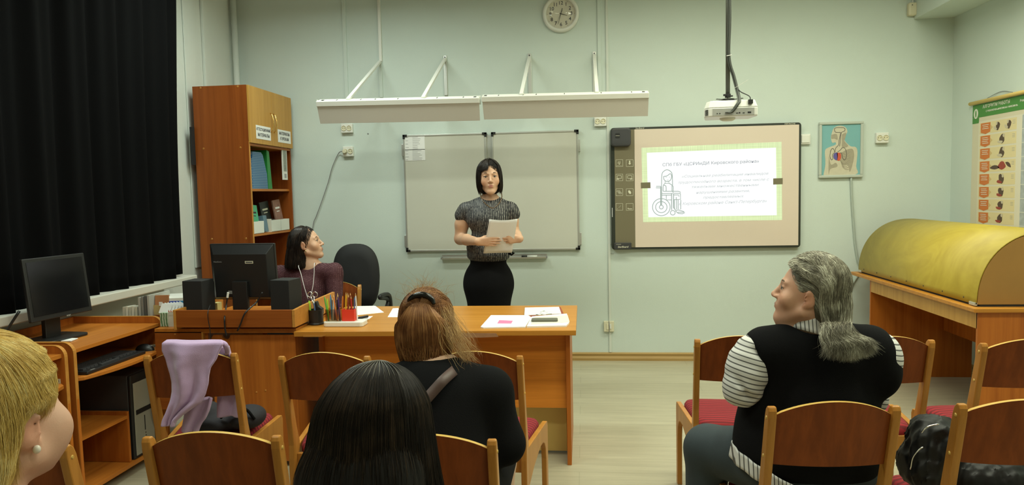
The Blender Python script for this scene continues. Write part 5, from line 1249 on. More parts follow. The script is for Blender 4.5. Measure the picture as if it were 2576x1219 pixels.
def facing(fx, fy, pitch=0, roll=0):
    """rotation taking local +y to the given heading; pitch up positive"""
    return rotm(0, 0, math.atan2(fy, fx)-pi/2) @ rotm(pitch, roll, 0)
def mesh_obj(name, co, F_, mats, parent, cols=None, idx=None):
    me = bpy.data.meshes.new(name); me.vertices.add(len(co)); me.vertices.foreach_set('co', co.astype(np.float32).ravel())
    n = len(F_); k = F_.shape[1]; me.loops.add(n*k); me.loops.foreach_set('vertex_index', F_.astype(np.int32).ravel())
    me.polygons.add(n); me.polygons.foreach_set('loop_start', np.arange(0, n*k, k, dtype=np.int32)); me.polygons.foreach_set('loop_total', np.full(n, k, np.int32))
    me.polygons.foreach_set('use_smooth', np.ones(n, bool)); me.update(calc_edges=True)
    for m in (mats if isinstance(mats, list) else [mats]): me.materials.append(m)
    if idx is not None: me.polygons.foreach_set('material_index', idx.astype(np.int32))
    if cols is not None:
        at_ = me.color_attributes.new('tint', 'FLOAT_COLOR', 'POINT'); c4 = np.concatenate([cols, np.ones((len(cols), 1))], 1); at_.data.foreach_set('color', c4.astype(np.float32).ravel())
    o = bpy.data.objects.new(name, me); C.objects.link(o); place(o, me, parent); return o
def skin_mat(name):
    g = G(name); a = g.n('ShaderNodeAttribute'); a.attribute_name = 'tint'; tc = g.n('ShaderNodeTexCoord')
    n = g.n('ShaderNodeTexNoise'); n.inputs['Scale'].default_value = 28; n.inputs['Detail'].default_value = 4; g.l(tc, 'Object', n, 'Vector')
    mr = g.n('ShaderNodeMapRange'); mr.inputs[3].default_value = .93; mr.inputs[4].default_value = 1.07; g.l(n, 'Fac', mr, 0)
    mx = g.n('ShaderNodeVectorMath', operation='MULTIPLY'); g.l(a, 'Color', mx, 0); g.l(mr, 0, mx, 1); g.l(mx, 0, g.b, 'Base Color')
    g.b.inputs['Roughness'].default_value = .48; g.b.inputs['Subsurface Weight'].default_value = .12; g.b.inputs['Subsurface Radius'].default_value = (.008, .003, .002); g.b.inputs['Subsurface Scale'].default_value = 1
    n2 = g.n('ShaderNodeTexNoise'); n2.inputs['Scale'].default_value = 350; g.l(tc, 'Object', n2, 'Vector'); bp = g.n('ShaderNodeBump'); bp.inputs['Strength'].default_value = .12; bp.inputs['Distance'].default_value = .001
    g.l(n2, 'Fac', bp, 'Height'); g.l(bp, 'Normal', g.b, 'Normal'); return g.m
M['skin'] = skin_mat('skin')
def hair_mat(name, c1, c2, c3=None, rough=.38, spec=.35):
    g = G(name); ge = g.n('ShaderNodeNewGeometry'); cr = g.n('ShaderNodeValToRGB'); e = cr.color_ramp.elements
    e[0].position = 0; e[0].color = tuple(c1)+(1,); e[1].position = .75; e[1].color = tuple(c2)+(1,)
    if c3: k = cr.color_ramp.elements.new(1.0); k.color = tuple(c3)+(1,)
    tc = g.n('ShaderNodeTexCoord'); n = g.n('ShaderNodeTexNoise'); n.inputs['Scale'].default_value = 22; g.l(tc, 'Object', n, 'Vector')
    ad = g.n('ShaderNodeMath', operation='ADD'); ad.use_clamp = True; g.l(ge, 'Random Per Island', ad, 0)
    sb_ = g.n('ShaderNodeMath', operation='MULTIPLY_ADD'); sb_.inputs[1].default_value = 1.6; sb_.inputs[2].default_value = -.8; g.l(n, 'Fac', sb_, 0); g.l(sb_, 0, ad, 1)
    g.l(ad, 0, cr, 'Fac'); g.l(cr, 'Color', g.b, 'Base Color'); g.b.inputs['Roughness'].default_value = rough
    g.b.inputs['Specular IOR Level'].default_value = spec; return g.m
def cap_mat(name, c):
    g = G(name); tc = g.n('ShaderNodeTexCoord'); n = g.n('ShaderNodeTexNoise'); n.inputs['Scale'].default_value = 60; n.inputs['Detail'].default_value = 4; g.l(tc, 'Object', n, 'Vector')
    mr = g.n('ShaderNodeMapRange'); mr.inputs[3].default_value = .7; mr.inputs[4].default_value = 1.3; g.l(n, 'Fac', mr, 0)
    mx = g.n('ShaderNodeVectorMath', operation='MULTIPLY'); mx.inputs[0].default_value = c; g.l(mr, 0, mx, 1); g.l(mx, 0, g.b, 'Base Color'); g.b.inputs['Roughness'].default_value = .6
    g.b.inputs['Specular IOR Level'].default_value = .2; return g.m
def head(Fd, T, sc=1.0, neck_to=None, lips=True, jaw=1.0, nr=.050):
    e = lambda c, r, R=None: ell(c, r, R, T); a = Fd.add
    a(e((0, -.012, .032), (.074, .094, .088)), .01); a(e((0, .028, -.002), (.062, .062, .078)), .02)
    a(e((0, .038, -.060), (.047*jaw, .046, .056)), .02); a(e((0, .070, -.062), (.030, .024, .028)), .02)
    for s in (-1, 1):
        a(coneT(T, (s*.053*jaw, .000, -.058), (s*.012, .070, -.103), .018, .016), .02)
        a(e((s*.041*jaw, .057, -.032), (.025, .024, .026)), .022)
        a(coneT(T, (s*.012, .086, .020), (s*.043, .072, .022), .0075, .006), .012)
    a(e((0, .076, -.103), (.019, .015, .015)), .014)
    for s in (-1, 1): Fd.cut(e((s*.031, .098, .003), (.019, .017, .011)), .012)
    for s in (-1, 1):
        a(e((s*.031, .0700, .001), (.015, .0135, .0135)), .003)
        a(e((s*.031, .0755, .0075), (.0165, .0105, .0055)), .004); a(e((s*.031, .0745, -.0080), (.015, .0095, .0045)), .005)
    a(coneT(T, (0, .083, .014), (0, .107, -.030), .0075, .0100), .010); a(e((0, .108, -.033), (.0095, .0095, .0085)), .006)
    for s in (-1, 1):
        a(e((s*.0115, .0985, -.036), (.0075, .0095, .0070)), .006); Fd.cut(e((s*.007, .102, -.0435), (.004, .005, .003)), .003)
    a(e((0, .0925, -.0610), (.021, .0080, .0046)), .004); a(e((0, .0910, -.0705), (.0175, .0085, .0056)), .004)
    Fd.cut(e((0, .102, -.0658), (.0235, .0075, .0010)), .002)
    for s in (-1, 1):
        R = rotm(radians(-12), 0, radians(-s*22))
        a(e((s*.0760, -.012, -.008), (.0075, .0185, .030), R), .006); a(e((s*.073, -.004, -.034), (.006, .008, .010)), .005)
        Fd.cut(e((s*.0850, -.008, -.006), (.0065, .0100, .018), R), .005); a(e((s*.0765, .000, -.012), (.004, .004, .006)), .004)
    if neck_to is not None:
        A = T[1]+T[2]*(T[0]@np.array([0, -.020, -.050])); a(cone(A, neck_to, nr*T[2], nr*1.08), .03)
def head_cols(co, T, base, lipc, blush=(1.08, .88, .82)):
    L = ((co-T[1])/T[2])@T[0]; c = np.tile(np.array(base, float), (len(co), 1))
    def m(cx_, cy_, cz_, rx, ry, rz): return np.clip(1.5-1.5*np.sqrt(((L[:, 0]-cx_)/rx)**2+((L[:, 1]-cy_)/ry)**2+((L[:, 2]-cz_)/rz)**2), 0, 1)[:, None]
    for s in (-1, 1):
        w_ = m(s*.04, .065, -.035, .035, .04, .03)*.6; c = c*(1-w_)+c*np.array(blush)*w_
        w_ = m(s*.078, -.01, -.01, .02, .03, .045)*.6; c = c*(1-w_)+c*np.array((1.05, .78, .72))*w_
    w_ = np.maximum(m(0, .098, -.061, .024, .02, .0065), m(0, .098, -.0705, .020, .02, .0075)); c = c*(1-w_)+np.array(lipc)*w_
    return c
def local_pts(T, P): return T[1]+T[2]*(np.asarray(P)@T[0].T)
M['eye_white'] = mat('eye_white', (.62, .58, .52), .15); M['iris'] = mat('iris_brown', (.035, .022, .014), .12)
def face_parts(T, parent, brow, dark=(.02, .014, .01), look=0.0):
    for s in (-1, 1):
        b = MB(); n = 14
        for (nm, r0, m_, off) in (('eye', .0128, M['eye_white'], 0),):
            b = MB(); b.grid(lambda u, v: tuple(local_pts(T, [(s*.031+r0*sin(pi*v)*cos(2*pi*u), .0728+r0*sin(pi*v)*sin(2*pi*u), .0005+r0*cos(pi*v))])[0]), 16, 10, True); ey = b.build('eye', M['eye_white'], parent, smooth=True)
        b = MB(); c_ = np.array([s*.031+look, .0728, .0005]); d_ = np.array([look*25, 1, 0]); d_ /= np.linalg.norm(d_)
        Rm = T[0]@rotm(-pi/2, 0, 0); b.lathe([(.0062, .0108), (.0050, .0124), (.0020, .0132), (.0, .0133)], tuple(local_pts(T, [c_])[0]), 14, Rm); b.build('iris', M['iris'], ey, smooth=True)
        P = [(s*.0155, .0885, .0205), (s*.026, .0880, .0265), (s*.037, .0825, .0270), (s*.0470, .0725, .0215)]
        MB().tube(local_pts(T, [tuple(p) for p in bez(P, 12)]), [.0012]+[.0024]*6+[.0020]*4+[.0006]*2, 6).build('eyebrow', brow, parent, smooth=True)
        P = [(s*.0165, .0835, .0010), (s*.024, .0872, .0062), (s*.033, .0872, .0070), (s*.0455, .0790, .0025)]
        MB().tube(local_pts(T, [tuple(p) for p in bez(P, 10)]), .0011, 5).build('eyelashes', M['iris'], parent, smooth=True)
def hand(Fd, w_, X, Y, Z, sc=1.0, curl=(15, 20, 15), spread=4, thumb=((.75, .55, -.35), (.45, .85, -.30), (.25, .95, -.2)), k=.006):
    """w_: wrist ; X across towards the thumb ; Y along the fingers ; Z out of the back of the hand"""
    w_, X, Y, Z = [np.array(v, float) for v in (w_, X, Y, Z)]; X, Y, Z = [v/np.linalg.norm(v) for v in (X, Y, Z)]
    g_ = lambda p: w_+sc*(p[0]*X+p[1]*Y+p[2]*Z); tips = []
    kn = [(.027, .086, 0), (.009, .091, .002), (-.009, .087, .001), (-.026, .078, -.002)]; fl = [.95, 1.06, .98, .78]
    for i, (p, f_) in enumerate(zip(kn, fl)):
        Fd.add(cone(g_((p[0]*.62, .004, 0)), g_(p), .0135*sc, .0108*sc), .012 if i else .008)
        a = 0; q_ = np.array(p, float); r = .0100-.0006*i; sp = radians(spread*(1.5-i))
        for j, ln in enumerate((.041, .025, .020)):
            a += radians(curl[j]*(1+.12*i)); d_ = np.array([sin(sp)*cos(a), cos(sp)*cos(a), -sin(a)]); e_ = q_+d_*ln*f_
            Fd.add(cone(g_(q_), g_(e_), r*sc, (r-.0008)*sc), .003); q_ = e_; r -= .0007
        tips.append((g_(q_), (Y*cos(a)-Z*sin(a)), (Z*cos(a)+Y*sin(a)), r*sc))
    q_ = np.array([.016, .020, -.006]); r = .0135
    for d_, ln in zip(thumb, (.040, .031, .025)):
        d_ = np.array(d_, float); d_ /= np.linalg.norm(d_); e_ = q_+d_*ln; Fd.add(cone(g_(q_), g_(e_), r*sc, (r-.0022)*sc), .008 if ln > .035 else .003); q_ = e_; r -= .0018
    return tips
def limb(Fd, pts, rs, k=.02):
    for i in range(len(pts)-1): Fd.add(cone(pts[i], pts[i+1], rs[i], rs[i+1]), k)
def strands(name, ctrl, m, parent, r=.0006, Mp=14, taper=True, jit=0.0, wav=0.0, seed=0, avoid=None):
    """ctrl (N,K,3) control points -> one mesh of thin tapered hair strands"""
    rg = np.random.RandomState(seed); N, K, _ = ctrl.shape
    P = np.concatenate([2*ctrl[:, :1]-ctrl[:, 1:2], ctrl, 2*ctrl[:, -1:]-ctrl[:, -2:-1]], 1)
    u = np.linspace(0, K-1-1e-6, Mp); i = u.astype(int); t = (u-i)[None, :, None]
    a, b, c, d = P[:, i], P[:, i+1], P[:, i+2], P[:, i+3]
    Q = .5*(2*b+(-a+c)*t+(2*a-5*b+4*c-d)*t*t+(-a+3*b-3*c+d)*t**3)
    if wav:
        ph = rg.rand(N, 1)*6.28; s_ = np.linspace(0, 1, Mp)[None]; Q[:, :, 0] += wav*s_*np.sin(s_*11+ph); Q[:, :, 1] += wav*s_*np.cos(s_*9+ph*2)
    if jit: Q += np.cumsum(rg.randn(N, Mp, 3)*jit, 1)*np.linspace(0, 1, Mp)[None, :, None]
    if avoid is not None:
        T_, zs_ = avoid; Lq = ((Q-T_[1])/T_[2])@T_[0]; ok = np.ones(N, bool)
        for c_, r_ in zs_: ok &= ~((((Lq-np.array(c_))/np.array(r_))**2).sum(2) < 1).any(1)
        Q = Q[ok]; N = len(Q)
    Tn = np.gradient(Q, axis=1); Tn /= np.linalg.norm(Tn, axis=2, keepdims=True)+1e-9
    cand = np.array([[1., .1, 0], [.1, 1., .1], [.57, -.57, .57], [0, .1, 1.], [-.6, .5, .6]]); cand /= np.linalg.norm(cand, axis=1, keepdims=True); ref = cand[np.abs(Tn@cand.T).max(1).argmin(1)][:, None, :]; U = np.cross(Tn, np.broadcast_to(ref, Tn.shape)); U /= np.linalg.norm(U, axis=2, keepdims=True)+1e-9; W = np.cross(Tn, U)
    rr_ = r*(1-.85*np.linspace(0, 1, Mp)**3) if taper else np.full(Mp, r); rr_ = rr_[None, :, None]*(.7+.6*rg.rand(N, 1, 1))
    R3 = np.stack([Q+rr_*(cos(q_)*U+sin(q_)*W) for q_ in (0, 2*pi/3, 4*pi/3)], 2)     # N,M,3ring,3
    co = R3.reshape(-1, 3); base = (np.arange(N)*Mp*3)[:, None, None]+(np.arange(Mp-1)*3)[None, :, None]; kk = np.arange(3)[None, None]; k2 = (kk+1) % 3
    F_ = np.stack([base+kk, base+k2, base+k2+3, base+kk+3], -1).reshape(-1, 4)
    return mesh_obj(name, co, F_, m, parent)
def sph(T, phi, th, rad, c0=(0, -.012, .032)):
    """points on the hair ellipsoid, phi from the face front, th from the crown"""
    phi, th = np.broadcast_arrays(phi, th); rad = np.asarray(rad)
    return np.stack([c0[0]+rad[..., 0]*np.sin(th)*np.sin(phi), c0[1]+rad[..., 1]*np.sin(th)*np.cos(phi), c0[2]+rad[..., 2]*np.cos(th)], -1)
def bob(T, N, zend, seed, half=60, rad=(.085, .106, .099), vol=.012, inward=.10, crown=(.0, .0), grav=False, sweep=0, endvar=.010, bang=None, tuck=False):
    rg = np.random.RandomState(seed); ph = np.radians(half+(360-2*half)*rg.rand(N)); dl = 1-.07*rg.rand(N)**1.3
    rad_ = np.array(rad)[None]*dl[:, None]; K = []
    for th in (12, 35, 60, 82):
        f = ph+0.0
        if tuck:
            lim = np.radians(112); side = np.where(ph > pi, -1, 1); pw = np.where(ph > pi, 2*pi-ph, ph); pw = np.where(pw < lim, pw+(lim-pw)*(th/82.)**1.5*.95, pw); f = np.where(side > 0, pw, 2*pi-pw)
        K.append(sph(T, f, np.radians(th), rad_))
    p = K[-1]; z0 = p[:, 2]; ze = zend+endvar*rg.randn(N); 
    for v, w_ in ((.35, 1+vol*4), (.7, 1+vol*3), (1.0, 1-inward)):
        q_ = p.copy(); q_[:, 0] *= w_; q_[:, 1] = -.012+(q_[:, 1]+.012)*w_; q_[:, 2] = z0+(ze-z0)*v; K.append(q_)
    ctrl = np.stack(K, 1); ctrl[:, 0, 0] += crown[0]*.6; ctrl[:, 0, 1] += crown[1]
    return local_pts(T, ctrl)
def cloth_mat(name, col, rough=.85, bump=.3, bs=300, kind=None):
    m = mat(name, col, rough, noise=.08, nscale=25, bump=bump, bscale=bs, spec=.15); return m
# ================================================================== PEOPLE
A3 = lambda x, y, Y: at(x, y, 1, Y)
BLK = mat('black_knit', (.006, .006, .0065), .95, bump=.4, bscale=350, spec=.1)
def person(label, loc): return thing('person', label, 'person', loc)

# ---------------- P1 : woman standing with a sheet of paper
def build_presenter():
    Y0 = 4.78; pe = person('standing woman in striped black blouse and black skirt holding a white sheet', (-.66, Y0, 0))
    base = (.62, .37, .235)
    T = (facing(.20, -.98, radians(2), radians(2)), np.array(A3(1231, 446, Y0-.03)), .98)
    nb = A3(1232, 500, Y0+.02)
    shL = A3(1172, 527, Y0); shR = A3(1283, 526, Y0); elL = A3(1158, 600, Y0+.02); elR = A3(1293, 585, Y0+.03)
    wrL = A3(1201, 607, Y0-.285); wrR = A3(1308, 600, Y0-.250)
    chest = A3(1228, 545, Y0); waist = A3(1229, 632, Y0); hip = A3(1229, 705, Y0+.01)
    Fd = Field(axis_([(-1.0, -.86, .008), (-.86, -.40, .0035), (-.40, -.30, .008)]), axis_([(4.42, 4.60, .0035), (4.60, 4.96, .0045)]), axis_([(0, .95, .014), (.95, 1.15, .0035), (1.15, 1.36, .007), (1.36, 1.67, .0032)]))
    head(Fd, T, neck_to=nb, nr=.041, jaw=.89)
    a = Fd.add
    a(cone(nb+[0, 0, -.022], shL, .038, .038), .05); a(cone(nb+[0, 0, -.022], shR, .038, .038), .05)
    a(ell(chest, (.138, .092, .13)), .05); a(ell(waist, (.128, .088, .12)), .05); a(ell(hip, (.158, .11, .16)), .05)
    limb(Fd, [shL, (shL+elL)/2+[-.008, 0, 0], elL], [.043, .047, .040], .02); limb(Fd, [elL, elL*.6+wrL*.4, wrL], [.041, .037, .025], .015)
    limb(Fd, [shR, (shR+elR)/2, elR], [.042, .043, .038], .02); limb(Fd, [elR, elR*.6+wrR*.4, wrR], [.039, .034, .024], .015)
    for s in (-1, 1):
        h = hip+[s*.075, 0, -.08]; kn = np.array([hip[0]+s*.07, Y0, .47]); an = np.array([hip[0]+s*.075, Y0+.03, .09])
        limb(Fd, [h, kn, kn+(an-kn)*.35, an], [.085, .055, .055, .036], .03); Fd.add(cone(an+[0, -.0, -.05], an+[s*.01, -.15, -.062], .036, .026), .02)
    tips = hand(Fd, wrL, (0, -.10, 1), (1, .02, -.04), (0, -1, -.15), .84, curl=(3, 8, 6), spread=1.5, thumb=((.35, .75, -.55), (.15, .9, -.4), (0, 1, -.2)))
    tips2 = hand(Fd, wrR, (0, -.10, 1), (-1, -.35, -.02), (.2, -1, -.1), .84, curl=(24, 42, 30), spread=1.5, thumb=((.35, .75, -.55), (.2, .9, -.4), (0, 1, -.2)))
    co, F_ = Fd.mesh(1); body = mesh_obj('body', co, F_, M['skin'], pe, head_cols(co, T, base, (.40, .13, .11)))
    nail = mat('nail', (.70, .50, .42), .2)
    for tp in (tips, tips2):
        for c_, d_, n_, r in tp:
            b = MB(); u = np.cross(d_, n_); Rn = np.stack([u, d_, n_], 1); b.grid(lambda p, q_: tuple(c_+Rn@np.array([r*.75*(2*p-1), r*(1.3*q_-.4), r*1.02*math.sqrt(max(0, 1-(.8*(2*p-1))**2))])), 5, 4); b.build('fingernail', nail, body, smooth=True)
    b = MB(); t0 = (tips[2][0]); 
    face_parts(T, pe, mat('brow_dark', (.035, .02, .012), .8))
    # hair
    capm = cap_mat('black_brown_hair_base', (.010, .007, .006))
    hm = hair_mat('black_brown_hair', (.006, .0045, .004), (.020, .013, .010), (.04, .028, .02))
    Fh = Field(axis_([(-.80, -.48, .004)]), axis_([(4.60, 4.95, .004)]), axis_([(1.34, 1.68, .004)]))
    Fh.add(ell((0, -.014, .036), (.083, .102, .095), None, T), .01); Fh.add(ell((0, -.030, -.030), (.090, .088, .095), None, T), .03)
    Fh.cut(ell((.004, .098, -.035), (.062, .085, .105), None, T), .01); Fh.cut(coneT(T, (0, .0, -.19), (0, -.12, -.21), .075), .01)
    co, F_ = Fh.mesh(2, off=.006); hr_ = mesh_obj('hair', co, F_, capm, pe); capc = co
    ct = bob(T, 2600, -.098, 1, half=47, rad=(.089, .106, .101), vol=.014, inward=.10); strands('hair_strands', ct, hm, hr_, .0009, 12, seed=1)
    fuzz(Fh, T, capc, 2500, .07, crownflow((.0, .0, .14), .9), hm, hr_, .0008, seed=51)
    rg = np.random.RandomState(5); N = 800; K = []; q0 = rg.rand(N); sp = 1+.03*rg.rand(N)
    # side-swept fringe: parted above one eye, ends on the temples
    side = q0 < .72; a0 = np.radians(np.where(side, 20-18*q0, -22)); a1 = np.radians(np.where(side, 62-78*q0, -66+30*(q0-.72)))
    for th, w_ in ((6, 0), (28, .12), (48, .45), (64, .85), (72, 1.0)):
        K.append(sph(T, (a0*(1-w_)+a1*w_), np.radians(th)*(1+.05*rg.rand(N)), np.array((.086, .108, .101))[None]*sp[:, None]))
    K.append(K[-1]+np.stack([np.where(side, .006, -.006), .002*np.ones(N), -.016*(.4+rg.rand(N))], 1))
    ct = local_pts(T, np.stack(K, 1)); strands('fringe', ct, hm, hr_, .0010, 12, seed=2)
    # blouse
    g = G('striped_blouse'); tc = g.n('ShaderNodeTexCoord'); sx = g.n('ShaderNodeSeparateXYZ'); g.l(tc, 'Object', sx, 0)
    nz = g.n('ShaderNodeTexNoise'); nz.inputs['Scale'].default_value = 9; g.l(tc, 'Object', nz, 'Vector')
    m1 = g.n('ShaderNodeMath', operation='MULTIPLY_ADD'); m1.inputs[1].default_value = .02; g.l(nz, 'Fac', m1, 0); g.l(sx, 'X', m1, 2)
    m2 = g.n('ShaderNodeMath', operation='MULTIPLY'); m2.inputs[1].default_value = 560; g.l(m1, 0, m2, 0); m3 = g.n('ShaderNodeMath', operation='SINE'); g.l(m2, 0, m3, 0)
    n2 = g.n('ShaderNodeTexNoise'); n2.inputs['Scale'].default_value = 1; mp = g.n('ShaderNodeMapping'); mp.inputs['Scale'].default_value = (90, 60, 70); g.l(tc, 'Object', mp, 'Vector'); g.l(mp, 'Vector', n2, 'Vector')
    m4 = g.n('ShaderNodeMath', operation='MULTIPLY'); g.l(m3, 0, m4, 0); g.l(n2, 'Fac', m4, 1)
    cr = g.n('ShaderNodeValToRGB'); e = cr.color_ramp.elements; e[0].position = .28; e[0].color = (.010, .010, .014, 1); e[1].position = .56; e[1].color = (.42, .40, .36, 1); g.l(m4, 0, cr, 'Fac'); g.l(cr, 'Color', g.b, 'Base Color'); g.b.inputs['Roughness'].default_value = .6
    Fc = Field(axis_([(-.96, -.34, .0055)]), axis_([(4.60, 4.96, .0055)]), axis_([(.92, 1.45, .0055)]))
    Fc.add(ell(chest, (.152, .108, .135)), .05); Fc.add(ell(chest+[0, -.045, -.015], (.13, .075, .07)), .04); Fc.add(ell(waist+[0, 0, .03], (.152, .106, .12)), .06); Fc.add(ell(waist+[0, 0, -.025], (.150, .108, .06)), .02)
    Fc.add(cone(nb+[0, 0, -.026], shL+[-.004, 0, -.004], .046, .048), .05); Fc.add(cone(nb+[0, 0, -.026], shR+[.004, 0, -.004], .046, .048), .05)
    Fc.add(cone(shL, shL+(elL-shL)*.22+[-.016, 0, .006], .050, .054), .02); Fc.add(cone(shR, shR+(elR-shR)*.24+[.010, 0, .006], .050, .053), .02)
    nL = shL+(elL-shL)*.60+[-.024, 0, -.012]; Fc.cut(ell(nL, (.075, .09, .052), rotm(0, radians(18), 0)), .008); nR = shR+(elR-shR)*.66+[.026, 0, -.012]; Fc.cut(ell(nR, (.062, .09, .052), rotm(0, radians(-18), 0)), .008)
    Fc.cut(ell(nb+[.012, -.050, .048], (.072, .09, .058)), .01)
    co, F_ = Fc.mesh(2); mesh_obj('blouse', co, F_, g.m, pe)
    # skirt
    Fs = Field(axis_([(-.90, -.42, .008)]), axis_([(4.60, 4.98, .008)]), axis_([(.44, 1.03, .008)]))
    Fs.add(ell(waist+[0, 0, -.01], (.152, .104, .075)), .03); Fs.add(ell(hip, (.170, .122, .17)), .05); Fs.add(cone(hip+[-.035, 0, -.05], np.array([hip[0]-.03, Y0, .52]), .128, .105), .05); Fs.add(cone(hip+[.035, 0, -.05], np.array([hip[0]+.03, Y0, .52]), .128, .105), .05)
    Fs.keep(lambda X, Y, Z: Z-(waist[2]-.008)+0*X+0*Y); co, F_ = Fs.mesh(2); mesh_obj('skirt', co, F_, BLK, pe)
    bw = A3(1287, 636, Y0-.12); MB().tube([bw+[-.02, 0, -.003], bw+[.0, -.006, .006], bw+[.016, 0, 0], bw+[0, -.004, -.012], bw+[-.02, 0, -.003]], .007, 8).build('belt_bow', BLK, pe, smooth=True)
    for s in (-1, 1):
        b = MB(); x = hip[0]+s*.085; b.prism([(x+p*.042*s if 0 else x+p*.042, Y0-.03+q_) for p, q_ in [(cos(a)*(1-.35*max(0, -sin(a))), sin(a)*(.09 if sin(a) > 0 else .14)) for a in np.linspace(0, 2*pi, 20)[:-1]]], 2, .0, .05); b.build('shoe', M['black'], pe, bevel=.01)
    # necklace and earrings
    P = [A3(x, y, Y0-d) for x, y, d in ((1208, 486, .030), (1211, 498, .075), (1221, 512, .112), (1239, 523, .122), (1254, 513, .112), (1262, 498, .075), (1262, 486, .030))]
    bd = mat('amber_bead', (.12, .07, .03), .2); nk = MB(); pts = bez(P, 44)
    nk.tube(pts, [.0042 if i % 2 else .0022 for i in range(len(pts))], 8); nk.build('necklace', bd, pe, smooth=True)
    for s in (-1, 1): c_ = local_pts(T, [(s*.0775, .002, -.046)])[0]; MB().lathe([(0, -.004), (.004, 0), (0, .004)], tuple(c_), 10).build('earring', M['chrome'], pe)
    # the sheet she holds
    q1 = A3(1231, 551, Y0-.34); q2 = A3(1302, 550, Y0-.335); q3 = A3(1288, 635, Y0-.235); q4 = A3(1215.5, 637, Y0-.235)
    b = MB(); b.grid(lambda u, v: tuple((q4*(1-u)+q3*u)*(1-v)+(q1*(1-u)+q2*u)*v+np.array([0, .012*sin(pi*u)*(1-v)+.0*v, -.008*sin(pi*u)*v])), 12, 12); o = b.build('paper_sheet', M['paper'], None, smooth=True, solid=.0006)
    prop(o, 'white sheet of paper held by the standing woman in both hands', 'paper')
build_presenter()

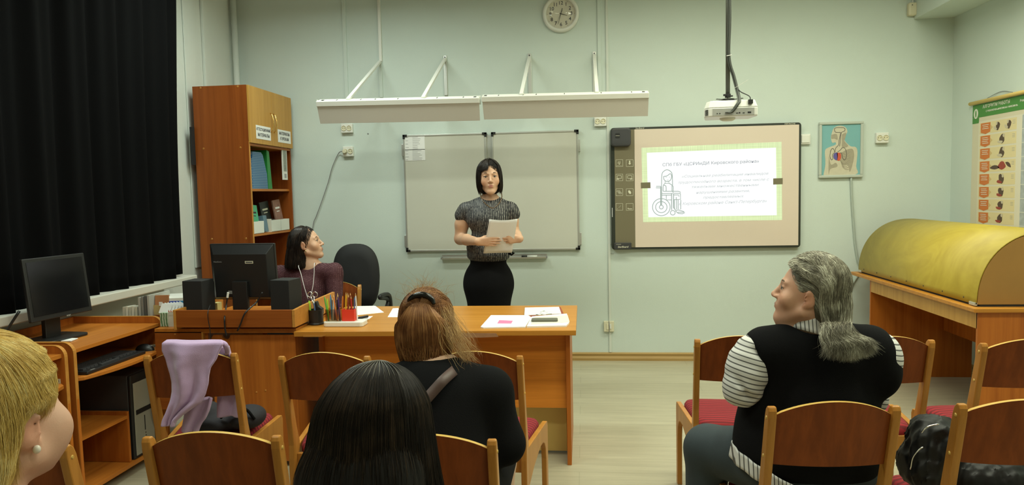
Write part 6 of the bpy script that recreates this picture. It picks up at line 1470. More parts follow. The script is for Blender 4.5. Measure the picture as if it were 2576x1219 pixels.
# ---------------- P2 : woman seated behind the monitor, looking up to the right
def build_seated():
    Y0 = 4.56; pe = person('seated dark-haired woman in a maroon dotted blouse with a white lanyard, looking right', (-1.90, Y0, 0))
    base = (.60, .36, .235)
    ear = A3(763, 619, Y0-.06); R = facing(.985, .17, radians(14), radians(0)); T = (R, np.array(ear)-.96*(R@np.array([.0775, -.008, -.012])), .96)
    nb = A3(778, 672, Y0+.03); shL = A3(712, 690, Y0+.03); shR = A3(836, 684, Y0+.0); chest = A3(775, 725, Y0+.03)
    Fd = Field(axis_([(-2.2, -1.60, .0045)]), axis_([(4.20, 4.80, .0045)]), axis_([(0, .80, .02), (.80, .92, .008), (.92, 1.26, .0036)]))
    head(Fd, T, neck_to=nb, nr=.045); a = Fd.add
    a(cone(nb, shL, .045, .045), .05); a(cone(nb, shR, .045, .045), .05); a(ell(chest, (.135, .09, .13)), .05)
    pel = np.array([chest[0]+.03, Y0+.02, .53]); a(cone(chest, pel, .11, .13), .05)
    for s, sh in ((-1, shL), (1, shR)):
        el = sh+[s*.03, -.05, -.24]; wr = el+[-s*.10, -.18, .0]; limb(Fd, [sh, el, wr], [.044, .037, .026], .02); hand(Fd, wr, (-s*.2, 0, 1), (-s*.5, -.8, -.1), (s*.8, -.4, .2), .92, curl=(20, 25, 20))
        h = pel+[s*.09, -.02, -.02]; kn = pel+[s*.10, -.36, -.04]; kn[2] = .47; an = np.array([kn[0], kn[1]+.0, .08]); limb(Fd, [h, kn, an], [.085, .06, .04], .03); a(cone(an+[0, 0, -.04], an+[0, -.14, -.05], .036, .028), .02)
    co, F_ = Fd.mesh(1); mesh_obj('body', co, F_, M['skin'], pe, head_cols(co, T, base, (.42, .15, .12)))
    face_parts(T, pe, mat('brow_brown', (.05, .028, .016), .8))
    capm = cap_mat('dark_bob_hair_base', (.011, .007, .006))
    hm = hair_mat('dark_bob_hair', (.007, .005, .0045), (.022, .014, .011), (.05, .034, .024))
    Fh = Field(axis_([(-2.2, -1.6, .0045)]), axis_([(4.38, 4.80, .0045)]), axis_([(.84, 1.27, .0045)]))
    Fh.add(ell((0, -.018, .036), (.083, .100, .095), None, T), .01)
    dn = T[0].T@np.array([0, 0, -1.0])
    c1 = np.array([0, -.072, -.02]); Fh.add(coneT(T, c1, c1+dn*.115, .068, .076), .04); Fh.add(coneT(T, (.035, -.055, .0), np.array((.035, -.055, .0))+dn*.13, .045, .05), .03); Fh.add(coneT(T, (-.035, -.055, .0), np.array((-.035, -.055, .0))+dn*.13, .045, .05), .03)
    Fh.cut(ell((0, .108, -.030), (.095, .100, .110), None, T), .01)
    for s in (-1, 1): Fh.cut(ell((s*.088, -.004, -.014), (.022, .024, .034), None, T), .006)
    zc = A3(760, 668, Y0)[2]; Fh.keep(lambda X, Y, Z: (zc-.012)-Z+0*X+0*Y)
    co, F_ = Fh.mesh(2, off=.006); h_ = mesh_obj('hair', co, F_, capm, pe); capc = co
    rg = np.random.RandomState(8); N = 2600; side = np.where(rg.rand(N) > .5, 1, -1); K = []; ph = np.radians(35+145*rg.rand(N)); dl = 1-.05*rg.rand(N); rd_ = np.array((.088, .103, .100))[None]*dl[:, None]
    lim = np.radians(108+20*rg.rand(N))
    for th in (8, 32, 56, 80):
        w_ = (th/80)**1.4; f = np.where(ph < lim, ph+(lim-ph)*w_, ph); K.append(sph(T, side*f, np.radians(th), rd_))
    K = [local_pts(T, k) for k in K]; p = K[-1]; zz = zc+.008*rg.randn(N)
    back = -(T[0]@np.array([0, 1, 0])); back[2] = 0; xl = T[0]@np.array([1, 0, 0])
    for v in (.4, .75, 1.0):
        q_ = p.copy(); q_[:, 2] = p[:, 2]+(zz-p[:, 2])*v; q_ += back[None]*.048*v*(1-.3*v); K.append(q_)
    strands('hair_strands', np.stack(K, 1), hm, h_, .0009, 13, seed=3)
    fuzz(Fh, T, capc, 3500, .07, crownflow((.0, .02, .13), .9), hm, h_, .0008, seed=52)
    g = G('maroon_dotted'); tc = g.n('ShaderNodeTexCoord'); mp = g.n('ShaderNodeMapping'); mp.inputs['Rotation'].default_value = (radians(90), radians(0), radians(0)); g.l(tc, 'Object', mp, 'Vector')
    br = g.n('ShaderNodeTexBrick'); mp2 = g.n('ShaderNodeMapping'); mp2.inputs['Rotation'].default_value = (0, 0, radians(35)); g.l(mp, 'Vector', mp2, 'Vector'); g.l(mp2, 'Vector', br, 'Vector')
    br.inputs['Scale'].default_value = 1; br.inputs['Brick Width'].default_value = .011; br.inputs['Row Height'].default_value = .0085; br.inputs['Mortar Size'].default_value = .0028; br.inputs['Color1'].default_value = (.24, .12, .13, 1); br.inputs['Color2'].default_value = (.10, .035, .045, 1); br.inputs['Mortar'].default_value = (.050, .008, .014, 1)
    g.l(br, 'Color', g.b, 'Base Color'); g.b.inputs['Roughness'].default_value = .8
    Fc = Field(axis_([(-2.25, -1.55, .006)]), axis_([(4.20, 4.82, .006)]), axis_([(.48, 1.12, .006)]))
    Fc.add(ell(chest, (.150, .105, .14)), .05); Fc.add(cone(chest, pel+[0, 0, .04], .122, .14), .05); Fc.add(cone(nb+[0, 0, -.018], shL, .055, .058), .05); Fc.add(cone(nb+[0, 0, -.018], shR, .055, .058), .05)
    for s, sh in ((-1, shL), (1, shR)):
        Fc.add(ell(sh+[s*.018, 0, .006], (.055, .055, .060)), .012); el = sh+[s*.03, -.05, -.24]; Fc.add(cone(sh+[s*.01, 0, -.03], el, .062, .045), .02); Fc.add(cone(el, el+[-s*.08, -.15, .0], .046, .036), .02)
    Fc.cut(ell(nb+[.012, -.045, .050], (.062, .075, .062)), .008)
    co, F_ = Fc.mesh(2); mesh_obj('blouse', co, F_, g.m, pe)
    MB().prism([(pel[0]-.17, pel[1]-.40), (pel[0]+.17, pel[1]-.40), (pel[0]+.16, pel[1]+.12), (pel[0]-.16, pel[1]+.12)], 2, .425, .60).build('skirt', BLK, pe, bevel=.06, seg=4)
    cr_ = A3(781, 748, Y0-.13)
    P1 = [nb+[-.045, .01, .012]]+[np.array(A3(x, y, Y0-dy)) for x, y, dy in ((751, 668, .075), (757, 688, .105), (765, 720, .125), (775, 752, .135))]
    P2 = [nb+[.045, .01, .014]]+[np.array(A3(x, y, Y0-dy)) for x, y, dy in ((791, 662, .075), (790, 690, .105), (787, 720, .125), (780, 752, .135))]
    for P in (P1, P2): MB().tube(bez(P, 20), .0022, 6).build('lanyard', mat('lanyard_white', (.75, .72, .72), .6), pe, smooth=True)
    c_ = local_pts(T, [(.080, -.002, -.050)])[0]; MB().lathe([(0, -.006), (.0035, -.002), (.003, .004), (0, .007)], tuple(c_), 10).build('earring', M['brass'], pe)
build_seated()

# ---------------- P3 : woman with clipped-up reddish hair, from behind
def build_ponytail():
    pe = person('woman in a black top with reddish-brown hair in a black clip, seen from behind', (-.44, 2.03, 0))
    Y0 = 2.16; T = (facing(-.02, 1, radians(-4), radians(-2)), np.array(A3(1076, 822, Y0+.02)), 1.0)
    nb = np.array(A3(1090, 945, Y0-.05)); pel = np.array([-.42, 1.98, .52]); chest = np.array(A3(1095, 1040, Y0-.08))
    shR = np.array(A3(1228, 985, Y0-.07)); shL = np.array(A3(965, 985, Y0-.07)); elR = np.array(A3(1268, 1115, Y0-.08)); elL = np.array(A3(920, 1120, Y0-.05))
    wrR = elR+[-.10, .20, -.03]; wrL = elL+[.10, .20, -.03]
    Fd = Field(axis_([(-.80, -.10, .007)]), axis_([(1.82, 2.6, .007)]), axis_([(0, .5, .02), (.5, .84, .01), (.84, 1.16, .006)]))
    head(Fd, T, neck_to=nb, nr=.05); a = Fd.add
    def bodyp(F2, o=0.0):
        F2.add(cone(nb+[0, 0, -.02], shR, .055+o, .062+o), .06); F2.add(cone(nb+[0, 0, -.02], shL, .055+o, .062+o), .06); F2.add(ell(chest, (.165+o, .11+o, .17)), .06); F2.add(cone(chest, pel, .135+o, .165+o), .06)
        limb(F2, [shR, elR, elR+(wrR-elR)*.8], [.058+o, .048+o, .034+o], .03); limb(F2, [shL, elL, elL+(wrL-elL)*.8], [.058+o, .048+o, .034+o], .03)
    bodyp(Fd); 
    for s, wr, el in ((1, wrR, elR), (-1, wrL, elL)):
        hand(Fd, wr, (0, 0, 1), (-s*.6, .7, -.1), (s*.7, .6, .2), .95, curl=(25, 30, 20))
        h = pel+[s*.09, .03, -.01]; kn = np.array([pel[0]+s*.11, pel[1]+.42, .49]); an = np.array([kn[0], kn[1]+.02, .08]); limb(Fd, [h, kn, an], [.085, .06, .04], .03); a(cone(an+[0, 0, -.04], an+[0, .14, -.045], .036, .03), .02)
    co, F_ = Fd.mesh(1); mesh_obj('body', co, F_, M['skin'], pe, head_cols(co, T, (.60, .38, .26), (.4, .14, .12)))
    Fc = Field(axis_([(-.85, -.08, .007)]), axis_([(1.80, 2.6, .007)]), axis_([(.42, .93, .007)])); bodyp(Fc, .012)
    for s in (-1, 1): Fc.add(cone(pel+[s*.09, .03, -.01], np.array([pel[0]+s*.11, pel[1]+.42, .49]), .09, .066), .03)
    Fc.cut(ell(nb+[0, .02, .055], (.075, .08, .055)), .01); co, F_ = Fc.mesh(3); mesh_obj('top', co, F_, BLK, pe)
    capm = cap_mat('reddish_hair_base', (.13, .058, .022))
    hm = hair_mat('reddish_hair', (.12, .042, .014), (.30, .125, .040), (.48, .25, .10), .42)
    Fh = Field(axis_([(-.66, -.28, .0045)]), axis_([(2.0, 2.36, .0045)]), axis_([(.80, 1.16, .0045)]))
    Fh.add(ell((0, -.020, .030), (.086, .104, .100), None, T), .01); Fh.add(ell((0, -.060, -.035), (.080, .068, .085), None, T), .03); Fh.add(ell((.006, -.078, -.085), (.056, .048, .052), None, T), .03)
    Fh.cut(ell((0, .115, -.03), (.08, .09, .11), None, T), .01); co, F_ = Fh.mesh(2, off=.006); h_ = mesh_obj('hair', co, F_, capm, pe); capc = co
    rg = np.random.RandomState(11); N = 7000; K = []
    u = rg.rand(N)*2-1; dl = .93+.08*rg.rand(N)
    # hair falling from the clip over the back of the head to the nape
    def surf(x, z, dl):   # back surface
        y = -.020-.112*np.sqrt(np.clip(1-(x/.098)**2, .02, 1))*np.sqrt(np.clip(1-((z+.005)/.135)**2, .12, 1)); return np.stack([x*dl, y*dl, z], -1)
    zt = .088-.018*u**2; K = [surf(u*.040, zt, dl+.01), surf(u*.068, zt-.035, dl+.02), surf(u*.090, .010+0*u, dl+.01), surf(u*.090, -.045+0*u, dl), surf(u*.074, -.095+.01*rg.randn(N), dl*.98), surf(u*.052, -.140+.014*rg.randn(N), dl*.93)]
    strands('hair_strands', local_pts(T, np.stack(K, 1)), hm, h_, .0006, 16, jit=.0005, seed=4)
    # hair pulled from the sides and the top up to the clip
    N = 4500; s = np.where(rg.rand(N) > .5, 1, -1); ph = np.radians(5+100*rg.rand(N)); th0 = np.radians(70+20*rg.rand(N)); rd_ = np.array((.088, .106, .103))[None]*(1-.03*rg.rand(N))[:, None]
    tgt = surf(s*.038*rg.rand(N), .088-.012*rg.rand(N), np.ones(N)*1.02); K = [sph(T, s*ph, th0, rd_)]
    for w_ in (.33, .66): 
        q_ = K[0]*(1-w_)+tgt*w_; c0 = np.array([0, -.015, .03]); d_ = q_-c0; n_ = np.sqrt((d_[:, 0]/.088)**2+(d_[:, 1]/.106)**2+(d_[:, 2]/.103)**2); K.append(c0+d_/n_[:, None]*(1-.02*rg.rand(N))[:, None])
    K.append(tgt); strands('swept_strands', local_pts(T, np.stack(K, 1)), hm, h_, .0006, 12, seed=5)
    def fl3(L): bk = L[:, 1] < -.045; d1 = np.stack([-L[:, 0]*2.5, 0*L[:, 0], -np.ones(len(L))], 1); d2 = np.array([0, -.09, .10])-L; return np.where(bk[:, None] & (L[:, 2] < .085)[:, None], d1, d2)
    fuzz(Fh, T, capc, 6000, .06, fl3, hm, h_, .0006, seed=53)
    # loose wisps at the right and over the crown
    N = 260; r0 = sph(T, np.radians(95+50*rg.rand(N)), np.radians(60+45*rg.rand(N)), np.tile(np.array((.088, .104, .10)), (N, 1))); e1 = r0+np.stack([.012+.03*rg.rand(N), -.01+.02*rg.randn(N), -.05-.03*rg.rand(N)], 1); e2 = e1+np.stack([.012+.035*rg.rand(N), .015*rg.randn(N), -.04-.03*rg.rand(N)], 1); e3 = e2+np.stack([-.004+.03*rg.rand(N), .01*rg.randn(N), -.01-.03*rg.rand(N)], 1)
    hb = hair_mat('blond_ends', (.26, .13, .045), (.50, .30, .11), (.62, .42, .18), .45)
    strands('loose_strands', local_pts(T, np.stack([r0, e1, e2, e3], 1)), hb, h_, .00035, 16, jit=.0006, wav=.006, seed=6)
    N = 160; r0 = sph(T, rg.rand(N)*6.28, np.radians(5+50*rg.rand(N)), np.tile(np.array((.086, .104, .10)), (N, 1))); d_ = r0/np.linalg.norm(r0, axis=1, keepdims=True); e1 = r0+d_*.012+.012*rg.randn(N, 3); e2 = e1+d_*.008+.022*rg.randn(N, 3)
    strands('flyaway_strands', local_pts(T, np.stack([r0, e1, e2], 1)), hb, h_, .00028, 10, seed=7)
    # clip
    P = [(-.040, -.088, .090), (-.024, -.096, .104), (0, -.096, .111), (.022, -.096, .107), (.038, -.096, .094), (.043, -.097, .080)]
    pts = local_pts(T, [tuple(p) for p in bez(P, 20)]); MB().tube(pts, [.002]+[.0055+.0035*sin(pi*i/19) for i in range(19)]+[.006], 10).build('hair_clip', mat('glossy_black', (.006, .006, .006), .12), pe, smooth=True)
    # bag strap
    P = [np.array(A3(1154, 922, 2.11)), np.array(A3(1142, 932, 2.02)), np.array(A3(1118, 953, 1.965)), np.array(A3(1093, 980, 1.945)), np.array(A3(1040, 1040, 1.915)), np.array(A3(960, 1130, 1.905))]
    pts = bez(P, 30); b = MB(); nrm = np.array([.62, -.2, .75]); 
    b.grid(lambda u, v: tuple(pts[int(round(u*30))]+(v-.5)*.030*np.array([.72, -.1, -.72])), 31, 3); b.build('bag_strap', mat('taupe_strap', (.075, .042, .036), .5), pe, smooth=True, solid=.003)
build_ponytail()

# ---------------- P4 : dark-haired head close to the camera
def build_dark():
    pe = person('person with long straight dark hair seen from behind, close in the middle foreground', (-.33, .98, 0))
    T = (facing(-.10, 1, radians(-14), 0), np.array([-.335, 1.06, 1.018]), 1.02)
    nb = np.array([-.335, 1.0, .885]); shR = nb+[.17, -.01, -.05]; shL = nb+[-.17, -.01, -.05]; chest = nb+[0, -.01, -.20]; pel = np.array([-.335, .90, .52])
    Fd = Field(axis_([(-.66, .0, .01)]), axis_([(.72, 1.55, .01)]), axis_([(0, .8, .02), (.8, 1.18, .008)])); head(Fd, T, neck_to=nb); a = Fd.add
    def bodyp(F2, o=0.0):
        for s, sh in ((1, shR), (-1, shL)):
            F2.add(cone(nb+[0, 0, -.03], sh, .05+o, .055+o), .05); limb(F2, [sh, sh+[s*.03, .02, -.26], sh+[-s*.05, .22, -.28]], [.055+o, .045+o, .03+o], .03)
        F2.add(ell(chest, (.16+o, .11+o, .17)), .05); F2.add(cone(chest, pel, .13+o, .16+o), .05)
        for s in (-1, 1): kn = pel+[s*.11, .42, -.04]; F2.add(cone(pel+[s*.09, .03, 0], kn, .085+o, .06+o), .03); F2.add(cone(kn, np.array([kn[0], kn[1]+.02, .09]), .058+o, .042+o), .03)
    bodyp(Fd)
    for s, sh in ((1, shR), (-1, shL)): hand(Fd, sh+[-s*.06, .24, -.28], (0, 0, 1), (-s*.5, .8, 0), (s*.6, .6, .2)); kn = pel+[s*.11, .42, -.04]; a(cone((kn[0], kn[1]+.02, .05), (kn[0], kn[1]+.16, .04), .038, .03), .02)
    co, F_ = Fd.mesh(1); mesh_obj('body', co, F_, M['skin'], pe, head_cols(co, T, (.6, .38, .26), (.4, .14, .12)))
    Fc = Field(axis_([(-.66, .0, .01)]), axis_([(.70, 1.5, .01)]), axis_([(.10, .90, .01)])); bodyp(Fc, .012); co, F_ = Fc.mesh(2); mesh_obj('clothing', co, F_, BLK, pe)
    capm = cap_mat('long_dark_hair_base', (.007, .0055, .0045))
    hm = hair_mat('long_dark_hair', (.005, .0036, .0026), (.017, .011, .007), (.050, .032, .019), .48, .16)
    Fh = Field(axis_([(-.54, -.14, .006)]), axis_([(.86, 1.24, .006)]), axis_([(.70, 1.20, .006)]))
    Fh.add(ell((0, -.014, .030), (.086, .104, .098), None, T), .01); Fh.add(ell((0, -.035, -.03), (.085, .084, .105), None, T), .03)
    Fh.add(cone((-.375, .985, .99), (-.378, .965, .74), .062, .070), .05); Fh.add(cone((-.300, .985, .99), (-.292, .965, .74), .062, .070), .05)
    Fh.cut(ell((0, .12, -.04), (.085, .09, .14), None, T), .01); co, F_ = Fh.mesh(3, off=.006); h_ = mesh_obj('hair', co, F_, capm, pe); capc = co
    rg = np.random.RandomState(21); N = 13000; ph = np.radians(38+284*rg.rand(N)); dl = 1-.03*rg.rand(N); rd_ = np.array((.093, .110, .105))[None]*dl[:, None]
    K = [local_pts(T, sph(T, ph, np.radians(th), rd_)+np.array([.012*(1-th/85), -.018*(1-th/85), 0])) for th in (3, 22, 42, 64, 84)]
    p = K[-1]; cx_ = T[1][0]; ze = .72+.05*rg.rand(N)
    for v, w_ in ((.25, 1.12), (.5, 1.26), (.75, 1.42), (1., 1.54)):
        q_ = p.copy(); q_[:, 0] = cx_+(p[:, 0]-cx_)*w_; q_[:, 1] = p[:, 1]+(-.03*v-.016)*np.clip((1.12-p[:, 1])/.10, 0, 1); q_[:, 2] = p[:, 2]+(ze-p[:, 2])*v; K.append(q_)
    strands('hair_strands', np.stack(K, 1), hm, h_, .00042, 20, jit=.0003, seed=9)
    # thin silvery strands at the crown
    N = 260; ph = np.radians(120+120*rg.rand(N)); rd_ = np.tile(np.array((.094, .111, .106)), (N, 1)); K = [local_pts(T, sph(T, ph, np.radians(2+th*(.3+rg.rand(N)*0+.9*(ph*7.3 % 1))), rd_)+np.array([.012*(1-th/85), -.018*(1-th/85), 0])) for th in (0, 10, 22, 34)]
    strands('grey_roots', np.stack(K, 1), hair_mat('grey_root', (.03, .025, .018), (.09, .078, .055), (.16, .14, .10), .4), h_, .0005, 8, seed=10)
    fuzz(Fh, T, capc[capc[:, 2] > 1.07], 4000, .08, crownflow((.0, -.02, .13), 1.0), hm, h_, .00042, seed=54, lvl=-.008, var=.003, noise=.04)
build_dark()

# ---------------- P5 : blonde at the left edge
def build_blonde():
    pe = person('blonde person with short hair and a pearl earring at the lower left edge', (-.90, .86, 0))
    ear = np.array(A3(106, 1112, .95)); R = facing(.05, 1, radians(6), 0); ear = ear-np.array([.012, 0, 0]); T = (R, ear-1.0*(R@np.array([.0775, -.008, -.030])), 1.0)
    nb = T[1]+[0, -.05, -.155]; shR = nb+[.16, -.01, -.05]; shL = nb+[-.16, -.01, -.05]; chest = nb+[0, -.01, -.20]; pel = np.array([T[1][0], .80, .52])
    Fd = Field(axis_([(-1.2, -.62, .0045)]), axis_([(.62, 1.4, .006)]), axis_([(0, .86, .02), (.86, 1.22, .0045)])); head(Fd, T, neck_to=nb, jaw=1.12, nr=.056); a = Fd.add
    a(ell((.035, .045, -.045), (.038, .042, .042), None, T), .03)
    def bodyp(F2, o=0.0):
        for s, sh in ((1, shR), (-1, shL)):
            F2.add(cone(nb+[0, 0, -.03], sh, .05+o, .055+o), .05); limb(F2, [sh, sh+[s*.03, .02, -.26], sh+[-s*.05, .22, -.28]], [.055+o, .045+o, .03+o], .03)
        F2.add(ell(chest, (.16+o, .11+o, .17)), .05); F2.add(cone(chest, pel, .13+o, .16+o), .05)
        for s in (-1, 1): kn = pel+[s*.11, .42, -.04]; F2.add(cone(pel+[s*.09, .03, 0], kn, .085+o, .06+o), .03); F2.add(cone(kn, np.array([kn[0], kn[1]+.02, .09]), .058+o, .042+o), .03)
    bodyp(Fd)
    for s, sh in ((1, shR), (-1, shL)): hand(Fd, sh+[-s*.06, .24, -.28], (0, 0, 1), (-s*.5, .8, 0), (s*.6, .6, .2)); kn = pel+[s*.11, .42, -.04]; a(cone((kn[0], kn[1]+.02, .05), (kn[0], kn[1]+.16, .04), .038, .03), .02)
    co, F_ = Fd.mesh(1); mesh_obj('body', co, F_, M['skin'], pe, head_cols(co, T, (.62, .36, .25), (.4, .14, .12)))
    Fc = Field(axis_([(-1.25, -.55, .01)]), axis_([(.58, 1.35, .01)]), axis_([(.10, .90, .01)])); bodyp(Fc, .012); co, F_ = Fc.mesh(2); mesh_obj('clothing', co, F_, mat('dark_knit', (.05, .03, .03), .9), pe)
    capm = cap_mat('blonde_hair_base', (.55, .38, .11))
    hm = hair_mat('blonde_hair', (.55, .37, .10), (.92, .68, .24), (1.0, .88, .46), .36)
    Fh = Field(axis_([(-1.08, -.74, .005)]), axis_([(.76, 1.1, .005)]), axis_([(.93, 1.25, .005)]))
    Fh.add(ell((0, -.020, .040), (.092, .110, .102), None, T), .01); Fh.add(ell((0, -.070, -.030), (.082, .062, .085), None, T), .03); pass
    Fh.cut(ell((0, .125, -.03), (.10, .09, .11), None, T), .01); Fh.cut(ell((.088, .012, -.050), (.032, .060, .048), None, T), .01)
    co, F_ = Fh.mesh(3, off=.006); h_ = mesh_obj('hair', co, F_, capm, pe); capc = co
    rg = np.random.RandomState(31); N = 24000; ph = np.radians(-180+360*rg.rand(N)); pa = np.abs(ph); thmax = np.where(pa < np.radians(60), 56, np.where(pa < np.radians(84), 70, np.where(pa < np.radians(102), 86, 100))); f0 = rg.rand(N)**.7
    st = np.where(rg.rand(N) < .45, .02, rg.rand(N)*.60); dl = 1.0-.03*rg.rand(N)+.03*st; rd_ = np.array((.093, .106, .107))[None]*dl[:, None]; sw = np.radians(22)*(rg.rand(N)-.2)*np.sign(ph); K = []
    for v in (0, .33, .66, 1.0):
        th = np.radians(thmax)*(st+(1-st)*v); K.append(sph(T, ph-sw*v, th, rd_*(1+.03*v*rg.rand(N)[:, None])))
    low = pa > np.radians(95); e_ = K[-1]-K[-2]; e_[:, 2] = np.where(low, -.050-.03*rg.rand(N), e_[:, 2]*.6); e_[:, :2] *= np.where(low, .2, .7)[:, None]
    K.append(K[-1]+e_*np.where(low, .8, .35)[:, None]); K.append(K[-1]+np.stack([.003*rg.randn(N)-.004*np.sign(ph)*(~low), .004*rg.randn(N)+np.where(low, .004, -.004), np.where(low, -.035, -.008)*(.5+rg.rand(N))], 1))
    AV = (T, [((.088, -.006, -.026), (.030, .030, .040)), ((.075, .055, -.060), (.045, .05, .055))])
    for k_ in K: k_[:, 0] *= 1-.30*np.clip((.005-k_[:, 2])/.06, 0, 1)
    strands('hair_strands', local_pts(T, np.stack(K, 1)), hm, h_, .00024, 18, wav=.0022, jit=.0001, seed=12, avoid=AV)
    fuzz(Fh, T, capc, 20000, .065, crownflow((.02, -.03, .13), .5, .10), hm, h_, .00025, seed=55, lvl=-.003, var=.007, noise=.05, avoid=AV)
    c_ = T[1]+T[2]*(R@np.array([.082, -.008, -.040])); MB().grid(lambda u, v: (c_[0]+.0055*sin(pi*v)*cos(2*pi*u), c_[1]-.003+.0055*sin(pi*v)*sin(2*pi*u), c_[2]+.0065*cos(pi*v)), 14, 9, True).build('pearl_earring', mat('pearl', (.75, .68, .58), .15), pe, smooth=True)
build_blonde()

# ---------------- P6 : grey-haired person in a black vest, profile to the left
def build_grey():
    Y0 = 2.30; pe = person('grey-haired person in a black vest over a striped shirt, turned left in profile', (.70, 2.25, 0))
    ear = np.array(A3(2033, 755, Y0-.08)); R = facing(-.92, .39, radians(12), radians(0)); T = (R, ear-.94*(R@np.array([-.0775, -.008, -.012])), .94)
    nb = np.array(A3(2062, 838, Y0)); shL = np.array(A3(1905, 882, Y0-.02)); shR = np.array(A3(2205, 882, Y0+.0)); chest = np.array(A3(2050, 985, Y0)); pel = np.array([.70, 2.27, .54])
    elL = np.array(A3(1868, 975, Y0-.03)); elR = np.array(A3(2190, 1000, Y0+.10)); wrL = elL+[.12, .18, -.04]; wrR = elR+[-.16, .18, -.03]
    Fd = Field(axis_([(.25, 1.05, .006)]), axis_([(2.05, 2.95, .006)]), axis_([(0, .5, .02), (.5, .93, .012), (.93, 1.26, .0034)])); head(Fd, T, neck_to=nb, jaw=1.1, nr=.056); a = Fd.add
    knL = np.array([.43, 2.50, .500]); knR = np.array([.80, 2.68, .50])
    def bodyp(F2, o=0.0, arms=True):
        F2.add(cone(nb+[0, 0, -.02], shL+[.03, 0, 0], .048+o, .065+o), .07); F2.add(cone(nb+[0, 0, -.02], shR+[-.03, 0, 0], .048+o, .065+o), .07)
        F2.add(ell(chest+[0, .03, .02], (.185+o, .13+o, .17)), .07); F2.add(ell((chest+pel)/2+[.0, .05, .0], (.205+o, .165+o, .17)), .07); F2.add(ell(pel+[0, .02, .03], (.21+o, .155+o, .14)), .06)
        if arms: limb(F2, [shL, elL, elL+(wrL-elL)*.8], [.062+o, .052+o, .036+o], .03); limb(F2, [shR, elR, elR+(wrR-elR)*.8], [.062+o, .052+o, .036+o], .03)
    bodyp(Fd, -.014)
    for s, kn in ((-1, knL), (1, knR)):
        an = np.array([kn[0]-.02, kn[1]+.0, .08]); limb(Fd, [pel+[s*.10, .04, -.01], kn, an], [.10, .068, .042], .03); a(cone(an+[0, 0, -.04], an+[-.08, .12, -.045], .038, .03), .02)
    for s, wr in ((-1, wrL), (1, wrR)): hand(Fd, wr, (0, 0, 1), (-s*.6, .7, -.1), (s*.7, .6, .2), 1.0, curl=(25, 30, 20))
    co, F_ = Fd.mesh(1); mesh_obj('body', co, F_, M['skin'], pe, head_cols(co, T, (.60, .33, .215), (.42, .18, .14)))
    face_parts(T, pe, mat('brow_grey', (.16, .11, .07), .8))
    # shirt (striped) : sleeves, collar, hem
    g = G('striped_shirt'); tc = g.n('ShaderNodeTexCoord'); mp = g.n('ShaderNodeMapping'); mp.inputs['Rotation'].default_value = (0, radians(-14), radians(10)); g.l(tc, 'Object', mp, 'Vector')
    wv = g.n('ShaderNodeTexWave', bands_direction='Z'); wv.inputs['Scale'].default_value = 21; wv.inputs['Distortion'].default_value = 1.1; wv.inputs['Detail'].default_value = 0; wv.inputs['Detail Scale'].default_value = .35; g.l(mp, 'Vector', wv, 'Vector')
    cr = g.n('ShaderNodeValToRGB'); e = cr.color_ramp.elements; e[0].position = .10; e[0].color = (.09, .09, .085, 1); e[1].position = .20; e[1].color = (.66, .65, .62, 1); g.l(wv, 'Fac', cr, 'Fac'); g.l(cr, 'Color', g.b, 'Base Color'); g.b.inputs['Roughness'].default_value = .8
    g2 = G('striped_collar'); tc = g2.n('ShaderNodeTexCoord'); wv = g2.n('ShaderNodeTexWave', bands_direction='X'); wv.inputs['Scale'].default_value = 30; g2.l(tc, 'Object', wv, 'Vector'); cr = g2.n('ShaderNodeValToRGB'); e = cr.color_ramp.elements; e[0].position = .10; e[0].color = (.09, .09, .085, 1); e[1].position = .22; e[1].color = (.66, .65, .62, 1); g2.l(wv, 'Fac', cr, 'Fac'); g2.l(cr, 'Color', g2.b, 'Base Color')
    Fs = Field(axis_([(.35, .62, .0055)]), axis_([(2.10, 2.62, .0055)]), axis_([(.66, .99, .0055)]))
    slc = np.array(A3(1878, 925, Y0-.02)); Fs.add(ell(slc+[.004, 0, .0], (.068, .078, .098), rotm(0, radians(14), 0)), .01); Fs.add(cone(shL+[.01, 0, .0], elL, .064, .058), .03); Fs.add(cone(elL, elL+(wrL-elL)*.5, .06, .048), .02); 
    fr = np.random.RandomState(2)
    for k in range(9):
        a_ = 2*pi*k/9; c_ = np.array(A3(1893+8*cos(a_), 1000+3*sin(a_), Y0-.03)); Fs.cut(ell(slc+[-.064*cos(a_*.9), -.070, .08*sin(a_)], (.006, .012, .05), rotm(0, a_, 0)), .01)
    X_, Y_, Z_2 = Fs.x[:, None, None], Fs.y[None, :, None], Fs.z[None, None, :]; Fs.V = Fs.V+(.0035*np.abs(np.sin(60*Z_2+25*X_+14*Y_))*np.clip((X_-.42)/.06, 0, 1)+.002*np.sin(45*Z_2-50*X_)).astype(np.float32)
    co, F_ = Fs.mesh(2); mesh_obj('shirt_sleeve', co, F_, g.m, pe)
    Fs = Field(axis_([(.84, 1.02, .0055)]), axis_([(2.15, 2.62, .0055)]), axis_([(.66, .99, .0055)])); Fs.add(ell(shR+[.012, .0, -.025], (.064, .072, .085)), .01); Fs.add(cone(elR, elR+(wrR-elR)*.5, .055, .045), .02); co, F_ = Fs.mesh(2); mesh_obj('shirt_sleeve', co, F_, g.m, pe)
    cc_ = np.array(A3(2035, 812, Y0-.02)); b = MB()
    def col_(u, v):
        a_ = 2*pi*u; r = .070+.012*v; return (cc_[0]+.028+r*1.06*cos(a_), cc_[1]+.02+r*.95*sin(a_), cc_[2]-.030+.046*(1-v)+.006*sin(a_*2)-.014*cos(a_))
    b.grid(col_, 40, 5, True); b.build('collar', g2.m, pe, smooth=True, solid=.004)
    # black knitted vest
    Fc = Field(axis_([(.30, 1.06, .0065)]), axis_([(2.04, 2.70, .0065)]), axis_([(.40, 1.02, .0065)])); bodyp(Fc, .015, False)
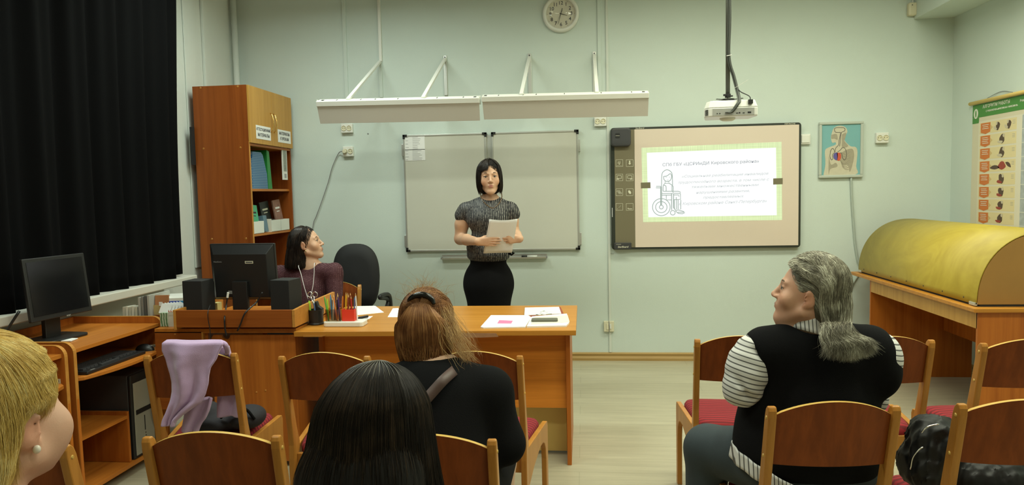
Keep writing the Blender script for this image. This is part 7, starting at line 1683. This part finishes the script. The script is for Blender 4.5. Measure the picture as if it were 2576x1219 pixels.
    Fc.add(ell(np.array(A3(2215, 930, Y0+.01)), (.058, .085, .085)), .04); Fc.add(ell(np.array(A3(2190, 870, Y0)), (.05, .07, .05)), .04)
    Fc.cut(ell(slc+[-.012, 0, .005], (.052, .095, .092), rotm(0, radians(8), 0)), .01); Fc.cut(ell(nb+[-.02, .0, .042], (.078, .085, .050)), .012)
    Fc.cut(ell(shR+[.050, .02, .02], (.030, .07, .05)), .01)
    co, F_ = Fc.mesh(3); mesh_obj('vest', co, F_, BLK, pe)
    # shirt hem peeping out under the vest
    b = MB(); hemc = pel+[0, .02, .0]
    def hem(u, v):
        a_ = 2*pi*u; r = 1+.035*v+.012*sin(a_*17); return (hemc[0]+.226*cos(a_)*r, hemc[1]+.180*sin(a_)*r, .492-.045*v+.10*max(0, -cos(a_))+.02*max(0, sin(a_)))
    b.grid(hem, 120, 6, True); b.build('shirt_hem', g2.m, pe, smooth=True, solid=.004)
    # jeans
    Fj = Field(axis_([(.30, 1.0, .008)]), axis_([(2.05, 2.85, .008)]), axis_([(.06, .68, .008)]))
    Fj.add(ell(pel+[0, .02, -.02], (.21, .165, .10)), .03)
    for s, kn in ((-1, knL), (1, knR)):
        an = np.array([kn[0]-.02, kn[1], .10]); limb(Fj, [pel+[s*.10, .04, -.01], kn, an], [.115, .080, .058], .03)
    co, F_ = Fj.mesh(2); mesh_obj('jeans', co, F_, mat('dark_denim', (.028, .040, .046), .85, noise=.25, nscale=14, bump=.3, bscale=500), pe)
    for s, kn in ((-1, knL), (1, knR)): MB().obox((kn[0]-.05, kn[1]+.06, .032), (.09, .25, .06), rotm(0, 0, radians(30))).build('shoe', M['black'], pe, bevel=.02, seg=3)
    # hair
    capm = cap_mat('grey_hair_base', (.10, .092, .064))
    hm = hair_mat('grey_hair', (.09, .08, .055), (.32, .29, .21), (.70, .68, .54), .42)
    Fh = Field(axis_([(.52, 1.0, .005)]), axis_([(2.12, 2.52, .005)]), axis_([(.86, 1.26, .005)]))
    Fh.add(ell((0, -.020, .042), (.085, .108, .106), None, T), .01); Fh.add(ell((0, -.058, -.030), (.068, .054, .080), None, T), .04)
    dn = T[0].T@np.array([0, 0, -1.0]); c1 = np.array([-.01, -.070, -.05]); Fh.add(coneT(T, c1, c1+dn*.05+[0, -.010, 0], .036, .030), .04)
    Fh.cut(ell((0, .100, -.040), (.10, .078, .115), None, T), .01)
    for s in (-1, 1): Fh.cut(ell((s*.092, .000, -.022), (.030, .026, .036), None, T), .008); Fh.cut(ell((s*.075, .050, -.075), (.055, .068, .065), None, T), .01)
    co, F_ = Fh.mesh(3, off=.006); h_ = mesh_obj('hair', co, F_, capm, pe); capc = co
    rg = np.random.RandomState(41); N = 9000; s = np.where(rg.rand(N) > .5, 1, -1); K = []
    ph = np.radians(2+96*rg.rand(N)**.8); th0 = np.radians(48+(ph/np.radians(98))*22+12*rg.rand(N)); st = rg.rand(N) > .55; th0 = np.where(st, np.radians(5+40*rg.rand(N)), th0); rd_ = np.array((.090, .113, .114))[None]*(1-.04*rg.rand(N))[:, None]
    K.append(sph(T, s*ph, th0, rd_))
    lat = np.abs(K[0][:, 0])/.088
    p1 = np.stack([s*(.030+.056*lat), -.035-.01*rg.rand(N), .130-.097*lat-.008*rg.rand(N)], 1); nn = np.sqrt(((p1[:, 0])/.090)**2+((p1[:, 1]+.012)/.113)**2+((p1[:, 2]-.032)/.114)**2); c0 = np.array([0, -.012, .032]); p1 = c0+(p1-c0)/nn[:, None]*(1.0-.03*rg.rand(N))[:, None]
    p2 = np.stack([s*(.010+.072*lat), -.105+.060*lat, .035-.055*lat], 1); d_ = p2-c0; nn = np.sqrt((d_[:, 0]/.090)**2+(d_[:, 1]/.113)**2+(d_[:, 2]/.114)**2); p2 = c0+d_/nn[:, None]*(1.0-.03*rg.rand(N))[:, None]
    p3 = np.stack([s*(.008+.072*lat)*(.85+.25*rg.rand(N)), -.118-.01*rg.rand(N)+.050*lat, -.066-.018*rg.rand(N)], 1)
    K += [p1, p2, p3]; K = [local_pts(T, k) for k in K]; K[-1][:, 1] = np.minimum(K[-1][:, 1], 2.200+.03*rg.rand(N)); bk_ = -(T[0]@np.array([0, 1, 0])); lt = T[0]@np.array([1, 0, 0]); r1, r2, r3 = rg.rand(N), rg.rand(N), rg.rand(N)
    def scr(x, y, Yv):   # points on the back of the vest
        d_ = (MC.T@np.stack([(x-1288)/F, -(y-609.5)/F, np.ones(N)])); t_ = Yv/d_[1]; return (np.array([0, 0, HC])[:, None]+d_*t_).T
    lx = (K[-1]@np.array([1.0, 0, 0])); qq = np.clip((lx-lx.min())/(lx.max()-lx.min())*.75+.25*r1, 0, 1)
    r4 = rg.rand(N); xr = qq*.6+.4*r4; p4 = scr(2060+84*qq, 820+20*(r2-.5), 2.172+.02*(r3-.5)); p5 = scr(2056+105*xr, 842+14*r2-8*xr, 2.140+.03*(r3-.5))
    r5 = rg.rand(N)**.7; p6 = scr(2058+145*xr, 862+18*r5-14*xr, 2.122+.03*(rg.rand(N)-.5))
    p7 = scr(2056+158*xr+9*rg.randn(N), 868+42*r5*(1.15-.8*np.abs(xr-.5))-12*xr, 2.116+.03*(rg.rand(N)-.5))
    strands('hair_strands', np.stack(K+[p4, p5, p6, p7], 1), hm, h_, .00055, 22, jit=.0006, wav=.005, seed=13)
    def fl6(L): w_ = np.clip((.02-L[:, 1])/.10, 0, 1); return np.stack([0*w_, -(1-w_)-.15, -.15-1.1*w_], 1)
    lz = (((capc-T[1])/T[2])@T[0])[:, 2]; fuzz(Fh, T, capc[lz > -.005], 12000, .06, fl6, hm, h_, .00050, seed=56, lvl=-.007, var=.004, noise=.10)
build_grey()

# ================================================================== SOFT THINGS ON CHAIRS
# lilac cardigan over the first chair
def build_cardigan():
    t = thing('cardigan', 'lilac knitted cardigan hung over a chair backrest', 'cardigan', (-1.60, 2.66, .45))
    m = mat('lilac_knit', (.52, .36, .58), .95, noise=.05, nscale=40, bump=.5, bscale=420, sheen=.3)
    Yf = 2.63
    # outline rows in photo pixels (left, right) as they hang in front of the backrest
    rows = [(858, 450, 545), (853, 425, 562), (862, 412, 566), (880, 411, 556), (900, 419, 549), (920, 424, 535), (940, 430, 531), (960, 434, 530), (985, 434, 524), (1005, 430, 512), (1020, 427, 490), (1035, 425, 468), (1050, 420, 452), (1064, 418, 447)]
    P = []
    for k, (y, l, r) in enumerate(rows):
        yy = Yf-.030+.0*k
        if k == 0: yy = Yf+.045
        if k == 1: yy = Yf+.005
        if k > 1: yy = Yf-.020+.08*max(0, (k-9)/4)*.0
        P.append((np.array(A3(l, y, yy)), np.array(A3(r, y, yy))))
    P[0] = (P[0][0]*[1, 0, 1]+[0, Yf+.05, 0], P[0][1]*[1, 0, 1]+[0, Yf+.05, 0])
    def f(u, v):
        q_ = v*(len(P)-1); i = min(int(q_), len(P)-2); w_ = q_-i; a = P[i][0]*(1-w_)+P[i+1][0]*w_; b_ = P[i][1]*(1-w_)+P[i+1][1]*w_; p = a+(b_-a)*u
        fold = .012*sin(u*9+v*3)*min(1, v*3)+.010*sin(u*17-v*5)*v-.022*sin(pi*u)*min(1, v*4)
        return tuple(p+np.array([0, fold-.012, .004*sin(u*11)*v]))
    MB().grid(f, 46, 60).build('front_panel', m, t, smooth=True, solid=.006)
    r2 = [(1000, 500, 533), (1010, 478, 532), (1030, 462, 528), (1050, 460, 520), (1068, 458, 508), (1085, 456, 500)]
    P2 = [(np.array(A3(l, y, Yf+.045)), np.array(A3(r, y, Yf+.045))) for y, l, r in r2]
    def f2(u, v):
        q_ = v*(len(P2)-1); i = min(int(q_), len(P2)-2); w_ = q_-i; a = P2[i][0]*(1-w_)+P2[i+1][0]*w_; b_ = P2[i][1]*(1-w_)+P2[i+1][1]*w_; p = a+(b_-a)*u; return tuple(p+np.array([0, .010*sin(u*10+v*2), 0]))
    MB().grid(f2, 24, 24).build('sleeve', m, t, smooth=True, solid=.012)
    r3 = [(872, 430, 570), (900, 440, 578), (960, 470, 600), (993, 545, 603), (1020, 547, 605), (1048, 549, 607)]
    P3 = [(np.array(A3(l, y, Yf+(.055 if k < 2 else .11))), np.array(A3(r, y, Yf+(.055 if k < 2 else .11)))) for k, (y, l, r) in enumerate(r3)]
    def f3(u, v):
        q_ = v*(len(P3)-1); i = min(int(q_), len(P3)-2); w_ = q_-i; a = P3[i][0]*(1-w_)+P3[i+1][0]*w_; b_ = P3[i][1]*(1-w_)+P3[i+1][1]*w_; p = a+(b_-a)*u; return tuple(p+np.array([0, .012*sin(u*8+v*4)+.006, 0]))
    MB().grid(f3, 30, 30).build('back_panel', m, t, smooth=True, solid=.010)
    P4 = [np.array(A3(x, y, Yf+dy)) for x, y, dy in ((556, 858, .0), (566, 866, -.01), (572, 880, .03), (570, 890, .07))]
    MB().tube(bez(P4, 14), [.007+.004*sin(i/14*pi) for i in range(15)], 10).build('shoulder_fold', m, t, smooth=True)
build_cardigan()
# soft dark bag on that chair's seat
Fb = Field(axis_([(-1.80, -1.30, .008)]), axis_([(2.70, 3.12, .008)]), axis_([(.40, .62, .008)]))
Fb.add(ell((-1.62, 2.90, .455), (.13, .13, .055)), .02); Fb.add(ell((-1.47, 2.88, .470), (.075, .09, .05)), .03); Fb.add(ell((-1.66, 2.86, .500), (.07, .06, .045)), .03); Fb.keep(lambda X, Y, Z: .428-Z+0*X+0*Y)
co, F_ = Fb.mesh(2); bg = mesh_obj('soft_bag', co, F_, mat('dark_fabric_bag', (.012, .010, .014), .8, bump=.3, bscale=60), None); prop(bg, 'soft black bag lying on the chair seat under the lilac cardigan', 'bag')
b = MB(); b.tube(bez([(-1.55, 2.80, .49), (-1.50, 2.79, .53), (-1.44, 2.80, .53), (-1.41, 2.82, .48)], 14), .006, 8); b.build('bag_handle', BLK, bg, smooth=True)
# black leather jacket on the right-hand chair
LEA = mat('black_leather', (.008, .008, .008), .5, bump=.25, bscale=40, spec=.3)
Fb = Field(axis_([(1.00, 1.46, .007)]), axis_([(2.10, 2.56, .007)]), axis_([(.40, .72, .007)]))
a3 = lambda x, y, Y: np.array(A3(x, y, Y))
Fb.add(ell(a3(2350, 1110, 2.30), (.075, .10, .085)), .03); Fb.add(ell(a3(2315, 1170, 2.30), (.065, .10, .075)), .03); Fb.add(ell((1.25, 2.33, .50), (.17, .15, .09)), .03); Fb.add(cone(a3(2330, 1075, 2.33), a3(2375, 1085, 2.32), .035, .045), .02)
Fb.add(cone(a3(2320, 1095, 2.27), a3(2305, 1150, 2.26), .026, .024), .008); Fb.cut(cone(a3(2338, 1090, 2.235), a3(2318, 1170, 2.21), .010, .008), .012); Fb.cut(cone(a3(2372, 1100, 2.22), a3(2340, 1200, 2.20), .012, .008), .014); Fb.add(ell((1.30, 2.36, .58), (.12, .10, .08)), .03)
X_, Y_, Z_2 = Fb.x[:, None, None], Fb.y[None, :, None], Fb.z[None, None, :]
Fb.V = Fb.V+(.007*np.abs(np.sin(46*X_+30*Z_2+6*np.sin(24*Y_)))+.006*np.abs(np.sin(38*Z_2-50*X_+4*np.sin(33*Y_+20*X_)))-.006).astype(np.float32)
Fb.keep(lambda X, Y, Z: .428-Z+0*X+0*Y); Fb.keep(lambda X, Y, Z: 2.185-Y+0*X+0*Z)
co, F_ = Fb.mesh(2); lj = mesh_obj('leather_jacket', co, F_, LEA, None); prop(lj, 'crumpled black leather jacket on the chair seat at the right edge', 'jacket')
for P in ([(2318, 1088), (2326, 1078), (2340, 1070), (2362, 1066)], [(2290, 1180), (2296, 1150), (2312, 1130), (2322, 1124)]):
    MB().tube(bez([a3(x, y, 2.215) for x, y in P], 12), .0022, 6).build('zip', M['chrome'], lj, smooth=True)
